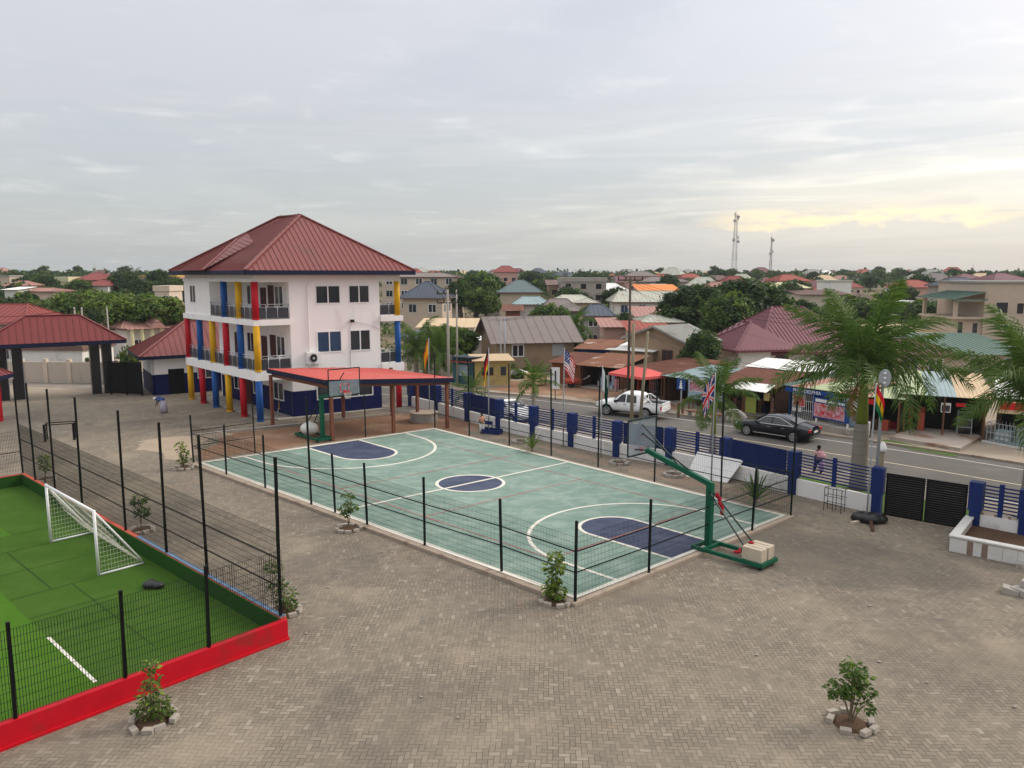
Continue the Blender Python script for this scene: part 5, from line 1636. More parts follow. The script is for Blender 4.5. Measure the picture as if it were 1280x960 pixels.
def sedan(label, loc, rz, body='car_black'):
    # x forward; metres
    P = [(-2.55, .42, .78, .86, .84), (-2.48, .30, .86, 1.00, .93), (-2.1, .26, .93, 1.07, .98), (-1.65, .24, .96, 1.12, 1.0), (-1.15, .23, .97, 1.33, 1.0), (-.55, .22, .965, 1.47, 1.0), (0, .22, .955, 1.51, 1.0), (.45, .22, .945, 1.47, 1.0),
         (.95, .22, .93, 1.25, 1.0), (1.30, .23, .91, 1.03, 1.0), (1.9, .24, .86, .95, .98), (2.35, .28, .78, .86, .93), (2.55, .38, .66, .70, .82)]
    t, hw = make_car('sedan', label, 'car', loc, rz, MT[body], P, 1.92, (1.62, -1.52), .345, 0, .70, .95, None, None, None)
    for s in (-1, 1):
        y0 = s * (hw * .953); y1 = s * (hw * .762)
        def pt(x, zf, ztop, zb):
            return Vector((x, y0 + (y1 - y0) * zf, zb + (ztop - zb) * zf + 0.0))
        z0 = .985
        side_glass(t, [[Vector((.98, y0, z0)), Vector((-.02, y0, z0 + .01)), Vector((-.04, y1, 1.415)), Vector((.42, y1, 1.375))],
                       [Vector((-.10, y0, z0 + .01)), Vector((-1.02, y0, z0 + .02)), Vector((-.98, s * hw * .80, 1.29)), Vector((-.58, y1, 1.385)), Vector((-.12, y1, 1.415))],
                       [Vector((-1.08, y0, z0 + .02)), Vector((-1.45, y0, z0 + .04)), Vector((-1.04, s * hw * .80, 1.28))]])
        mb = MB(); mb.tube([(1.02, y0 * 1.01, z0 - .02), (-1.5, y0 * 1.01, z0 + .02)], .016, 5); mb.tube([(1.02, y0 * 1.01, z0 - .02), (.44, y1 * 1.03, 1.40), (-.1, y1 * 1.03, 1.445), (-.62, y1 * 1.03, 1.41), (-1.5, y0 * 1.01, z0 + .05)], .016, 5); mb.build('window_trim', MT['chrome'], t)
        mb = MB(); mb.bar((1.15, s * hw * .995, .33), (-1.05, s * hw * .995, .33), .02, .05); mb.build('sill_trim', MT['chrome'], t)
        for x in (.2, -.75): mb = MB(); mb.bar((x, s * (hw + .005), .80), (x - .2, s * (hw + .005), .81), .025, .03); mb.build('door_handle', MT['chrome'], t)
        mb = MB(); mb.box((.85, s * (hw + .10), 1.0), (.12, .2, .14)); mb.build('side_mirror', MT[body], t)
        mb = MB(); mb.box((-2.47, s * hw * .70, .82), (.14, .42, .17), s * .28); mb.build('tail_light', MT['lamp_red'], t, bevel=.02)
        mb = MB(); mb.box((2.36, s * hw * .68, .70), (.2, .36, .13), -s * .35); mb.build('headlight', MT['lamp_clear'], t, bevel=.02)
    mb = MB(); mb.poly([Vector((-1.18, hw * .62, 1.345)), Vector((-1.18, -hw * .62, 1.345)), Vector((-1.78, -hw * .72, 1.125)), Vector((-1.78, hw * .72, 1.125))]); g = [v for v in mb.v]
    mb = MB(); mb.poly([(-1.12, hw * .60, 1.385), (-1.12, -hw * .60, 1.385), (-1.66, -hw * .72, 1.165), (-1.66, hw * .72, 1.165)]); mb.build('rear_window', MT['car_glass'], t)
    mb = MB(); mb.poly([(.52, hw * .60, 1.48), (.52, -hw * .60, 1.48), (1.30, -hw * .74, 1.085), (1.30, hw * .74, 1.085)]); mb.build('windscreen', MT['car_glass'], t)
    mb = MB(); mb.box((-2.56, 0, .72), (.02, .52, .13)); mb.build('number_plate', MT['plate_white'], t)
    mb = MB(); mb.bar((-2.53, -.75, .45), (-2.53, .75, .45), .04, .05); mb.build('bumper_trim', MT['chrome'], t)
    t.location = loc; t.rotation_euler = (0, 0, rz)
    return t
def pickup(label, loc, rz, full=True):
    P = [(-2.65, .55, .92, .93, .93), (-2.60, .48, 1.05, 1.06, .98), (-1.6, .48, 1.06, 1.07, 1.0), (-1.02, .48, 1.06, 1.08, 1.0), (-1.0, .46, 1.06, 1.62, 1.0), (-.82, .45, 1.06, 1.74, 1.0), (-.2, .44, 1.055, 1.80, 1.0), (.35, .44, 1.05, 1.77, 1.0), (.75, .44, 1.04, 1.55, 1.0), (1.18, .44, 1.03, 1.17, 1.0),
         (1.75, .45, .99, 1.10, .98), (2.25, .48, .92, 1.02, .94), (2.52, .50, .80, .88, .86), (2.62, .58, .70, .74, .74)]
    t, hw = make_car('pickup_truck', label, 'pickup truck', loc, rz, MT['car_white'], P, 1.84, (1.62, -1.42), .385, 0, .78, 1.05, None, None, None)
    # open load bed sunk between the sides
    mb = MB(); mb.box((-1.82, 0, 1.095), (1.46, 1.46, .02)); mb.build('load_bed', MT['plastic_black'], t)
    mb = MB()
    for s in (-1, 1): mb.bar((-2.6, s * .80, 1.13), (-1.06, s * .80, 1.13), .10, .10)
    mb.bar((-2.6, -.8, 1.13), (-2.6, .8, 1.13), .10, .10); mb.build('bed_rail', MT['car_white'], t)
    for s in (-1, 1):
        y0 = s * (hw * .955); y1 = s * (hw * .83)
        side_glass(t, [[Vector((.98, y0, 1.09)), Vector((.17, y0, 1.095)), Vector((.15, y1, 1.655)), Vector((.42, y1, 1.635))],
                       [Vector((.07, y0, 1.095)), Vector((-.72, y0, 1.10)), Vector((-.66, y1, 1.60)), Vector((.05, y1, 1.655))]])
        for x in (.28, -.5): mb = MB(); mb.bar((x, s * (hw + .008), .95), (x - .2, s * (hw + .008), .955), .025, .035); mb.build('door_handle', MT['plastic_black'], t)
        mb = MB(); mb.box((.86, s * (hw + .12), 1.14), (.14, .22, .18)); mb.build('side_mirror', MT['plastic_black'], t)
        mb = MB(); mb.box((-2.585, s * hw * .90, .88), (.10, .16, .26)); mb.build('tail_light', MT['lamp_red'], t)
        mb = MB(); mb.box((2.36, s * hw * .66, .82), (.26, .40, .15), -s * .38); mb.build('headlight', MT['lamp_clear'], t)
        mb = MB(); mb.bar((1.1, s * hw * .98, .40), (-.95, s * hw * .98, .40), .12, .06); mb.build('side_step', MT['plastic_black'], t)
        mb = MB(); mb.bar((1.1, s * hw * 1.0, .49), (-.9, s * hw * 1.0, .49), .02, .03); mb.build('sill_trim', MT['grey_frame'], t)
    # roll bar behind the cab
    mb = MB()
    for s in (-1, 1): mb.tube([(-1.15, s * .72, 1.1), (-1.22, s * .66, 1.62), (-1.2, 0, 1.70)], .045, 8)
    mb.tube([(-1.22, .66, 1.62), (-1.9, .76, 1.14)], .04); mb.tube([(-1.22, -.66, 1.62), (-1.9, -.76, 1.14)], .04); mb.build('roll_bar', MT['white_metal'], t, True)
    mb = MB(); mb.poly([(.46, hw * .68, 1.785), (.46, -hw * .68, 1.785), (1.18, -hw * .80, 1.215), (1.18, hw * .80, 1.215)]); mb.build('windscreen', MT['car_glass'], t)
    mb = MB(); mb.poly([(-1.012, hw * .66, 1.22), (-1.012, -hw * .66, 1.22), (-1.012, -hw * .62, 1.58), (-1.012, hw * .62, 1.58)]); mb.build('rear_window', MT['car_glass'], t)
    mb = MB(); mb.bar((-2.70, -.8, .55), (-2.70, .8, .55), .14, .16); mb.build('rear_bumper', MT['chrome'], t)
    mb = MB(); mb.box((-2.665, 0, .78), (.015, .5, .12)); mb.build('number_plate', MT['plate_white'], t)
    mb = MB(); mb.bar((2.60, -.62, .60), (2.60, .62, .60), .10, .2); mb.build('front_bumper', MT['plastic_black'], t)
    t.location = loc; t.rotation_euler = (0, 0, rz)
    t.scale = (1.07,) * 3
    return t
def heading(a, b):
    d = b - a
    return math.atan2(d.y, d.x)
pf, pr_ = at(757, 518.5), at(809, 524)
hd = heading(pr_, pf)
side = Vector((-math.sin(hd), math.cos(hd), 0)) * -.86       # the wheels seen are on the near side
pickup('white double cab pickup with a roll bar and black load bed on the road', (pf + pr_) / 2 - Vector((math.cos(hd), math.sin(hd), 0)) * .1 + side, hd)
sf, sr = at(935, 544), at(993, 553)
hd = heading(sr, sf)
sd_ = sedan('shiny black saloon car driving along the road', (sf + sr) / 2 + Vector((-math.sin(hd), math.cos(hd), 0)) * -.85, hd)
sd_.scale = (1.05,) * 3
hd = hd + .03
w = sedan('white hatchback glimpsed through the blue slats beside the young palms', Vector((dep(637, 500, 58.2).x, 58.2, 0)), hd + math.pi - .2, 'car_white')
w.scale = (.9, .95, 1)

# ---------------------------------------------------------------- people
def person(label, loc, rz, joints, cloth, hgt=1.65):
    """joints: dict of points for a body grown as one skin; cloth: builder of garment meshes"""
    t = thing('person', label, 'person', (0, 0, 0))
    J = joints
    names = list(J)
    E = [('pelvis', 'waist'), ('waist', 'chest'), ('chest', 'neck'), ('neck', 'head'), ('head', 'crown_'), ('chest', 'shL'), ('shL', 'elL'), ('elL', 'haL'), ('haL', 'fiL'), ('chest', 'shR'), ('shR', 'elR'), ('elR', 'haR'), ('haR', 'fiR'),
         ('pelvis', 'hipL'), ('hipL', 'knL'), ('knL', 'anL'), ('anL', 'toL'), ('pelvis', 'hipR'), ('hipR', 'knR'), ('knR', 'anR'), ('anR', 'toR')]
    rad = dict(pelvis=.13, waist=.115, chest=.135, neck=.055, head=.10, crown_=.085, shL=.06, shR=.06, elL=.042, elR=.042, haL=.036, haR=.036, fiL=.03, fiR=.03, hipL=.095, hipR=.095, knL=.06, knR=.06, anL=.04, anR=.04, toL=.04, toR=.04)
    me = bpy.data.meshes.new('body')
    me.from_pydata([J[n] for n in names], [(names.index(a), names.index(b)) for a, b in E], [])
    o = link('body', me, t)
    o.modifiers.new('skin', 'SKIN')
    sv = me.skin_vertices[0].data
    for i, n in enumerate(names):
        sv[i].radius = (rad[n],) * 2
        sv[i].use_root = n == 'pelvis'
    ss = o.modifiers.new('sub', 'SUBSURF'); ss.levels = 2; ss.render_levels = 2
    me.materials.append(MT['skin'])
    # face and hair
    h = Vector(J['head']); f = Vector((1, 0, 0))
    cloth(t, J)
    t.location = loc; t.rotation_euler = (0, 0, rz)
    t.scale = (hgt / 1.65,) * 3
    return t
def base_joints(stride=.18):
    return dict(pelvis=(0, 0, .90), waist=(0, 0, 1.06), chest=(.01, 0, 1.24), neck=(.01, 0, 1.39), head=(.03, 0, 1.50), crown_=(.02, 0, 1.58), shL=(0, .16, 1.31), elL=(-.05, .21, 1.06), haL=(.06, .21, .86), fiL=(.09, .20, .77),
                shR=(0, -.16, 1.31), elR=(-.02, -.21, 1.06), haR=(.10, -.20, .87), fiR=(.14, -.19, .79), hipL=(0, .09, .84), knL=(stride * .6, .10, .46), anL=(stride, .10, .09), toL=(stride + .14, .10, .035),
                hipR=(0, -.09, .84), knR=(-stride * .3, -.10, .46), anR=(-stride, -.10, .10), toR=(-stride + .13, -.10, .035))
def tube_part(t, name, m, pts, rad, n=14, sq=1.0):
    mb = MB(); mb.tube(pts, rad, n); o = mb.build(name, MT[m], t, True); return o
def hair_cap(t, J, m='hair', bun=True):
    h = Vector(J['head'])
    mb = MB(); mb.ball(h + Vector((-.022, 0, .045)), (.112, .108, .108), 12, 8)
    if bun: mb.ball(h + Vector((-.11, 0, .08)), .06, 8, 6)
    mb.build('hair', MT[m], t, True)
    mb = MB()
    for s in (-1, 1): mb.ball(h + Vector((.092, s * .036, .01)), .012, 6, 5)
    mb.build('eye', MT['flag_white'], t, True)
    mb = MB(); mb.ball(h + Vector((.105, 0, -.012)), (.02, .015, .02), 6, 5); mb.ball(h + Vector((.092, 0, -.05)), (.012, .03, .010), 6, 5); mb.build('nose_and_mouth', MT['skin'], t, True)
def cl_pink(t, J):
    hair_cap(t, J)
    tube_part(t, 'blouse', 'cloth_pink', [(0, 0, .88), (0, 0, 1.06), (.01, 0, 1.24), (.01, 0, 1.36)], [.185, .155, .185, .09])
    for s, k in ((1, 'L'), (-1, 'R')):
        tube_part(t, 'sleeve', 'cloth_pink', [J['sh' + k], Vector(J['sh' + k]).lerp(Vector(J['el' + k]), .8)], [.09, .07])
        tube_part(t, 'trouser_leg', 'cloth_navy', [Vector(J['hip' + k]) + Vector((0, 0, .06)), J['kn' + k], Vector(J['an' + k]) + Vector((0, 0, .03))], [.13, .095, .075])
    tube_part(t, 'wrapper', 'cloth_navy', [(0, 0, .95), (0, 0, .80), (.0, 0, .62)], [.17, .19, .20])
person('woman in a pale pink blouse and dark trousers walking on the grass verge', at(1022, 592), math.radians(100), base_joints(.2), cl_pink, 1.62)
# the patterned bag she carries
mb = MB(); b = at(1022, 592) + Vector((.12, -.18, .45)); mb.ball(b, (.2, .13, .27), 12, 9)
bag = thing('carried_bag', 'lilac patterned bag carried by the woman on the verge', 'bag', b)
bo = mb.build('bag_body', MT['cloth_print'], bag, True)
mb = MB(); mb.tube([b + Vector((-.1, 0, .2)), b + Vector((-.02, .05, .42)), b + Vector((.1, 0, .2))], .015, 6); mb.build('handle', MT['cloth_print'], bag)
mb = MB(); b2_ = at(1022, 592) + Vector((.22, -.12, 1.02)); mb.ball(b2_, (.17, .13, .14), 10, 8)
tag(mb.build('pink_bundle', MT['cloth_pink'], smooth=True), 'pink bundle held at the hip of the woman on the verge', 'bundle')
def cl_gown(m, hs):
    def f(t, J):
        hair_cap(t, J, bun=hs)
        tube_part(t, 'gown', m, [(0, 0, .12), (0, 0, .5), (0, 0, .88), (0, 0, 1.08), (.01, 0, 1.24), (.01, 0, 1.36)], [.26, .22, .185, .15, .175, .09])
        for k in 'LR': tube_part(t, 'sleeve', m, [J['sh' + k], J['el' + k]], [.085, .07])
    return f
J = base_joints(.05); J['elR'] = (.05, -.24, 1.5); J['haR'] = (.06, -.2, 1.75); J['fiR'] = (.07, -.18, 1.84)
person('person in a long white dress at the stall behind the saloon car', Vector((dep(967, 500, 60.0).x, 60.0, .02)), R(250), J, cl_gown('cloth_white', True), 1.6)
# bending woman in the far yard
J = base_joints(.06)
for k, d in dict(waist=(.12, 0, 1.02), chest=(.36, 0, 1.10), neck=(.50, 0, 1.10), head=(.60, 0, 1.06), crown_=(.68, 0, 1.04), shL=(.36, .16, 1.10), elL=(.42, .19, .86), haL=(.50, .17, .64), fiL=(.52, .16, .55), shR=(.36, -.16, 1.10), elR=(.42, -.19, .86), haR=(.50, -.17, .64), fiR=(.52, -.16, .55)).items(): J[k] = d
def cl_bend(t, J):
    h = Vector(J['head'])
    mb = MB(); mb.ball(h + Vector((.02, 0, .045)), (.13, .12, .11), 12, 8); mb.build('headscarf', MT['cloth_white'], t, True)
    tube_part(t, 'blouse', 'cloth_blueprint', [(0, 0, .92), (.12, 0, 1.03), (.36, 0, 1.11), (.46, 0, 1.11)], [.19, .18, .19, .09])
    for k in 'LR': tube_part(t, 'sleeve', 'cloth_blueprint', [J['sh' + k], Vector(J['sh' + k]).lerp(Vector(J['el' + k]), .7)], [.09, .07])
    tube_part(t, 'long_skirt', 'cloth_lilac', [(-.02, 0, .06), (0, 0, .5), (0, 0, .95)], [.27, .25, .19], 16)
person('woman in a blue print blouse and pale skirt bending over in the far yard', at(205, 516), R(185), J, cl_bend, 1.75)
J = base_joints(.05)
def cl_tan(t, J):
    hair_cap(t, J, bun=False)
    tube_part(t, 'shirt', 'cloth_peach', [(0, 0, .84), (0, 0, 1.06), (.01, 0, 1.24), (.01, 0, 1.36)], [.18, .15, .18, .09])
    for k in 'LR':
        tube_part(t, 'sleeve', 'cloth_peach', [J['sh' + k], J['el' + k]], [.085, .065])
        tube_part(t, 'trouser_leg', 'cloth_white', [Vector(J['hip' + k]) + Vector((0, 0, .06)), J['kn' + k], Vector(J['an' + k]) + Vector((0, 0, .03))], [.12, .09, .07])
person('person in peach top and white trousers standing beside the blue rack', at(602.5, 542), R(-60), J, cl_tan, 1.5)
# blue rack
p = at(612, 543)
t = thing('blue_rack', 'low blue metal rack on the bare earth before the blue panel', 'rack', p)
rd = (at(622, 544) - at(603, 542)).normalized(); rn = Vector((-rd.y, rd.x, 0))
mb = MB(); mb.bar(p - rd * .65 + Vector((0, 0, .18)), p + rd * .65 + Vector((0, 0, .18)), .06, .3); mb.bar(p - rd * .65 + rn * .7 + Vector((0, 0, .18)), p + rd * .65 + rn * .7 + Vector((0, 0, .18)), .06, .3)
for s in (-.65, .65): mb.bar(p + rd * s + Vector((0, 0, .18)), p + rd * s + rn * .7 + Vector((0, 0, .18)), .06, .3)
mb.build('tray', MT['fence_blue'], t)
mb = MB()
for s in (-.65, .0): mb.bar(p + rd * s + rn * .35, p + rd * s + rn * .35 + Vector((0, 0, .85)), .07)
mb.bar(p - rd * .65 + rn * .35 + Vector((0, 0, .75)), p + rd * .05 + rn * .35 + Vector((0, 0, .75)), .06, .22); mb.build('upright', MT['fence_blue'], t)

# ---------------------------------------------------------------- yard clutter by the fence
fr, L = frame_between(PILLARS[7], PILLARS[8])
a, b = at(858, 596), at(909, 604)
d = (b - a).normalized(); n_ = Vector((-d.y, d.x, 0))
t = thing('leaning_board', 'white panelled board leaning tilted against the blue fence', 'board', a)
mb = MB(); lo0, lo1 = a, b; hi0, hi1 = a + d * .25 + n_ * .9 + Vector((0, 0, 1.25)), b + d * .55 + n_ * .9 + Vector((0, 0, 1.12))
mb.prism([lo0, lo1, hi1, hi0], (-.03, -.02, .03)); mb.build('sheet', MT['sign_white'], t, recalc=True)
mb = MB()
for k in range(1, 4):
    f = k / 4; mb.bar(lo0.lerp(hi0, f) - n_ * .035, lo1.lerp(hi1, f) - n_ * .035, .012)
for k in range(1, 3):
    f = k / 3; mb.bar(lo0.lerp(lo1, f) - n_ * .035 , hi0.lerp(hi1, f) - n_ * .035, .012)
mb.build('panel_joint', MT['grey_frame'], t)
t = thing('bag_heap', 'black rubbish sacks heaped against the blue gate pillar', 'rubbish sacks', at(1087, 652))
for k, (u, v, r) in enumerate(((1078, 651, .42), (1088, 653, .45), (1097, 653, .38), (1071, 650, .25))):
    mb = MB(); mb.ball(at(u, v) + Vector((0, 0, r * .45)), (r * 1.15, r, r * .6), 12, 8); mb.build('sack', MT['bag_black'], t, True)
mb = MB(); mb.bar(at(1088, 656) + Vector((0, 0, .2)), at(1091, 665), .14, .06); tag(mb.build('plank', MT['wood_dark']), 'dark plank sticking out of the black sacks', 'plank')
mb = MB(); mb.box(at(1069, 654) + Vector((0, 0, .05)), (.5, .14, .1), .5); tag(mb.build('cloth_scrap', MT['block_cream']), 'pale scrap on the ground beside the black sacks', 'scrap')
# thin wire stand
t = thing('wire_stand', 'thin empty wire stand before the white dwarf wall', 'stand', at(1043, 636))
p = at(1040, 640); d = (at(1056, 642) - at(1033, 637)).normalized(); n_ = Vector((-d.y, d.x, 0))
mb = MB()
for s in (-.4, 0, .4): mb.bar(p + d * s, p + d * s + Vector((0, 0, 1.1)), .022); mb.bar(p + d * s + n_ * .4, p + d * s + n_ * .4 + Vector((0, 0, 1.1)), .022)
mb.build('leg', MT['black_metal'], t)
for z in (.35, .72, 1.1):
    mb = MB()
    mb.bar(p - d * .4 + Vector((0, 0, z)), p + d * .5 + Vector((0, 0, z)), .02); mb.bar(p - d * .4 + n_ * .4 + Vector((0, 0, z)), p + d * .5 + n_ * .4 + Vector((0, 0, z)), .02); mb.bar(p - d * .4 + Vector((0, 0, z)), p - d * .4 + n_ * .4 + Vector((0, 0, z)), .02)
    mb.build('shelf', MT['black_metal'], t)
# tiled planter at the right
fr, L = frame_between(at(1186, 689), at(1279, 708))
t = thing('tiled_planter', 'long raised planter faced with white and brown tiles by the fence', 'planter', at(1186, 689))
n_ = fr.eb
WL = 5.0; DP = (PILLARS[11] - fr.o).dot(n_) - .1
mb = MB(); fr.box(mb, 0, WL, 0, .25, 0, .62); mb.build('front_wall', MT['wall_yard'], t)
fc = KIDS[t.name][0]
x = 0
for wd, m in ((.62, 'tile_white'), (.20, 'tile_brown'), (.30, 'tile_white'), (.20, 'tile_brown'), (.5, 'tile_white'), (.5, 'tile_white'), (.45, 'tile_white'), (.28, 'tile_orange'), (.22, 'tile_brown'), (.6, 'tile_white'), (.25, 'tile_brown'), (.6, 'tile_white')):
    mb = MB(); fr.box(mb, x + .008, min(WL, x + wd) - .008, -.02, -.002, .02, .56); mb.build('facing_tile', MT[m], fc); x += wd
    if x >= WL: break
mb = MB(); fr.box(mb, -.04, WL, -.05, .3, .622, .68); mb.build('coping', MT['tile_white'], t)
mb = MB(); fr.box(mb, 0, .25, .252, DP, 0, .62); mb.build('end_wall', MT['wall_yard'], t)
mb = MB(); fr.box(mb, -.04, .3, .302, DP, .622, .68); mb.build('coping', MT['tile_white'], t)
mb = MB(); fr.box(mb, .252, WL, .252, DP, 0, .3); mb.build('soil', MT['soil'], t)
mb = MB(); fr.box(mb, .3, WL, DP, DP + .12, 0, 1.0); wl = mb.build('back_wall', MT['wall_yard'], t)
mb = MB()
for i in range(9):
    for j in range(3): fr.box(mb, .5 + i * .5 + .25 * (j % 2), .62 + i * .5 + .25 * (j % 2), DP - .01, DP - .001, .38 + j * .22, .48 + j * .22)
mb.build('motif_tile', MT['tile_brown'], wl)
t = thing('broken_step', 'broken concrete edge piece below the tiled planter', 'rubble', at(1255, 706))
mb = MB(); fr.box(mb, 2.3, 3.7, -.32, -.055, 0, .16); fr.box(mb, 2.5, 3.6, -.42, -.33, 0, .1); mb.build('slab', MT['concrete'], t)
t = thing('rubble_blocks', 'stacked rough concrete blocks at the right picture edge', 'rubble', at(1275, 735))
p = at(1282, 742)
for k, (dx, dy, z, s) in enumerate(((0, 0, .12, .9), (.5, .2, .12, .8), (.25, .1, .34, .8), (-.5, .05, .09, .4))):
    mb = MB(); mb.box(p + Vector((dx, dy, z)), (s, .5, .22), .35 + .2 * k, .05 * k); mb.build('block', MT['concrete'], t)
random.seed(21)
LS = [(1002, 641), (1012, 647), (1136, 674), (868, 716), (1178, 719), (410, 735), (1031, 662)] + [(random.uniform(380, 1270), random.uniform(700, 950)) for _ in range(11)]
for k, (u, v) in enumerate(LS):
    if 630 < u < 1000 and v < 770: continue
    mb = MB(); mb.ball(at(u, v) + Vector((0, 0, .03)), (random.uniform(.03, .07), .035, .025), 7, 5)
    tag(mb.build('loose_stone', MT['concrete'], smooth=True), 'small loose stone on the open pavers', 'stone', 'loose stones scattered on the pavers')

# ---------------------------------------------------------------- flags and poles
def flag(pole_px, base_z, top, label, colour, mats, hoist=1.3, fly=1.9, az=R(-15), seed=1, fall=.75, spread=.34, Y=None, flag_top=None):
    """a thin pole with a limp cloth; colour(u, v) picks the material of each patch of cloth"""
    p = Vector((dep(pole_px[0], pole_px[1], Y).x, Y, 0)) if Y else at(*pole_px)
    t = thing('flagpole', label, 'flag', p, 0, 'flags on thin poles along the fence')
    mb = MB(); mb.tube([p, p + Vector((0, 0, top * .6)), p + Vector((.02, 0, top))], [.045, .035, .025], 8); mb.build('pole', MT['galv'], t, True)
    zt = (flag_top or top) - .08
    NU, NV = 30, 22
    mb = MB()
    r = random.Random(seed); ph = r.uniform(0, 6)
    ux = Vector((math.cos(az), math.sin(az), 0)); uy = Vector((-math.sin(az), math.cos(az), 0))
    def P(i, j):
        u = i / NU; v = j / NV
        x = spread * fly * u ** .8 * (1 - .25 * v) + .03
        y = .10 * math.sin(7 * u + ph + 2 * v) * min(1, u * 3) + .05 * math.sin(15 * u + ph)
        z = -v * hoist * (1 - .08 * u) - fall * fly * u * (1 - .10 * math.sin(3 * u))
        return p + ux * x + uy * y + Vector((0, 0, zt + z))
    vs = [P(i, j) for i in range(NU + 1) for j in range(NV + 1)]
    b = len(mb.v); mb.v += [tuple(q) for q in vs]
    for i in range(NU):
        for j in range(NV):
            mb.f.append((b + i * (NV + 1) + j, b + (i + 1) * (NV + 1) + j, b + (i + 1) * (NV + 1) + j + 1, b + i * (NV + 1) + j + 1)); mb.mi.append(colour((i + .5) / NU, (j + .5) / NV))
    mb.build('flag', [MT[m] for m in mats], t, True)
    return t
def ghana(u, v):
    if abs(u - .5) < .07 and .36 < v < .64: return 3
    return 0 if v < .333 else 1 if v < .667 else 2
def uk(u, v):
    x, y = abs(u - .5), abs(v - .5)
    if x < .05 or y < .09: return 2
    if x < .085 or y < .15: return 1
    dd = abs(x - y)
    if dd < .035: return 2
    if dd < .085: return 1
    return 0
def usa(u, v):
    if u < .4 and v < .54: return 1 if (int(u * 28) + int(v * 20)) % 3 == 0 and (int(v * 20) % 2) else 0
    return 2 if int(v * 13) % 2 == 0 else 1
flag((1083, 653), 0, 6.3, 'Ghana flag of red, gold and green hanging on a pole by the gate pillar', ghana, ['flag_red', 'flag_yellow', 'flag_green', 'flag_black'], 1.0, 1.25, R(-20), 1, .66, .32)
flag((889, 601), 0, 5.9, 'British flag hanging from a pole before the fence', uk, ['flag_blue', 'flag_white', 'flag_red'], 1.4, 1.75, R(160), 2, .68, .34)
flag((751, 571), 0, 5.6, 'dark green and white flag hanging from a pole in front of the pickup', lambda u, v: 1 if u < .25 else 0, ['flag_darkgreen', 'flag_white'], 1.3, 1.7, R(10), 3, .85, .22)
flag((704, 558), 0, 6.4, 'American flag hanging from a pole beyond the court', usa, ['flag_blue', 'flag_white', 'flag_red'], 1.35, 1.9, R(15), 4, .55, .40)
flag((611, 541), 0, 6.0, 'black, red and gold flag hanging from a pole by the blue rack', lambda u, v: 0 if v < .33 else 1 if v < .67 else 2, ['flag_black', 'flag_red', 'flag_yellow'], 1.3, 1.8, R(170), 5, .85, .2)
flag((537, 522), 0, 6.2, 'orange and yellow flag hanging from a pole behind the canopy', lambda u, v: 1 if .27 < v < .73 else 0, ['flag_orange', 'flag_yellow'], 1.25, 1.8, R(200), 6, .85, .2)
# lamps by the gate
p = at(1103, 648)
p = PILLARS[10] + Vector((.05, .30, 0))
t = thing('street_lamp', 'grey street lamp with an oval head of small lights beside the gate', 'street lamp', p)
mb = MB(); mb.tube([p, p + Vector((0, 0, 6.0)), p + Vector((-.1, -.2, 6.5))], [.085, .065, .05], 10); mb.build('pole', MT['galv'], t, True)
hp = p + Vector((-.08, -.32, 6.35)); vd = Vector((-hp.x, -hp.y, 0)).normalized(); rt = Vector((-vd.y, vd.x, 0))
mb = MB()
prof = [(math.cos(k * math.pi / 12) * .26, math.sin(k * math.pi / 12) * .40) for k in range(24)]
mb.prism([hp + rt * x + Vector((0, 0, z)) + vd * .05 for x, z in prof], -vd * .12); hd_ = mb.build('lamp_head', MT['galv'], t, recalc=True)
for z in (-.22, 0, .22):
    mb = MB(); mb.ball(hp + vd * .07 + Vector((0, 0, z)), .07, 8, 6); mb.build('lamp', MT['lamp_clear'], hd_, True)
p = PILLARS[10] + Vector((.55, .95, 0))
t = thing('bollard_lamp', 'short post with a white cap lamp behind the gate pillar', 'lamp', p)
mb = MB(); mb.cyl(p, p + Vector((0, 0, 2.9)), .12, n=12); mb.build('post', MT['power_pole'], t, True)
mb = MB(); mb.tube([p + Vector((0, 0, 2.75)), p + Vector((0, 0, 2.9)), p + Vector((0, 0, 3.1)), p + Vector((0, 0, 3.18))], [.22, .20, .13, .05], 14); mb.build('lamp_shade', MT['white_metal'], t, True)
# electricity poles
def power_pole(label, p, h, m='power_pole', r=.15, arm=(0, 0), tilt=(0, 0), arms=1, group='electricity poles'):
    t = thing('power_pole', label, 'electricity pole', p, 0, group)
    e = p + Vector((tilt[0], tilt[1], h))
    mb = MB(); mb.tube([p, e], [r, r * .72], 10); mb.build('pole', MT[m], t, True)
    d = Vector((arm[0], arm[1], 0))
    for k in range(arms):
        if d.length < .1: break
        mb = MB(); q = e - Vector((0, 0, .35 + k * .8)); mb.bar(q - d, q + d, .12, .12); c = mb.build('crossarm', MT['power_pole_dark'], t)
        for s in (-.95, -.35, .35, .95):
            mb = MB(); mb.cyl(q + d * s + Vector((0, 0, .06)), q + d * s + Vector((0, 0, .28)), .06, .045, 8); mb.build('insulator', MT['plastic_black'], c)
    return t
PB = Vector((9.35, 55.2, 0))
def ztop(p, v): return zat(p.y, v)
pa = Vector((dep(787, 400, 66).x, 66, 0))
power_pole('tall dark electricity pole with a crossarm behind the paired pale poles', pa, zat(66, 345), 'power_pole_dark', .13, (1.1, .25))
p1 = Vector((dep(790, 500, 52).x, 52, 0)); power_pole('pale straight wooden pole in front of the pickup', p1, zat(52, 404), r=.135)
p2 = Vector((dep(790, 500, 52.4).x, 52.4, 0)); p2 = Vector((dep(799, 500, 52.4).x, 52.4, 0))
power_pole('pale slanting wooden prop pole in front of the pickup', Vector((dep(799, 524, 52.4).x, 52.4, 0)), zat(52.4, 414), r=.12, tilt=(dep(810, 414, 52.4).x - dep(799, 524, 52.4).x, 0))
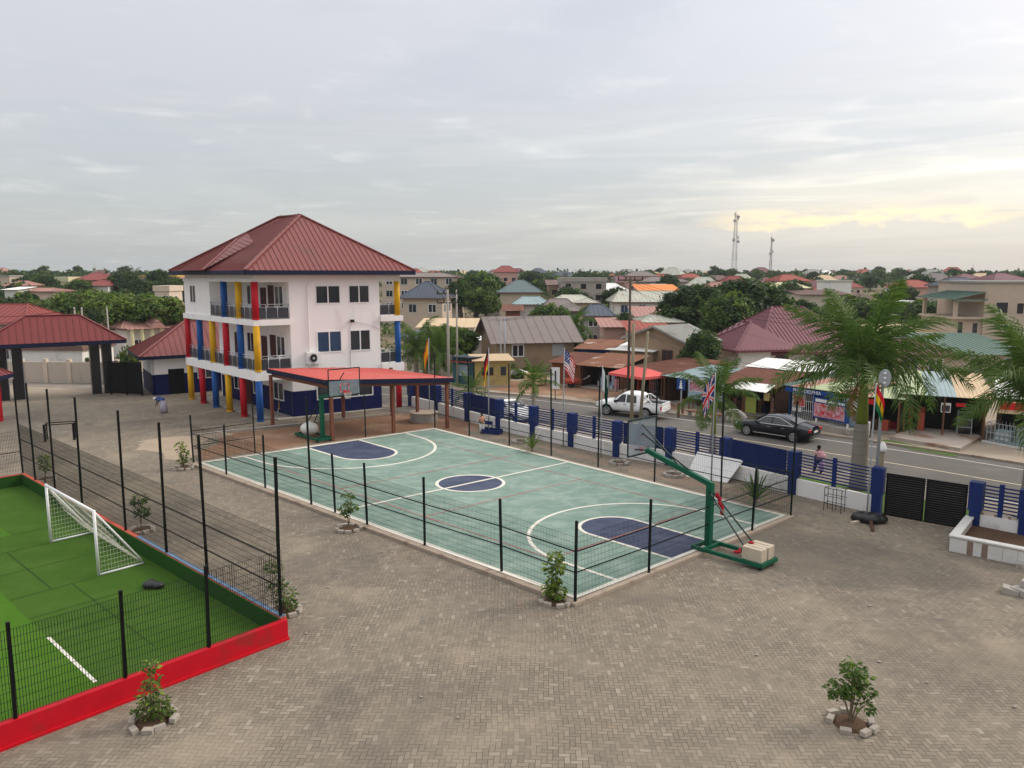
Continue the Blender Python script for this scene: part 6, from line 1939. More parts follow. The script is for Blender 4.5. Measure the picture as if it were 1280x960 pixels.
p1 = Vector((dep(561, 500, 68).x, 68, 0)); power_pole('concrete electricity pole beside the end of the school with a street light arm', p1, zat(68, 362), 'concrete', .14, (.9, .3), arms=2)
p1 = Vector((dep(572, 500, 76).x, 76, 0)); power_pole('slim concrete pole behind the street light pole', p1, zat(76, 362), 'concrete', .11)
p1 = Vector((dep(626, 500, 80).x, 80, 0)); power_pole('left thin pole in front of the brown gabled house', p1, zat(80, 398), 'galv', .08)
p1 = Vector((dep(631, 500, 81).x, 81, 0)); power_pole('right thin pole in front of the brown gabled house', p1, zat(81, 396), 'galv', .09)
for u, lab in ((102, 'left'), (111, 'right')):
    p1 = Vector((dep(u, 500, 92).x, 92, 0)); power_pole(f'{lab} pale pole of the pair above the gatehouse ridge', p1, zat(92, 384), 'concrete', .13)
p1 = Vector((dep(142, 500, 88).x, 88, 0)); power_pole('thin pole standing by the small house with pink roof and porch', p1, zat(88, 384), 'concrete', .10)
def cable(label, pts, sag=.5, r=.014, group='overhead cables'):
    out = []
    for a, b in zip(pts, pts[1:]):
        for k in range(13):
            s = k / 12; out.append(a.lerp(b, s) - Vector((0, 0, sag * 4 * s * (1 - s))))
    mb = MB(); mb.tube(out, r, 4); tag(mb.build('cable', MT['plastic_black']), label, 'cable', group)
for dz, s in ((0, 'upper'), (-.7, 'lower')):
    cable(f'{s} cable strung across the left background above the gatehouse', [dep(-60, 395, 90) + Vector((0, 0, dz)), dep(102, 385, 92) + Vector((0, 0, dz)), dep(230, 394, 95) + Vector((0, 0, dz))], .5, .03)
for k, s in enumerate(('first', 'second', 'third')):
    cable(f'{s} cable between the street light pole and the tall dark pole', [dep(561, 366 + 4 * k, 68), dep(628, 399 + k, 80.5), dep(788, 349 + 3 * k, 66), dep(1010, 395 + 6 * k, 62)], .6, .012)

for k, (a, b) in enumerate((((787, 352, 66), (640, 392, 84)), ((787, 356, 66), (905, 428, 76)), ((787, 360, 66), (985, 430, 78)), ((790, 408, 52), (985, 484, 62)), ((790, 412, 52), (708, 430, 88)), ((809, 418, 52.4), (1104, 478, 36)))):
    cable(['cable from the dark crossarm pole towards the brown gabled house', 'cable from the dark crossarm pole to the dark round tree', 'cable from the dark crossarm pole to the wine red roof', 'cable from the straight pale pole to the lettered shop', 'cable from the straight pale pole to the brown gabled house', 'cable from the slanting pole to the street lamp'][k], [dep(*a), dep(*b)], .5, .011)
# ---------------------------------------------------------------- roadside shops
random.seed(33)
def shop(name, label, fl, fr_, D, zf, zb, roofm, wallm='wood_dark', oh=.7, open_front=True, strips=None, cat='shop', posts=True, rib=.28, legm='wood'):
    a, b = at(*fl), at(*fr_)
    F_, L = frame_between(a, b)
    t = thing(name, label, cat, a)
    mb = MB(); F_.box(mb, 0, .12, 0, D, 0, zf - .05); F_.box(mb, L - .12, L, 0, D, 0, zf - .05); F_.box(mb, .12, L - .12, D - .12, D, 0, zb - .05)
    if not open_front: F_.box(mb, .12, L - .12, 0, .12, 0, zf - .06)
    mb.build('wall', MT[wallm], t, recalc=True)
    mb = MB(); F_.box(mb, -.05, L + .05, -.15, D, 0, .12); mb.build('floor_slab', MT['concrete'], t)
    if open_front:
        mb = MB(); F_.box(mb, .2, L - .2, 1.6, 1.7, .12, zf - .1); mb.build('shade_board', MT['dark_gap'], t)  # near-black board across the shop stands in for the shade inside
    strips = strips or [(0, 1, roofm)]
    dz = (zb - zf) / D
    for (s0, s1, m) in strips:
        mb = MB()
        x0, x1 = -oh * .5 + (L + oh) * s0 + .004, -oh * .5 + (L + oh) * s1 - .004
        e = -oh + random.uniform(-.12, .12)
        q = [F_.p(x0, e, zf + dz * e), F_.p(x1, e, zf + dz * e), F_.p(x1, D + .3, zb + dz * .3), F_.p(x0, D + .3, zb + dz * .3)]
        slope(mb, q, rib, .025, .05)
        mb.poly([p - Vector((0, 0, .03)) for p in q]); mb.poly([q[0], q[1], q[1] - Vector((0, 0, .03)), q[0] - Vector((0, 0, .03))])
        mb.build('roof', MT[m], t, recalc=True)
    if posts:
        n = max(2, int(L / 2.2) + 1)
        for k in range(n):
            x = .06 + (L - .12) * k / (n - 1); mb = MB(); mb.bar(F_.p(x, -oh + .2, 0), F_.p(x, -oh + .2, zf + dz * -oh - .02), .09); mb.build('post', MT[legm], t)
    return t, F_, L
def goods(F_, x0, x1, y0, y1, n, mats, seed, label, z0=.12, hmax=1.5, par=None):
    """wares stacked in an open shop front: each a box of its own"""
    r = random.Random(seed)
    for k in range(n):
        w = r.uniform(.25, .6); h = r.uniform(.3, hmax); x = r.uniform(x0, x1 - w); y = r.uniform(y0, y1)
        mb = MB(); F_.box(mb, x, x + w, y, y + .3, z0, z0 + h)
        if h > .8: F_.box(mb, x + .03, x + w - .03, y - .01, y - .001, z0 + .1, z0 + h - .1)
        tag(mb.build('crate', MT[r.choice(mats)], bevel=.015), label, 'crate', label)
def poster(par, F_, x0, x1, z0, z1, y=-.06, m='poster_red', bands=True, seed=1, name='poster', frame=None):
    mb = MB(); F_.box(mb, x0, x1, y - .02, y, z0, z1); p = mb.build(name, MT[frame or 'sign_white'], par)
    r = random.Random(seed)
    mb = MB(); F_.box(mb, x0 + .05, x1 - .05, y - .026, y - .021, z0 + .06, z1 - (z1 - z0) * .25); mb.build('picture', MT[m], p)
    if bands:
        mb = MB(); zt = z1 - .05
        n = max(2, int((x1 - x0) / .12)); x = x0 + .07
        while x < x1 - .15:
            w = r.uniform(.04, .12); F_.box(mb, x, x + w, y - .027, y - .0215, z1 - (z1 - z0) * .20, z1 - (z1 - z0) * .08); x += w + .035
        mb.build('lettering', MT['poster_ink'], p)
    return p
def text(body, par, pos, ex, size, m, name='lettering', ext=.01):
    """raised letters facing the road: ex is the reading direction in plan"""
    c = bpy.data.curves.new(name, 'FONT')
    c.body = body; c.size = size; c.extrude = ext; c.align_x = 'CENTER'; c.align_y = 'CENTER'
    o = bpy.data.objects.new('tmp', c); COL.objects.link(o)
    bpy.context.view_layer.update()
    me = bpy.data.meshes.new_from_object(o.evaluated_get(bpy.context.evaluated_depsgraph_get()))
    bpy.data.objects.remove(o)
    me.materials.clear(); me.materials.append(MT[m])
    X = Vector((ex.x, ex.y, 0)).normalized(); Z = Vector((0, 0, 1)); N = X.cross(Z)
    off = Vector((0, 0, 0)); q = par
    while q is not None: off += q.location; q = q.parent
    for v in me.vertices: v.co = Vector(pos) + X * v.co.x + Z * v.co.y + N * v.co.z - off
    return link(name, me, par)

tA_, FA, LA_ = shop('rusty_stall', 'open stall with a patchy rusted sheet roof left of the red awning', (727, 484), (775, 489), 5.0, 2.35, 2.95, 'roof_rust', strips=[(0, .3, 'roof_rust'), (.3, .55, 'roof_rust'), (.55, 1, 'roof_rust')])
goods(FA, .3, LA_ - .2, .1, 1.3, 9, ['poster_red', 'cloth_red', 'poster_mixed', 'sign_white', 'poster_blue'], 3, 'coloured wares stacked inside the rusty stall')
t, FC, LC = shop('brown_roofed_shop', 'long low shop under dark rusted sheets behind the red awning', (783, 493), (832, 502), 8.0, 2.5, 2.95, 'roof_rust_dark', strips=[(0, .5, 'roof_rust_dark'), (.5, 1, 'roof_rust_dark')])
goods(FC, .3, LC - .3, .2, 1.3, 6, ['wood_dark', 'rust_red', 'wood'], 4, 'dark crates inside the shop behind the red awning')
mb = MB()
for k in range(5): FC.box(mb, LC * .62 + k * .22, LC * .62 + k * .22 + .03, -.1, -.07, .1, 2.1)
for k in range(4): FC.box(mb, LC * .62, LC * .62 + .91, -.105, -.102, .1 + k * .65, .14 + k * .65)
mb.build('door_grille', MT['galv'], t)
# red awning on poles
ac = at(798, 500); d_ = FC.ea; n_ = FC.eb
t = thing('red_awning', 'coral red cloth awning on poles in front of the rusted shop', 'awning', ac)
q = [ac - d_ * 2.2 - n_ * 1.6, ac + d_ * 2.1 - n_ * 1.6, ac + d_ * 2.1 + n_ * 1.5, ac - d_ * 2.2 + n_ * 1.5]
up = Vector((0, 0, 1))
mb = MB(); e = [p + up * 2.35 for p in q]; r0 = ac - d_ * 1.1 + up * 2.95; r1 = ac + d_ * 1.2 + up * 2.9
mb.poly([e[0], e[1], r1, r0]); mb.poly([e[1], e[2], r1]); mb.poly([e[2], e[3], r0, r1]); mb.poly([e[3], e[0], r0])
for i in range(4): mb.poly([e[i], e[(i + 1) % 4], e[(i + 1) % 4] - up * .22, e[i] - up * .22])
mb.build('cloth', MT['tarp_red'], t)
for p in q: mb = MB(); mb.bar(p, p + up * 2.35, .06); mb.build('pole', MT['galv'], t)
t, FD, LD = shop('blue_sheet_shop', 'shop with pale blue-grey sheet roof and a postered end wall', (834, 503), (872, 510), 5.5, 2.45, 2.85, 'roof_sheet_blue', strips=[(0, .45, 'roof_sheet_blue'), (.45, 1, 'roof_sheet_blue')])
fx = FD.p(LD + .2, 0, 0)
FX, _ = frame_between(FD.p(LD - .3, -.9), FD.p(LD + 3.2, -.2))
t2 = thing('sign_wall', 'white wall with black graphic posters between the blue sheet shop and the palm', 'sign', FX.p(0, 0))
mb = MB(); FX.box(mb, 0, 3.2, 0, .1, .9, 2.75); mb.build('panel', MT['poster_blue'], t2)
poster(t2, FX, 1.6, 3.1, 1.3, 2.5, -.0, 'poster_ink', True, 4); poster(t2, FX, .1, 1.45, 1.5, 2.6, -.0, 'poster_mixed', True, 5)
mb = MB()
for x in (.1, 3.1): FX.box(mb, x - .05, x + .05, .02, .1, 0, .9)
mb.build('post', MT['wood'], t2)
# blue information sign with a white figure
p = at(851, 512); t2 = thing('blue_sign', 'small square blue sign with a white figure beside the blue sheet shop', 'sign', p)
SG, _ = frame_between(p, p + d_)
mb = MB(); SG.box(mb, -.05, .05, -.04, .04, 0, 1.7); mb.build('post', MT['galv'], t2)
mb = MB(); SG.box(mb, -.45, .45, -.08, -.042, 1.65, 2.55); bd = mb.build('board', MT['sign_blue'], t2)
mb = MB(); mb.prism([SG.p(x, -.085, z) for x, z in ((-.2, 1.75), (-.08, 2.15), (-.14, 2.15), (-.1, 2.25), (.1, 2.25), (.14, 2.15), (.08, 2.15), (.2, 1.75))], SG.eb * -.004); mb.cyl(SG.p(0, -.085, 2.36), SG.p(0, -.089, 2.36), .08, n=12); mb.build('white_figure', MT['sign_white'], bd)
t, FE, LE = shop('long_shop', 'long shop with brown sheets and a white upper roof behind the British flag', (897, 513), (968, 523), 8.5, 2.5, 3.5, 'roof_rust_dark', strips=[(0, .5, 'roof_rust_dark'), (.5, 1, 'roof_rust_dark')])
mb = MB(); dz = 1.0 / 8.5
qq = [FE.p(-.6, 5.2, 2.5 + dz * 5.2 + .05), FE.p(LE + 1.8, 5.2, 2.5 + dz * 5.2 + .05), FE.p(LE + 1.8, 8.9, 3.62), FE.p(-.6, 8.9, 3.62)]
slope(mb, qq, .4, .03, .05); mb.build('upper_roof', MT['roof_sheet_white'], t, recalc=True)
mb = MB(); qq = [FE.p(LE * .42, -1.7, 2.25), FE.p(LE * 1.02, -1.7, 2.2), FE.p(LE * 1.02, -.2, 2.62), FE.p(LE * .42, -.2, 2.62)]; slope(mb, qq, .4, .03, .05); mb.build('awning_sheet', MT['roof_sheet_white'], t, recalc=True)
goods(FE, .3, LE - .3, -.2, 1.2, 9, ['wood', 'wood_dark', 'poster_mixed', 'cloth_navy', 'sign_white'], 6, 'goods on the stall under the brown roof')
mb = MB(); FE.box(mb, LE * .60, LE * .78, -.95, -.9, .35, 1.6); tag(mb.build('hanging_cloth', MT['cloth_lime']), 'lime green cloth hanging at the stall behind the young royal palm', 'cloth')
mb = MB(); FE.box(mb, LE * .93, LE * 1.02, -1.2, -1.15, 1.5, 2.1); tag(mb.build('yellow_poster', MT['yellow_paint']), 'small yellow poster on the post of the stall by the woman in white', 'poster')
# the shop with the blue lettered fascia
t, FP, LP = shop('lettered_shop', 'green roofed shop with blue lettered fascia, white grilles and posters behind the saloon car', (985, 524), (1062, 538), 7.0, 2.75, 3.15, 'roof_sheet_green', wallm='blue_wood', strips=[(0, .16, 'roof_green'), (.16, .38, 'roof_sheet_pink'), (.38, .8, 'roof_sheet_green'), (.8, 1, 'roof_sheet_pink')], posts=False)
mb = MB(); FP.box(mb, .2, LP - .9, -.78, -.72, 2.28, 2.62); fa = mb.build('fascia_sign', MT['sign_blue'], t)
text('PHILADELPHIA', fa, FP.p(LP * .40, -.79, 2.45), FP.ea, .36, 'sign_white')
def grille(par, F_, x0, x1, z0, z1, y, m='white_metal'):
    mb = MB()
    n = int((x1 - x0) / .16)
    for k in range(n + 1): F_.box(mb, x0 + (x1 - x0) * k / n - .015, x0 + (x1 - x0) * k / n + .015, y, y + .03, z0, z1)
    for z in (z0, z0 + (z1 - z0) * .35, z0 + (z1 - z0) * .7, z1): F_.box(mb, x0, x1, y - .004, y - .001, z - .02, z + .02)
    mb.build('grille', MT[m], par)
grille(t, FP, .35, 2.1, .15, 2.25, -.05); grille(t, FP, 3.5, 5.3, .15, 2.25, -.05); grille(t, FP, 5.4, LP - .1, .15, 2.25, -.05)
poster(t, FP, .45, 1.5, 1.15, 2.2, -.1, 'poster_red', True, 11); poster(t, FP, .4, 1.2, .75, 1.08, -.1, 'sign_white', True, 12)
poster(t, FP, 5.0, LP - .2, 1.55, 2.4, -.55, 'poster_mixed', False, 13)
# billboard in front of it
bp = at(1036, 540); FB, _ = frame_between(at(1017, 534), at(1050, 541))
t2 = thing('billboard', 'dark framed billboard of meat pictures standing on white posts before the lettered shop', 'billboard', FB.p(0, 0))
mb = MB()
for x in (.1, 2.75): FB.box(mb, x, x + .1, 0, .1, 0, 2.2)
mb.build('post', MT['white_metal'], t2)
mb = MB(); FB.box(mb, -.1, 2.95, -.07, -.01, .75, 2.25); bd = mb.build('board', MT['sign_blue'], t2)
mb = MB(); FB.box(mb, 0, 2.6, -.08, -.071, .85, 1.85); mb.build('picture', MT['poster_mixed'], bd)
mb = MB(); FB.box(mb, .1, 1.1, -.08, -.071, 1.93, 2.15); FB.box(mb, 1.2, 2.6, -.08, -.071, 1.95, 2.12); mb.build('lettering', MT['sign_white'], bd)
mb = MB()
rr = random.Random(5)
for k in range(12): x = rr.uniform(.1, 2.3); z = rr.uniform(.9, 1.6); FB.box(mb, x, x + rr.uniform(.1, .4), -.085, -.081, z, z + rr.uniform(.08, .3))
mb.build('picture_patch', MT['poster_red'], bd)
mb = MB(); FB.box(mb, -.2, 3.3, -.35, .6, 0, .42); tag(mb.build('terrace', MT['concrete']), 'low concrete terrace under the billboard by the road', 'terrace')
t2 = thing('banner', 'pale blue printed banner at the right end of the lettered shop', 'banner', FP.p(LP, 0))
mb = MB(); FP.box(mb, LP + .1, LP + 1.1, -.75, -.71, .5, 2.4); bn = mb.build('sheet', MT['poster_blue'], t2)
mb = MB(); FP.box(mb, LP + .2, LP + .9, -.758, -.751, 1.4, 2.3); mb.build('print', MT['sign_white'], bn)
mb = MB(); FP.box(mb, LP + .05, LP + .1, -.76, -.70, 0, 2.5); FP.box(mb, LP + 1.1, LP + 1.15, -.76, -.70, 0, 2.5); mb.build('pole', MT['wood'], t2)
# small bars between the lettered shop and the wide one
t, FG_, LG = shop('dark_bar', 'dark timber bar with a red strip sign behind the tallest palm', (1068, 537), (1124, 543), 7, 2.6, 3.1, 'roof_sheet_pink', strips=[(0, .4, 'roof_sheet_pink'), (.4, 1, 'roof_sheet_green')])
mb = MB(); FG_.box(mb, .2, LG * .55, -.78, -.73, 2.05, 2.4); mb.build('strip_sign', MT['sign_red'], t)
goods(FG_, .3, LG - .3, .0, 1.2, 7, ['wood_dark', 'wood', 'rust_red', 'cloth_red'], 9, 'dark furniture in the timber bar')
ap = at(1080, 548); t2 = thing('folding_sign', 'white folding pavement sign leaning by the road beside the tallest palm', 'sign', ap)
mb = MB(); mb.prism([ap + FG_.ea * -.3, ap + FG_.ea * .3, ap + FG_.ea * .3 + FG_.eb * .25 + up * 1.15, ap - FG_.ea * .3 + FG_.eb * .25 + up * 1.15], FG_.eb * .03); mb.build('front_board', MT['sign_white'], t2)
mb = MB(); mb.prism([ap + FG_.ea * -.3 + FG_.eb * .6, ap + FG_.ea * .3 + FG_.eb * .6, ap + FG_.ea * .3 + FG_.eb * .3 + up * 1.15, ap - FG_.ea * .3 + FG_.eb * .3 + up * 1.15], FG_.eb * .03); mb.build('back_board', MT['wood'], t2)
# the wide open shop on a concrete apron
t, FH, LH = shop('wide_shop', 'wide dark open shop with a cream and pale blue sheet roof behind a concrete apron', (1127, 541), (1228, 549), 8.0, 2.95, 3.5, 'roof_sheet_cream', strips=[(0, .30, 'roof_sheet_green'), (.30, .62, 'roof_sheet_blue'), (.62, 1, 'roof_sheet_cream')], oh=.9)
goods(FH, .3, LH * .35, .3, 1.3, 5, ['rust_red', 'wood_dark', 'plastic_black'], 12, 'dark crates at the left of the wide shop', hmax=1.9)
mb = MB(); FH.box(mb, LH * .70, LH * .86, .3, 1.1, .12, 1.75); cab = mb.build('drinks_fridge', MT['car_glass']); tag(cab, 'glass fronted white framed fridge inside the wide shop', 'fridge')
mb = MB()
for k in range(4): FH.box(mb, LH * .70, LH * .86, .26, .299, .12 + k * .53, .18 + k * .53)
FH.box(mb, LH * .69, LH * .70, .26, 1.1, .12, 1.8); FH.box(mb, LH * .86, LH * .87, .26, 1.1, .12, 1.8); mb.build('white_frame', MT['galv'], cab)
poster(t, FH, LH * .46, LH * .58, 1.75, 2.4, -.6, 'poster_ink', False, 3)
poster(t, FH, LH * .64, LH * .76, 2.2, 2.45, -.6, 'sign_red', False, 3, 'strip_sign', 'sign_red')
A_ = [at(1112, 549), at(1152, 534), at(1228, 548), at(1200, 564)]
mb = MB(); mb.prism([p + Vector((0, 0, -.02)) for p in A_], (0, 0, .22)); o = mb.build('concrete_apron', MT['apron'], recalc=True); tag(o, 'stained concrete apron sloping down from the wide shop to the road', 'apron')
blob([at(1090, 551), at(1112, 550), at(1160, 560), at(1200, 567), at(1192, 571), at(1120, 558)], .02, MT['grass'], 'kerbside_grass', 6, .2)
blob([at(640, 490), at(700, 494), at(790, 505), at(860, 514), at(830, 500), at(770, 486), at(690, 478), at(600, 474), at(590, 484)], .004, MT['dirt_red'], 'roadside_earth', 9, .5)
# corner shop with the red sign at the picture edge
t, FI, LI = shop('corner_shop', 'shop with a red and white fascia sign at the right picture edge', (1246, 552), (1330, 560), 7, 3.1, 3.5, 'roof_sheet_white', posts=False)
mb = MB(); FI.box(mb, -.2, LI, -.8, -.74, 2.05, 2.85); bd = mb.build('fascia_sign', MT['roof_sheet_cream'], t)
mb = MB(); FI.box(mb, .0, LI - .2, -.815, -.801, 2.3, 2.78); mb.build('red_band', MT['sign_red'], bd)
text('VODA', bd, FI.p(1.9, -.83, 2.5), FI.ea, .34, 'sign_white')
cg = at(1230, 556); FJ, _ = frame_between(at(1232, 553), at(1274, 561))
t2 = thing('display_cage', 'pale railed cage of shelves standing outside the corner shop', 'display cage', FJ.p(0, 0))
mb = MB()
for k in range(13): FJ.box(mb, k * .25, k * .25 + .03, 0, .03, .1, 1.35); FJ.box(mb, k * .25, k * .25 + .03, 1.2, 1.23, .1, 1.35)
for z in (.1, .7, 1.35): FJ.box(mb, 0, 3.03, -.035, -.005, z, z + .04); FJ.box(mb, -.035, -.005, 0, 1.2, z, z + .04)
mb.build('railing', MT['galv'], t2)
mb = MB(); FJ.box(mb, .1, 2.9, .2, 1.1, .12, .2); FJ.box(mb, .4, 1.3, .3, .9, .2, .9); FJ.box(mb, 1.6, 2.6, .5, 1.0, .2, 1.1); mb.build('shelf_unit', MT['roof_sheet_blue'], t2)
mb = MB()
for k in range(3): FJ.box(mb, .45 + .3 * k, .65 + .3 * k, .28, .299, .3, .42); FJ.box(mb, .45 + .3 * k, .65 + .3 * k, .28, .299, .6, .72)
mb.build('ware', MT['sign_white'], t2)
mb = MB(); FJ.box(mb, -.2, 3.4, -.12, -.04, 0, .14); tag(mb.build('pale_kerb', MT['tile_white']), 'pale kerb stone strip in front of the display cage', 'kerb')
# kiosks across the road at the left
t, FK, LK = shop('teal_kiosk', 'teal painted timber kiosk with an orange awning beyond the concrete pole', (566, 481), (592, 483), 3.2, 2.9, 2.7, 'roof_slate', wallm='teal_wood', open_front=False, posts=False)
mb = MB(); FK.box(mb, -.2, LK + .4, -1.0, -.1, 2.45, 2.5); mb.build('orange_awning', MT['roof_vermilion'], t)
mb = MB(); FK.box(mb, .5, LK - .5, -.06, -.02, 1.0, 2.1); mb.build('hatch', MT['poster_blue'], t)
t, FY, LY = shop('yellow_kiosk', 'yellow timber kiosk with pale overhanging roof behind the German flag', (594, 484), (638, 483), 3.2, 2.7, 2.9, 'roof_sheet_cream', wallm='yellow_paint', open_front=False, posts=False)
window(t, FY, LY * .72, LY * .88, 1.1, 2.0, 1, MT['yellow_paint'], MT['glass'], b=0, fw=.06)
window(t, FY, LY * .2, LY * .5, 1.2, 1.9, 3, MT['wood'], MT['glass'], b=0, fw=.06)
t, FT_, LT = shop('plank_shed', 'rust brown plank shed with a lean-to roof by the American flag', (690, 480), (726, 483), 5.0, 2.35, 2.8, 'roof_rust_dark', wallm='plank_rust', open_front=False, posts=False)
mb = MB()
for k in range(int(LT / .2)): FT_.box(mb, k * .2 + .01, k * .2 + .19, -.025 - .008 * (k % 2), -.002, .05, 2.25)
mb.build('planks', MT['plank_rust'], t)
# a blue shed and rusted roof behind it
t, FU, LU = shop('blue_shed', 'blue walled shed with a striped rusted roof behind the plank shed', (722, 468), (764, 470), 5, 3.0, 3.5, 'roof_rust', wallm='blue_wood', open_front=False, posts=False)
t, _, _ = shop('low_white_roof', 'long low store with bright white sheet roof behind the rusty stall', (762, 470), (815, 474), 9, 3.0, 3.5, 'roof_sheet_white', wallm='block_tan', posts=False, open_front=False)
# odds and ends on the verge
def cabinet(p, w, d, h, m, label, name='cabinet'):
    F_, _ = frame_between(p, p + Vector((1, -.25, 0)))
    t = thing(name, label, 'cabinet', p)
    mb = MB(); F_.box(mb, 0, w, 0, d, .1, h); mb.build('body', MT[m], t, bevel=.02)
    mb = MB(); F_.box(mb, -.05, w + .05, -.05, d + .05, h + .002, h + .06); mb.build('top', MT[m], t)
    mb = MB(); F_.box(mb, .08, w / 2 - .03, -.025, -.002, .2, h - .1); F_.box(mb, w / 2 + .03, w - .08, -.025, -.002, .2, h - .1); mb.build('door', MT['roof_sheet_cream'], t)
cabinet(at(655, 482), 1.7, .8, 1.15, 'yellow_paint', 'pale yellow cupboard standing on the roadside earth'); cabinet(at(673, 482), .7, .7, 1.0, 'yellow_paint', 'small yellow box right of the pale yellow cupboard', 'box')
mb = MB()
for k in range(6): mb.ball(at(640 + 3 * k, 472) + Vector((0, .3 * (k % 2), .35)), (.7, .5, .55 - .1 * (k % 3)), 9, 6)
tag(mb.build('sack_heap', MT['sack'], smooth=True), 'heap of pale grey sacks behind the yellow cupboard', 'sack heap')
t = thing('handcart', 'tipped handcart with red frame before the plank shed', 'handcart', at(716, 484))
p = at(716, 484); mb = MB(); mb.box(p + Vector((0, 0, .65)), (1.6, .8, .3), .3, .25); mb.build('tray', MT['rust_red'], t)
mb = MB(); mb.bar(p + Vector((.7, 0, .6)), p + Vector((1.7, .2, 1.1)), .06); mb.bar(p + Vector((.7, .5, .6)), p + Vector((1.7, .7, 1.1)), .06); mb.build('handle', MT['sign_white'], t)
for s in (-.4, .5): mb = MB(); c = p + Vector((-.2, s, .35)); mb.cyl(c, c + Vector((0, .08, 0)), .35, n=16); mb.build('wheel', MT['tyre'], t)
p = at(692, 506); t = thing('arrow_sign', 'narrow upright white sign on a short post at the far kerb', 'sign', p)
p = at(694, 500)
mb = MB(); mb.bar(p, p + up * 1.0, .07); mb.build('post', MT['plastic_black'], t)
mb = MB(); mb.box(p + up * 1.95, (.75, .06, 1.9), -.3); bd = mb.build('board', MT['sign_white'], t)
mb = MB(); mb.box(p + up * 1.95 + Vector((.0, -.05, 0)), (.14, .03, 1.3), -.3); mb.build('stripe', MT['poster_ink'], bd)
p = at(918, 529); t = thing('half_tyre', 'large tyre half buried upright as a marker at the far kerb', 'tyre', p)
dd = FE.ea
mb = MB(); mb.tube([p + dd * math.cos(math.pi * k / 16) * 1.0 + up * (math.sin(math.pi * k / 16) * .95 - .02) for k in range(17)], .17, 8); mb.build('arch', MT['concrete'], t, True)
mb = MB()
for k in range(14): mb.ball(p + dd * random.uniform(-1.6, .8) + Vector((0, 0, .15)) + FE.eb * random.uniform(-.2, .8), (random.uniform(.2, .4), .25, random.uniform(.15, .3)), 7, 5)
tag(mb.build('rubble_heap', MT['concrete'], smooth=True), 'heap of stones behind the half buried tyre', 'rubble')
for k, (u, v) in enumerate(((860, 521), (880, 524))):
    p = at(u, v); t = thing('bench', ['rough timber bench left of the rubble by the far kerb', 'rough timber bench right of the first, under the palm fronds'][k], 'bench', p)
    mb = MB(); mb.bar(p + up * .5, p + dd * 1.5 + up * .5, .4, .07); mb.build('seat', MT['wood'], t)
    for s in (.15, 1.35): mb = MB(); mb.bar(p + dd * s, p + dd * s + up * .47, .1, .3); mb.build('leg', MT['concrete'], t)
for k, (u, v) in enumerate(((848, 522), (853, 518))):
    p = at(u, v); mb = MB(); mb.bar(p, p + up * 1.1, .16); mb.bar(p + up * 1.1, p + up * 1.2, .24, .24); tag(mb.build('timber_post', MT['wood']), ['leaning timber stump by the kerb before the blue sign', 'timber stump just behind the first by the blue sign'][k], 'post')
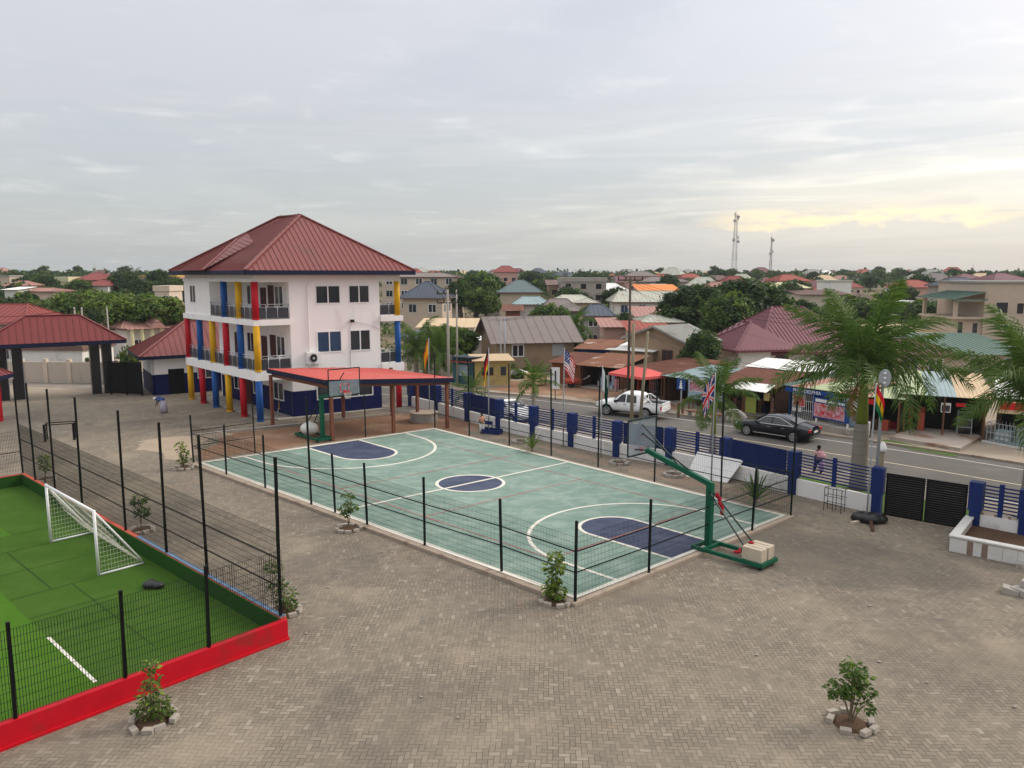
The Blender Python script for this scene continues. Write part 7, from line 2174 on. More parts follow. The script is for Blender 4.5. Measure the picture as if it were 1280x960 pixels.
# ---------------------------------------------------------------- the town
def house(label, u, Y, wpx, ve, vr, roof, wall_, depth=None, yaw=0, style='hip', storeys=1, name='house', group=None, zb=None, fas='roof_brown', wins=True, ridge=.45, oh=.7, rib=.7, gm='glass', parapet=0):
    """a house at depth Y whose front spans wpx photo pixels; ve/vr are the rows of its eaves and ridge"""
    ze, zr = zat(Y, ve), zat(Y, vr)
    W = wpx * Y / F
    D = depth or W * .75
    c = Vector((dep(u, 400, Y).x, Y + D * .35, 0))
    ca, sa = math.cos(R(yaw)), math.sin(R(yaw))
    o = c - Vector((ca, sa, 0)) * W / 2 - Vector((-sa, ca, 0)) * D / 2
    fr = Fr(o, (ca, sa), (-sa, ca))
    g = gz(c.x, c.y) - .3 if zb is None else zb
    ze = max(ze, g + 2.4)
    zr = max(zr, ze + .3)
    t = thing(name, label, 'house' if name == 'house' else 'building', (c.x, c.y, g), 0, group)
    mb = MB(); fr.box(mb, 0, W, 0, D, g, ze - .02)
    if style == 'gable':
        fr2 = [fr.p(0, 0, ze - .02), fr.p(0, D, ze - .02), fr.p(0, D / 2, zr - .1)]; mb.poly(fr2)
        mb.poly([fr.p(W, 0, ze - .02), fr.p(W, D, ze - .02), fr.p(W, D / 2, zr - .1)])
    mb.build('wall', MT[wall_], t, recalc=True)
    mb = MB()
    if style == 'hip':
        cc_ = [fr.p(-oh, -oh), fr.p(W + oh, -oh), fr.p(W + oh, D + oh), fr.p(-oh, D + oh)]
        hip_roof(mb, cc_, ze, zr, fr.p(W * (.5 - ridge / 2), D / 2), fr.p(W * (.5 + ridge / 2), D / 2), rib, .05, .09)
    elif style == 'gable':
        A, B = fr.p(-oh, D / 2, zr), fr.p(W + oh, D / 2, zr)
        k = (zr - ze) / (D / 2)
        slope(mb, [fr.p(-oh, -oh, ze - k * oh), fr.p(W + oh, -oh, ze - k * oh), B, A], rib, .04, .08)
        slope(mb, [fr.p(W + oh, D + oh, ze - k * oh), fr.p(-oh, D + oh, ze - k * oh), A, B], rib, .04, .08)
        for x in (-oh, W + oh):
            mb.bar(fr.p(x, -oh, ze - k * oh - .08), fr.p(x, D / 2, zr - .08), .06, .2); mb.bar(fr.p(x, D + oh, ze - k * oh - .08), fr.p(x, D / 2, zr - .08), .06, .2)
    elif style == 'shed':
        slope(mb, [fr.p(-oh, -oh, ze), fr.p(W + oh, -oh, ze), fr.p(W + oh, D + oh, zr), fr.p(-oh, D + oh, zr)], rib, .04, .08)
        mb.poly([fr.p(-oh, -oh, ze - .04), fr.p(W + oh, -oh, ze - .04), fr.p(W + oh, D + oh, zr - .04), fr.p(-oh, D + oh, zr - .04)])
    else:
        fr.box(mb, -.25, W + .25, -.25, D + .25, ze, ze + max(.25, zr - ze))
    mb.build('roof', MT[roof], t, recalc=True)
    if style == 'hip' and Y < 200:
        mb = MB(); eaves(mb, cc_, ze - .005, .22); mb.build('fascia', MT[fas], t)
    if wins:
        hs = (ze - g) / storeys
        n = max(2, int(W / 3.2)); m = max(1, int(D / 4))
        fl = Fr(fr.p(0, D), -fr.eb, fr.ea); frr = Fr(fr.p(W, 0), fr.eb, -fr.ea)
        rr = random.Random(int(u * 7 + Y))
        for s in range(storeys):
            z0 = g + hs * s + min(1.0, hs * .38) + (.3 if storeys == 1 else 0)
            z1 = min(z0 + 1.35, g + hs * (s + 1) - .4)
            if z1 - z0 < .4: continue
            for k in range(n):
                if rr.random() < .12: continue
                x = W * (k + .5) / n
                if Y < 190: window(t, fr, x - .65, x + .65, z0, z1, 2, MT['white_frame'] if rr.random() < .6 else MT['grey_frame'], MT[gm], b=0, fw=.09)
                else: mb = MB(); fr.box(mb, x - .7, x + .7, -.05, -.001, z0, z1); mb.build('window', MT[gm], t)
            sf = fl if c.x > 0 else frr
            for k in range(m):
                x = D * (k + .5) / m
                if Y < 190: window(t, sf, x - .6, x + .6, z0, z1, 2, MT['white_frame'], MT[gm], b=0, fw=.09)
                else: mb = MB(); sf.box(mb, x - .6, x + .6, -.05, -.001, z0, z1); mb.build('window', MT[gm], t)
    return t, fr, W, D, ze, zr, g
# -- near town, left
house('house with a broad red hipped roof behind the left end of the gatehouse', 0, 93, 86, 404, 381, 'roof_red', 'wall_white', depth=9, yaw=-4, ridge=.4)
t, fr, W, D, ze, zr, g = house('long low white house with a brown roof edge behind the cream boundary wall', 62, 84, 92, 437, 431, 'roof_brown', 'wall_white', depth=6, style='flat', yaw=-3, wins=False)
t, fr, W, D, ze, zr, g = house('small white house with pink roof and columned front porch', 156, 100, 52, 409, 394, 'roof_pinkish', 'wall_white', depth=10, yaw=40, ridge=.45, zb=0)
for k in range(5):
    mb = MB(); x = W * (.05 + .22 * k); mb.bar(fr.p(x, -1.6, 0), fr.p(x, -1.6, ze - .05), .32); mb.build('porch_column', MT['roof_lemon'], t)
mb = MB(); slope(mb, [fr.p(-.3, -2.0, ze - .05), fr.p(W + .3, -2.0, ze - .05), fr.p(W + .3, -.71, ze + .1), fr.p(-.3, -.71, ze + .1)], .6); A, B, C_ = fr.p(W * .45, -2.1, ze - .03), fr.p(W * .80, -2.1, ze - .03), fr.p(W * .625, -2.1, ze + 1.0)
mb.poly([A, B, C_]); slope(mb, [A, fr.p(W * .45, 1, ze + .6), fr.p(W * .625, 1, ze + 1.2), C_], .5); slope(mb, [fr.p(W * .80, 1, ze + .6), B, C_, fr.p(W * .625, 1, ze + 1.2)], .5); mb.build('porch_roof', MT['roof_pinkish'], t)
house('pale store with a pink roof squeezed between the small house and the school', 208, 104, 40, 416, 410, 'roof_pinkish', 'wall_white', depth=6, style='shed')
house('small white house half hidden by the school on the left', 218, 118, 30, 392, 384, 'roof_pinkish', 'wall_white', depth=7, style='gable')
# -- middle, across the road
t, fr, W, D, ze, zr, g = house('big tan block house with a mauve grey gabled roof', 658, 88, 98, 422, 397, 'roof_mauve', 'block_tan', depth=9.5, yaw=13, style='gable', wins=False, oh=.9, rib=1.1, zb=-.1)
window(t, fr, W * .20, W * .20 + 1.2, 1.9, 3.1, 2, MT['white_frame'], MT['glass'], b=0, fw=.12)
window(t, fr, W * .72, W * .72 + 1.2, 1.9, 3.1, 1, MT['grey_frame'], MT['grey_frame'], b=0, fw=.08)
t, fr, W, D, ze, zr, g = house('tan block house with a grey gabled roof and dark window behind the red awning', 846, 80, 56, 424, 408, 'roof_grey', 'block_tan', depth=8, yaw=38, style='gable', wins=False, oh=.6, rib=.5, zb=-.1)
fl = Fr(fr.p(0, D), -fr.eb, fr.ea)
window(t, fl, D * .62, D * .62 + 1.3, 1.9, 3.1, 2, MT['wood'], MT['glass'], b=0, fw=.1); window(t, fr, W * .3, W * .3 + 1.3, 1.8, 3.0, 2, MT['grey_frame'], MT['glass'], b=0, fw=.1)
t, fr, W, D, ze, zr, g = house('large white house with a wine red ribbed hipped roof right of the mango trees', 1000, 84, 140, 437, 385, 'roof_wine', 'wall_white', depth=12, yaw=12, ridge=.30, zb=-.1, fas='roof_wine', rib=.45, oh=1.0, wins=False)
for x in (.12, .50, .8): window(t, fr, W * x, W * x + 1.3, 1.5, 2.7, 2, MT['wood_dark'], MT['glass'], b=0, fw=.1)
mb = MB(); c4 = [fr.p(-4.5, -2.2), fr.p(3.0, -2.2), fr.p(3.0, 6), fr.p(-4.5, 6)]; hip_roof(mb, c4, ze + .45, ze + 3.1, fr.p(-.8, 1.5), fr.p(-.6, 4), .45, .05, .09); mb.build('side_roof', MT['roof_wine'], t, recalc=True)
mb = MB(); fr.box(mb, -3.7, -.01, -1.4, 5.5, -.1, ze + .42); mb.build('side_wing', MT['wall_white'], t)
mb = MB(); eaves(mb, c4, ze + .44, .2); mb.build('fascia', MT['roof_wine'], t)
house('low house with a long green sheet roof below the beige block', 1215, 80, 130, 441, 425, 'roof_green', 'wall_beige', depth=11, style='shed', rib=.55, yaw=-2, zb=-.1)
house('house corner with a small wine red roof left of the green roof', 1150, 78, 62, 441, 426, 'roof_wine', 'wall_beige', depth=8, rib=.45, zb=-.1)
house('low store with a flat cream roof left of the beige block', 1166, 96, 66, 424, 413, 'roof_sheet_cream', 'wall_cream', depth=14, style='shed', rib=2)
# beige modern block
Yb = 96
x0, x1, x2 = dep(1229, 400, Yb).x, dep(1345, 400, Yb).x, dep(1195, 400, Yb).x
zt = zat(Yb, 354); zm = zat(Yb, 399); zr_ = zat(Yb, 368)
t = thing('beige_block', 'beige flat roofed three storey block with an open balcony at the right picture edge', 'building', (x0, Yb, 0))
fr = Fr((x0, Yb), (1, -.06), (.06, 1))
mb = MB(); fr.box(mb, 0, x1 - x0, 0, 12, 0, zt); mb.build('wall', MT['wall_beige'], t)
mb = MB(); fr.box(mb, -.2, x1 - x0 + .2, -.2, 12.2, zt, zt + .25); mb.build('parapet', MT['roof_grey'], t)
bw = x0 - x2
mb = MB(); fr.box(mb, -bw, -.01, .3, 9, 0, zm); fr.box(mb, -bw - .3, -.01, -.3, 9.2, zm, zm + .25); mb.build('side_wing', MT['wall_beige'], t)
mb = MB()
for b in (.3, 8.5): fr.box(mb, -bw, -bw + .4, b, b + .4, zm + .25, zr_ - .6)
fr.box(mb, -bw, -.01, .3, .6, zr_ - .9, zr_ - .6); mb.build('balcony_column', MT['wall_beige'], t)
mb = MB(); slope(mb, [fr.p(-bw - .8, -.6, zr_ - .6), fr.p(-bw - .8, 9.6, zr_ - .6), fr.p(-.02, 9.6, zr_ + .3), fr.p(-.02, -.6, zr_ + .3)], .6); fr.box(mb, -bw - .8, -.02, -.65, -.6, zr_ - .75, zr_ - .55); mb.build('balcony_roof', MT['roof_green'], t)
for (a, z0, z1, w) in ((1.4, zat(Yb, 392), zat(Yb, 378), 1.4), (3.9, zat(Yb, 392), zat(Yb, 379), .8), (5.6, zat(Yb, 392), zat(Yb, 379), .9), (2.6, zat(Yb, 420), zat(Yb, 406), 1.1), (-bw + .5, zat(Yb, 418), zat(Yb, 403), .6), (-bw + 2.3, zat(Yb, 420), zat(Yb, 404), .6)):
    window(t, fr, a, a + w, z0, z1, 1, MT['wall_cream'], MT['glass'], b=0 if a > 0 else .3, fw=.06)
# -- second line
t, fr, W, D, ze, zr, g = house('white two storey school with a pale hipped roof left of the mango trees', 812, 150, 88, 377, 364, 'roof_pale', 'wall_white', depth=9, storeys=2, ridge=.8, yaw=0, gm='glass_blue')
house('long bright orange roofed building behind the white two storey school', 822, 176, 46, 363, 356, 'roof_orange', 'wall_cream', depth=9, style='shed')
house('small house with a salmon gabled roof in front of the white two storey school', 815, 120, 36, 395, 385, 'roof_pinkish', 'wall_cream', depth=7, style='shed')
house('low house with faded pink roof left of the tan gabled house', 780, 108, 50, 408, 400, 'roof_pinkish', 'wall_pink', depth=6, style='shed')
house('house with pale green roof below the mango trees', 826, 104, 40, 402, 395, 'roof_pale', 'wall_cream', depth=7)
house('house with blotched red roof behind the paired pale poles', 812, 98, 44, 414, 404, 'roof_vermilion', 'wall_cream', depth=6, style='shed')
t, fr, W, D, ze, zr, g = house('two storey beige house with a dark blue pyramid roof right of the school', 533, 140, 50, 372, 352, 'roof_slate', 'wall_beige', depth=8, storeys=2, ridge=.12, yaw=-8)
t, fr, W, D, ze, zr, g = house('large beige apartment block behind the blue pyramid roof', 528, 172, 92, 346, 341, 'roof_mauve', 'wall_beige', depth=14, storeys=4, ridge=.5, name='apartment_block', yaw=-3, oh=.3)
house('open sided house with teal hipped roof on the slope', 650, 170, 50, 365, 350, 'roof_teal', 'wall_beige', depth=12, ridge=.15)
house('red roofed house highest on the hill behind the round trees', 632, 310, 30, 340, 332, 'roof_red', 'wall_pink', depth=10, storeys=2, ridge=.3)
house('house with light teal gabled roof below the teal hipped roof', 664, 140, 38, 380, 371, 'roof_sheet_blue', 'wall_white', depth=7, style='hip', ridge=.5)
house('dark red walled store left of the light teal roof', 641, 133, 18, 388, 382, 'roof_rust_dark', 'plank_rust', depth=6, style='shed', wins=False)
house('house with grey brown hipped roof right of the light teal roof', 700, 124, 44, 388, 374, 'roof_mauve', 'block_grey', depth=8)
house('house with pale cream gable behind the grey brown roof', 716, 146, 50, 378, 369, 'roof_pale', 'wall_cream', depth=9)
house('grey two storey house with slate roof left of the tall dark pole', 748, 118, 30, 394, 381, 'roof_slate', 'block_grey', depth=7, storeys=2)
house('unfinished grey concrete block with empty window holes', 728, 205, 56, 352, 347, 'concrete', 'block_grey', depth=12, style='flat', storeys=3, gm='dark_gap', name='unfinished_building')
house('brown unfinished upper storey left of the grey concrete block', 700, 218, 30, 356, 350, 'roof_brown', 'block_tan', depth=9, style='shed', storeys=2, gm='dark_gap')
house('long cream factory roof behind the left poles', 560, 112, 66, 408, 402, 'roof_sheet_cream', 'wall_white', depth=10, style='shed', rib=1.5)
house('low dark roofed store behind the teal kiosk', 535, 98, 60, 423, 417, 'roof_slate', 'block_grey', depth=6, style='shed')
house('white roofed store behind the teal kiosk', 592, 98, 40, 424, 420, 'roof_sheet_white', 'wall_white', depth=5, style='shed')
# -- far left
house('far red two tier roofed house on the left ridge', 118, 235, 30, 350, 341, 'roof_red', 'wall_pink', depth=12, storeys=2, ridge=.3)
house('far red roofed house just below the two tier one', 128, 220, 26, 357, 350, 'roof_red', 'wall_white', depth=9)
house('far lemon coloured building on the left', 78, 232, 28, 352, 346, 'roof_lemon', 'roof_lemon', depth=9, style='flat')
house('far ochre fronted block left of the school', 203, 238, 46, 346, 344, 'wall_ochre', 'wall_pink', depth=9, style='flat', storeys=2)
house('far cream stepped house below the ochre block', 207, 178, 18, 364, 357, 'wall_cream', 'wall_cream', depth=7, style='flat', storeys=2)
house('far pink roofed house at the left edge', 26, 210, 22, 357, 351, 'roof_pinkish', 'wall_pink', depth=8)
house('far low house with brown roof in the left trees', 52, 185, 40, 364, 360, 'roof_pinkish', 'wall_cream', depth=8)
house('far white roofed shed in the left trees', 20, 180, 16, 362, 359, 'roof_sheet_white', 'wall_white', depth=6, style='shed')
house('far beige block at the left edge', 8, 290, 22, 346, 344, 'roof_grey', 'wall_beige', depth=8, style='flat', storeys=2)
# -- far right
house('large orange red hipped roof on the right of the second mast', 988, 250, 36, 351, 343, 'roof_vermilion', 'wall_pink', depth=14, ridge=.3)
house('lemon roofed house right of the mango trees', 985, 190, 40, 360, 353, 'roof_lemon', 'wall_cream', depth=9)
house('orange red roof behind the right side of the tallest palm', 1146, 225, 40, 359, 350, 'roof_vermilion', 'wall_pink', depth=12, ridge=.35)
house('house with slate blue roof and white windows near the beige block', 1203, 190, 46, 357, 347, 'roof_slate', 'block_grey', depth=10, ridge=.4)
house('wine red roofed house behind the slate blue one', 1208, 265, 28, 349, 342, 'roof_wine', 'wall_pink', depth=9, ridge=.15)
house('broad wine red roof behind the beige block', 1256, 245, 42, 350, 341, 'roof_wine', 'wall_beige', depth=12, ridge=.2)
house('white unfinished frame house beyond the tallest palm', 1128, 165, 28, 379, 376, 'wall_white', 'wall_white', depth=7, style='flat', gm='dark_gap')
house('white flat roofed house left of the tallest palm', 1046, 180, 26, 352, 350, 'roof_pale', 'wall_white', depth=8, style='flat')
house('low brown house left of the tallest palm', 1026, 160, 60, 368, 363, 'roof_brown', 'wall_cream', depth=8, style='shed')
house('mauve roofed house above the mango trees', 800, 330, 36, 345, 339, 'roof_mauve', 'wall_pink', depth=10)
house('dark brown roofed house below the first mast', 895, 300, 40, 350, 344, 'roof_brown', 'wall_pink', depth=12)
house('bright red roofed house left of the first mast', 862, 330, 24, 347, 342, 'roof_vermilion', 'wall_pink', depth=9)
house('grey roofed long house left of the bright red roof', 828, 290, 60, 352, 346, 'roof_mauve', 'block_grey', depth=10)

# -- named trees
def T(kind, u, Y, r, vt, label, cat='tree', group=None, stretch=1.0, name=None):
    x = dep(u, 400, Y).x
    return tree(kind, (x, Y, gz(x, Y) - .2), r, zat(Y, vt), label, group, cat=cat, stretch=stretch, name=name)
T('broad_dark', 930, 112, 7.6, 344, 'larger right hand crown of the dark mango trees'); T('broad_dark', 869, 108, 5.8, 352, 'smaller left hand crown of the dark mango trees'); T('broad_mid', 905, 100, 4.8, 362, 'lower bright crown in front of the two mango trees')
T('broad_dark', 880, 76, 2.5, 410, 'round dark tree between the tan gabled house and the wine red roof')
T('broad_mid', 596, 176, 7.5, 337, 'tall round tree crown on the hill behind the brown gabled house'); T('broad_dark', 577, 170, 4.5, 346, 'dark tree between the apartment block and the tall round tree'); T('broad_mid', 607, 158, 5.0, 358, 'mid green tree below the tall round tree')
T('broad_dark', 664, 300, 7, 337, 'dome of dark trees right of the red roof on the hill')
T('broad_mid', 682, 106, 4.3, 377, 'broad green tree behind the right end of the brown gabled house'); T('broad_dark', 702, 104, 3.2, 386, 'darker tree touching the end of the brown gabled house')
T('broad_dark', 719, 92, 2.6, 412, 'dark tree above the blue shed')
T('light', 553, 92, 3.4, 402, 'pale green tree beside the concrete pole'); T('broad_mid', 575, 90, 2.6, 408, 'green bush tree left of the brown gabled house')
T('bush', 632, 83, 1.9, 453, 'leafy bush below the white window of the brown gabled house', 'bush', name='bush'); T('bush', 662, 84, 1.7, 456, 'leafy bush behind the yellow cupboard', 'bush', name='bush'); T('bush', 648, 82, 1.3, 460, 'small bush behind the sack heap', 'bush', name='bush')
T('olive', 780, 112, 1.8, 385, 'slim dark tree wrapped round a post by the grey two storey house', stretch=1.0)
T('light', 43, 128, 5.2, 369, 'first pale tree of the left green belt, above the red roof'); T('olive', 76, 122, 5.0, 366, 'olive tree of the left belt right of the first'); T('light', 105, 116, 5.6, 357, 'bright broad crown above the gatehouse ridge'); T('light', 140, 112, 5.6, 360, 'bright crown above the small pink roofed house')
T('light', 178, 104, 6.2, 362, 'largest pale crown of the left belt'); T('light', 212, 104, 5.0, 366, 'olive tree touching the school wall'); T('olive', 15, 120, 5.0, 366, 'olive tree at the left edge above the red roof'); T('broad_mid', 160, 112, 4.2, 378, 'mid green tree behind the small pink roofed house'); T('broad_mid', 90, 112, 4.0, 380, 'mid green tree behind the pair of pale poles'); T('olive', 195, 108, 3.6, 384, 'low olive tree by the school corner'); T('broad_dark', 125, 108, 3.2, 384, 'dark low tree behind the small pink roofed house'); T('broad_dark', 55, 108, 3.6, 383, 'dark low tree behind the broad red roof')
T('broad_dark', 202, 232, 4.6, 335, 'isolated dark dome of a tree above the ochre block'); T('broad_dark', 158, 226, 6.5, 338, 'dark dome tree beside the far palm on the left'); T('broad_dark', 178, 205, 5.5, 347, 'dark tree in front of the ochre block'); T('broad_dark', 225, 200, 5.0, 345, 'dark tree right of the ochre block')
T('broad_dark', 60, 222, 5.5, 342, 'dark clump left of the lemon building'); T('broad_mid', 100, 214, 5, 347, 'green tree between the lemon building and the red roofs')
T('bush', 158, 82, 1.5, 432, 'green bush beside the right gatehouse pillar', 'bush', name='bush'); T('bush', 112, 84, 1.2, 442, 'green bush behind the end of the cream boundary wall', 'bush', name='bush')
T('broad_mid', 1140, 130, 5.5, 372, 'green tree right of the tallest palm in the valley'); T('olive', 1170, 150, 5.0, 372, 'olive tree left of the beige balcony'); T('broad_mid', 1100, 140, 6.0, 372, 'green tree hidden behind the tallest palm'); T('broad_mid', 1060, 150, 5.5, 366, 'green tree left behind the tallest palm'); T('olive', 1020, 120, 4.0, 384, 'olive tree behind the wine red roof')
T('olive', 1210, 140, 4.6, 372, 'olive tree seen through the beige balcony'); T('broad_dark', 1185, 120, 3.5, 398, 'dark tree left below the beige balcony'); T('broad_dark', 985, 170, 4.5, 350, 'dark spiky tree in front of the lemon roof'); T('broad_dark', 1000, 118, 4.0, 372, 'dark tree right of the mango trees'); T('bush', 1106, 57, .9, 536, 'small kerbside bush behind the street lamp', 'bush', name='bush')
T('broad_mid', 1158, 92, 2.0, 420, 'low tree behind the wide shop roof')
for (u, w) in ((1075, 40), (1140, 60), (1190, 50)):
    pass

# -- far palms
mbp = MB(); mbp.tube([(0, 0, 0), (.1, 0, 3.5), (.25, 0, 7)], [.16, .13, .1], 6)
fp = thing('far_palm', '-', 'palm')
mbp.build('trunk', MT['bark'], fp)
mbp = MB()
r = random.Random(4)
for k in range(16):
    az = k * 2.4; el = R(75 - 7 * k)
    me = FROND_T[k % 2]
    M_ = Matrix.Translation((.25, 0, 7)) @ Matrix.Rotation(az, 4, 'Z') @ Matrix.Rotation(-el, 4, 'Y')
    mbp.add([M_ @ v.co for v in me.vertices], [tuple(p.vertices) for p in me.polygons])
mbp.build('crown', MT['leaf_dark'], fp)
FPU = [False]
for (u, Y, vt, lab) in ((172, 226, 333, 'far coconut palm rising above the dark dome on the left'), (722, 240, 337, 'far coconut palm standing over the unfinished concrete block'), (705, 330, 339, 'far coconut palm left of the unfinished concrete block'), (683, 160, 362, 'palm in front of the teal hipped roof'), (50, 230, 341, 'far palm in the left dark clump'), (985, 165, 350, 'dark palm below the lemon roof'), (1130, 110, 378, 'palm behind the fronds of the tallest palm'), (757, 300, 338, 'far palm above the white two storey school')):
    x = dep(u, 400, Y).x; g = gz(x, Y); s = (zat(Y, vt) - g) / 8.4
    place(fp, FPU, (x, Y, g), random.uniform(0, 6), s, lab)

# -- filler: the rest of the town out to the skyline
random.seed(77)
ROOFS = ['roof_red', 'roof_vermilion', 'roof_mauve', 'roof_brown', 'roof_grey', 'roof_pale', 'roof_slate', 'roof_teal', 'roof_pinkish', 'roof_wine', 'roof_sheet_white', 'roof_sheet_cream']
WALLS = ['wall_cream', 'wall_white', 'wall_pink', 'wall_beige', 'block_grey', 'block_tan']
ADJ = dict(roof_red='red', roof_vermilion='orange red', roof_mauve='grey brown', roof_brown='dark brown', roof_grey='grey', roof_pale='pale', roof_slate='slate blue', roof_teal='teal', roof_pinkish='faded pink', roof_wine='wine red', roof_sheet_white='white', roof_sheet_cream='cream')
def far_house_proto(roof, wl):
    t = thing('far_house', f'distant house with {ADJ[roof]} roof among the trees towards the skyline', 'house', group=f'distant houses with {ADJ[roof]} roofs')
    W, D = 11, 9
    fr = Fr((-W / 2, -D / 2), (1, 0), (0, 1))
    mb = MB(); fr.box(mb, 0, W, 0, D, -1, 3.4); mb.build('wall', MT[wl], t)
    mb = MB(); hip_roof(mb, [fr.p(-.8, -.8), fr.p(W + .8, -.8), fr.p(W + .8, D + .8), fr.p(-.8, D + .8)], 3.4, 5.9, fr.p(W * .3, D / 2), fr.p(W * .7, D / 2), 1.2, .06, .12); mb.build('roof', MT[roof], t, recalc=True)
    for x in (.2, .5, .8): mb = MB(); fr.box(mb, W * x - .7, W * x + .7, -.06, -.001, 1.1, 2.4); mb.build('window', MT['dark_gap'], t)
    return t, [False]
HP_ = {}
for i, rf in enumerate(ROOFS): HP_[rf] = far_house_proto(rf, WALLS[i % len(WALLS)])
taken = []
def free(x, y, rad):
    for (a, b, c) in taken:
        if (a - x) ** 2 + (b - y) ** 2 < (c + rad) ** 2: return False
    taken.append((x, y, rad)); return True
n = 0
for k in range(900):
    Y = random.choice([random.uniform(185, 300), random.uniform(260, 560), random.uniform(330, 640)])
    u = random.uniform(-120, 1400)
    if u < 260 and (random.random() < .6 or Y < 300): continue
    if 260 < u < 500: continue
    x = dep(u, 400, Y).x
    if not free(x, Y, 8): continue
    rf = random.choices(ROOFS, (4, 3, 3, 2, 2, 3, 1, 1, 3, 3, 1, 2))[0]
    pr__, us = HP_[rf]
    s = random.uniform(.68, 1.08)
    place(pr__, us, (x, Y, gz(x, Y)), random.uniform(-.6, .6), (s, s, s * random.uniform(.85, 1.5)))
    n += 1
    if n >= 112: break
for rf in list(HP_):
    if not HP_[rf][1][0]:
        for c in KIDS.get(HP_[rf][0].name, []): bpy.data.objects.remove(c)
        bpy.data.objects.remove(HP_[rf][0])
n = 0
for k in range(3000):
    Y = random.choice([random.uniform(170, 280), random.uniform(230, 420), random.uniform(330, 650)])
    u = random.uniform(-140, 1420)
    if 255 < u < 505: continue
    x = dep(u, 400, Y).x
    if not free(x, Y, 3.2): continue
    kind = random.choice(['small_a', 'small_b', 'small_c', 'small_a'])
    tree(kind, (x, Y, gz(x, Y) - .3), random.uniform(2.8, 5.4), None, 'distant tree among the houses towards the skyline', 'distant trees among the houses', stretch=random.uniform(.75, 1.1))
    n += 1
    if n >= 255: break
# wooded ground beyond: one mass
mb = MB()
r = random.Random(8)
for k in range(3600):
    Y = r.uniform(330, 1100); u = r.uniform(-200, 1480)
    x = dep(u, 400, Y).x; g = gz(x, Y)
    R0 = r.uniform(2.5, 5.5)
    for j in range(16):
        v = rvec(r); v.z = abs(v.z)
        p = Vector((x, Y, g + 1.2)) + Vector((v.x * R0, v.y * R0, v.z * R0 * 1.0)) * r.uniform(.5, 1)
        mb.mat(r.choice((0, 0, 1)))
        leaf_quad(mb, p, rvec(r), (v + rvec(r) * .5), r.uniform(1.6, 3.0), r.uniform(1.3, 2.2))
o = mb.build('far_woods', [MT['leaf_dark'], MT['leaf_mid']])
o['kind'] = 'stuff'; o['label'] = 'dark woods along the far skyline'; o['category'] = 'woods'
# scrub between the near houses
mb = MB()
for k in range(2600):
    Y = r.uniform(95, 330); u = r.uniform(-120, 1400)
    x = dep(u, 400, Y).x
    if abs(x) > Y * .78: continue
    g = gz(x, Y); R0 = r.uniform(.5, 1.5)
    for j in range(10):
        v = rvec(r); v.z = abs(v.z)
        mb.mat(r.choice((0, 1, 1, 2)))
        leaf_quad(mb, Vector((x, Y, g)) + Vector((v.x * R0, v.y * R0, v.z * R0 * .9)), rvec(r), v + rvec(r) * .5, r.uniform(.4, .8), r.uniform(.3, .6))
o = mb.build('scrub', [MT['leaf_dark'], MT['leaf_mid'], MT['leaf_olive']])
o['kind'] = 'stuff'; o['label'] = 'low scrub between the houses of the town'; o['category'] = 'scrub'

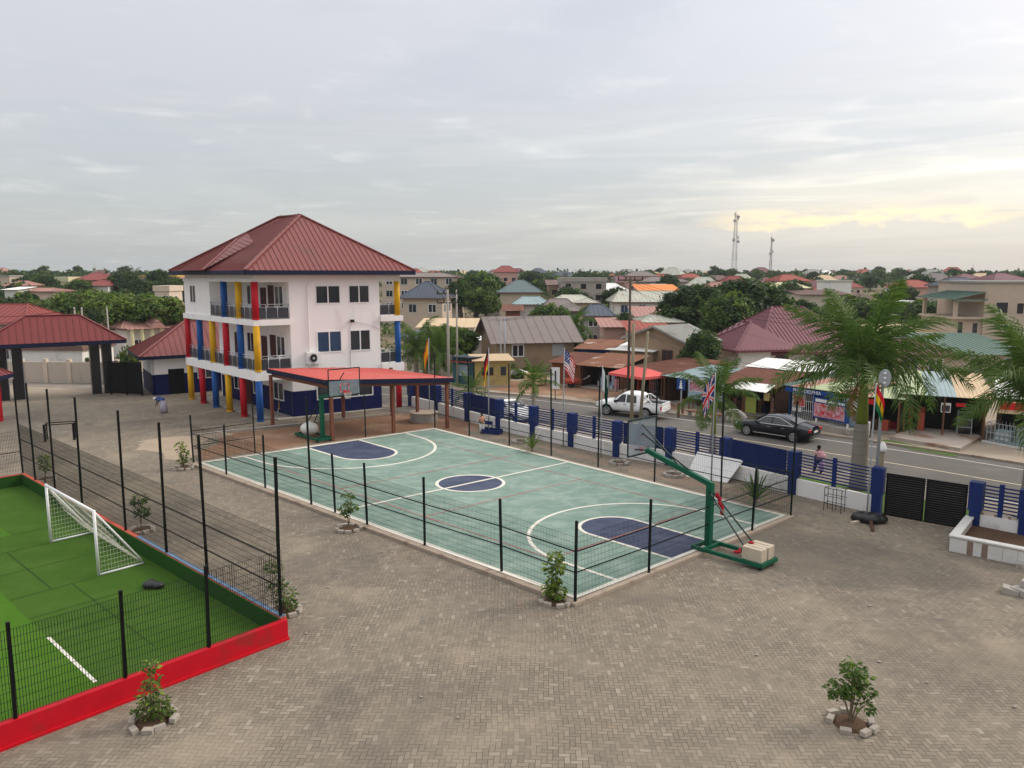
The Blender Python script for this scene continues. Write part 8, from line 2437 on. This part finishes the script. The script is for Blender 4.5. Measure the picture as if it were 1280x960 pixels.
# -- lattice masts
def mast(label, u, Y, vt, wb, wt, dishes=()):
    x = dep(u, 400, Y).x; g = gz(x, Y); zt = zat(Y, vt)
    t = thing('radio_mast', label, 'mast', (x, Y, g), 0, 'lattice radio masts on the skyline')
    n = 14
    r = .055 * Y / 600 * 1.6
    for part_i, m in ((0, 'tower_red'), (1, 'tower_white')):
        mb = MB()
        for k in range(n):
            if (k // 2) % 2 != part_i: continue
            z0 = g + (zt - g) * k / n; z1 = g + (zt - g) * (k + 1) / n
            w0 = (wb + (wt - wb) * k / n) / 2; w1 = (wb + (wt - wb) * (k + 1) / n) / 2
            cs = [(-1, -1), (1, -1), (1, 1), (-1, 1)]
            for i, (sx, sy) in enumerate(cs):
                tx, ty = cs[(i + 1) % 4]
                mb.bar((x + sx * w0, Y + sy * w0, z0), (x + sx * w1, Y + sy * w1, z1), r * 1.5)
                mb.bar((x + sx * w0, Y + sy * w0, z0), (x + tx * w1, Y + ty * w1, z1), r); mb.bar((x + tx * w0, Y + ty * w0, z0), (x + sx * w1, Y + sy * w1, z1), r); mb.bar((x + sx * w1, Y + sy * w1, z1), (x + tx * w1, Y + ty * w1, z1), r)
        mb.build('lattice', MT[m], t)
    for (f, s) in dishes:
        z = g + (zt - g) * f
        mb = MB(); w = (wb + (wt - wb) * f) / 2 + .5; mb.cyl((x + s * w, Y - w, z), (x + s * w, Y - w - .6, z), 1.1 * Y / 600, n=12); mb.box((x - s * w, Y - w, z + 2), (.7, .5, 2.6)); mb.build('antenna', MT['tower_white'], t)
    mb = MB(); mb.bar((x, Y, zt), (x, Y, zt + 3.5), r * 1.3); mb.build('spike', MT['tower_red'], t)
mast('taller lattice mast in the centre right of the skyline', 915, 600, 268, 3.8, 1.5, ((.96, 1), (.9, -1), (.58, 1), (.6, -1)))
mast('smaller lattice mast right of the taller one', 960, 760, 297, 2.4, .8, ((.93, 1), (.6, -1)))
mast('thin far mast above the red roofs on the left', 123, 480, 335, 2.2, .9)
mast('thin far mast above the wine red roofs on the right', 1211, 520, 336, 1.4, .6)

# -- haze: even air from the ground up to just above the masts
def haze(density):
    mb = MB()
    mb.hexa([(-1500, -60, -12), (1500, -60, -12), (1500, 1500, -12), (-1500, 1500, -12), (-1500, -60, 80), (1500, -60, 80), (1500, 1500, 80), (-1500, 1500, 80)])
    o = mb.build('haze', [])
    m = bpy.data.materials.new('haze'); m.use_nodes = True
    nt = m.node_tree; nt.nodes.clear(); t = NT(nt)
    out = t.n('ShaderNodeOutputMaterial'); v = t.n('ShaderNodeVolumePrincipled')
    v.inputs['Color'].default_value = (.80, .86, .92, 1); v.inputs['Density'].default_value = density
    v.inputs['Anisotropy'].default_value = .2
    t.l(v.outputs[0], out.inputs['Volume'])
    o.data.materials.append(m); o['kind'] = 'stuff'
HAZE = 0.00016
if HAZE: haze(HAZE)
bpy.context.view_layer.update()
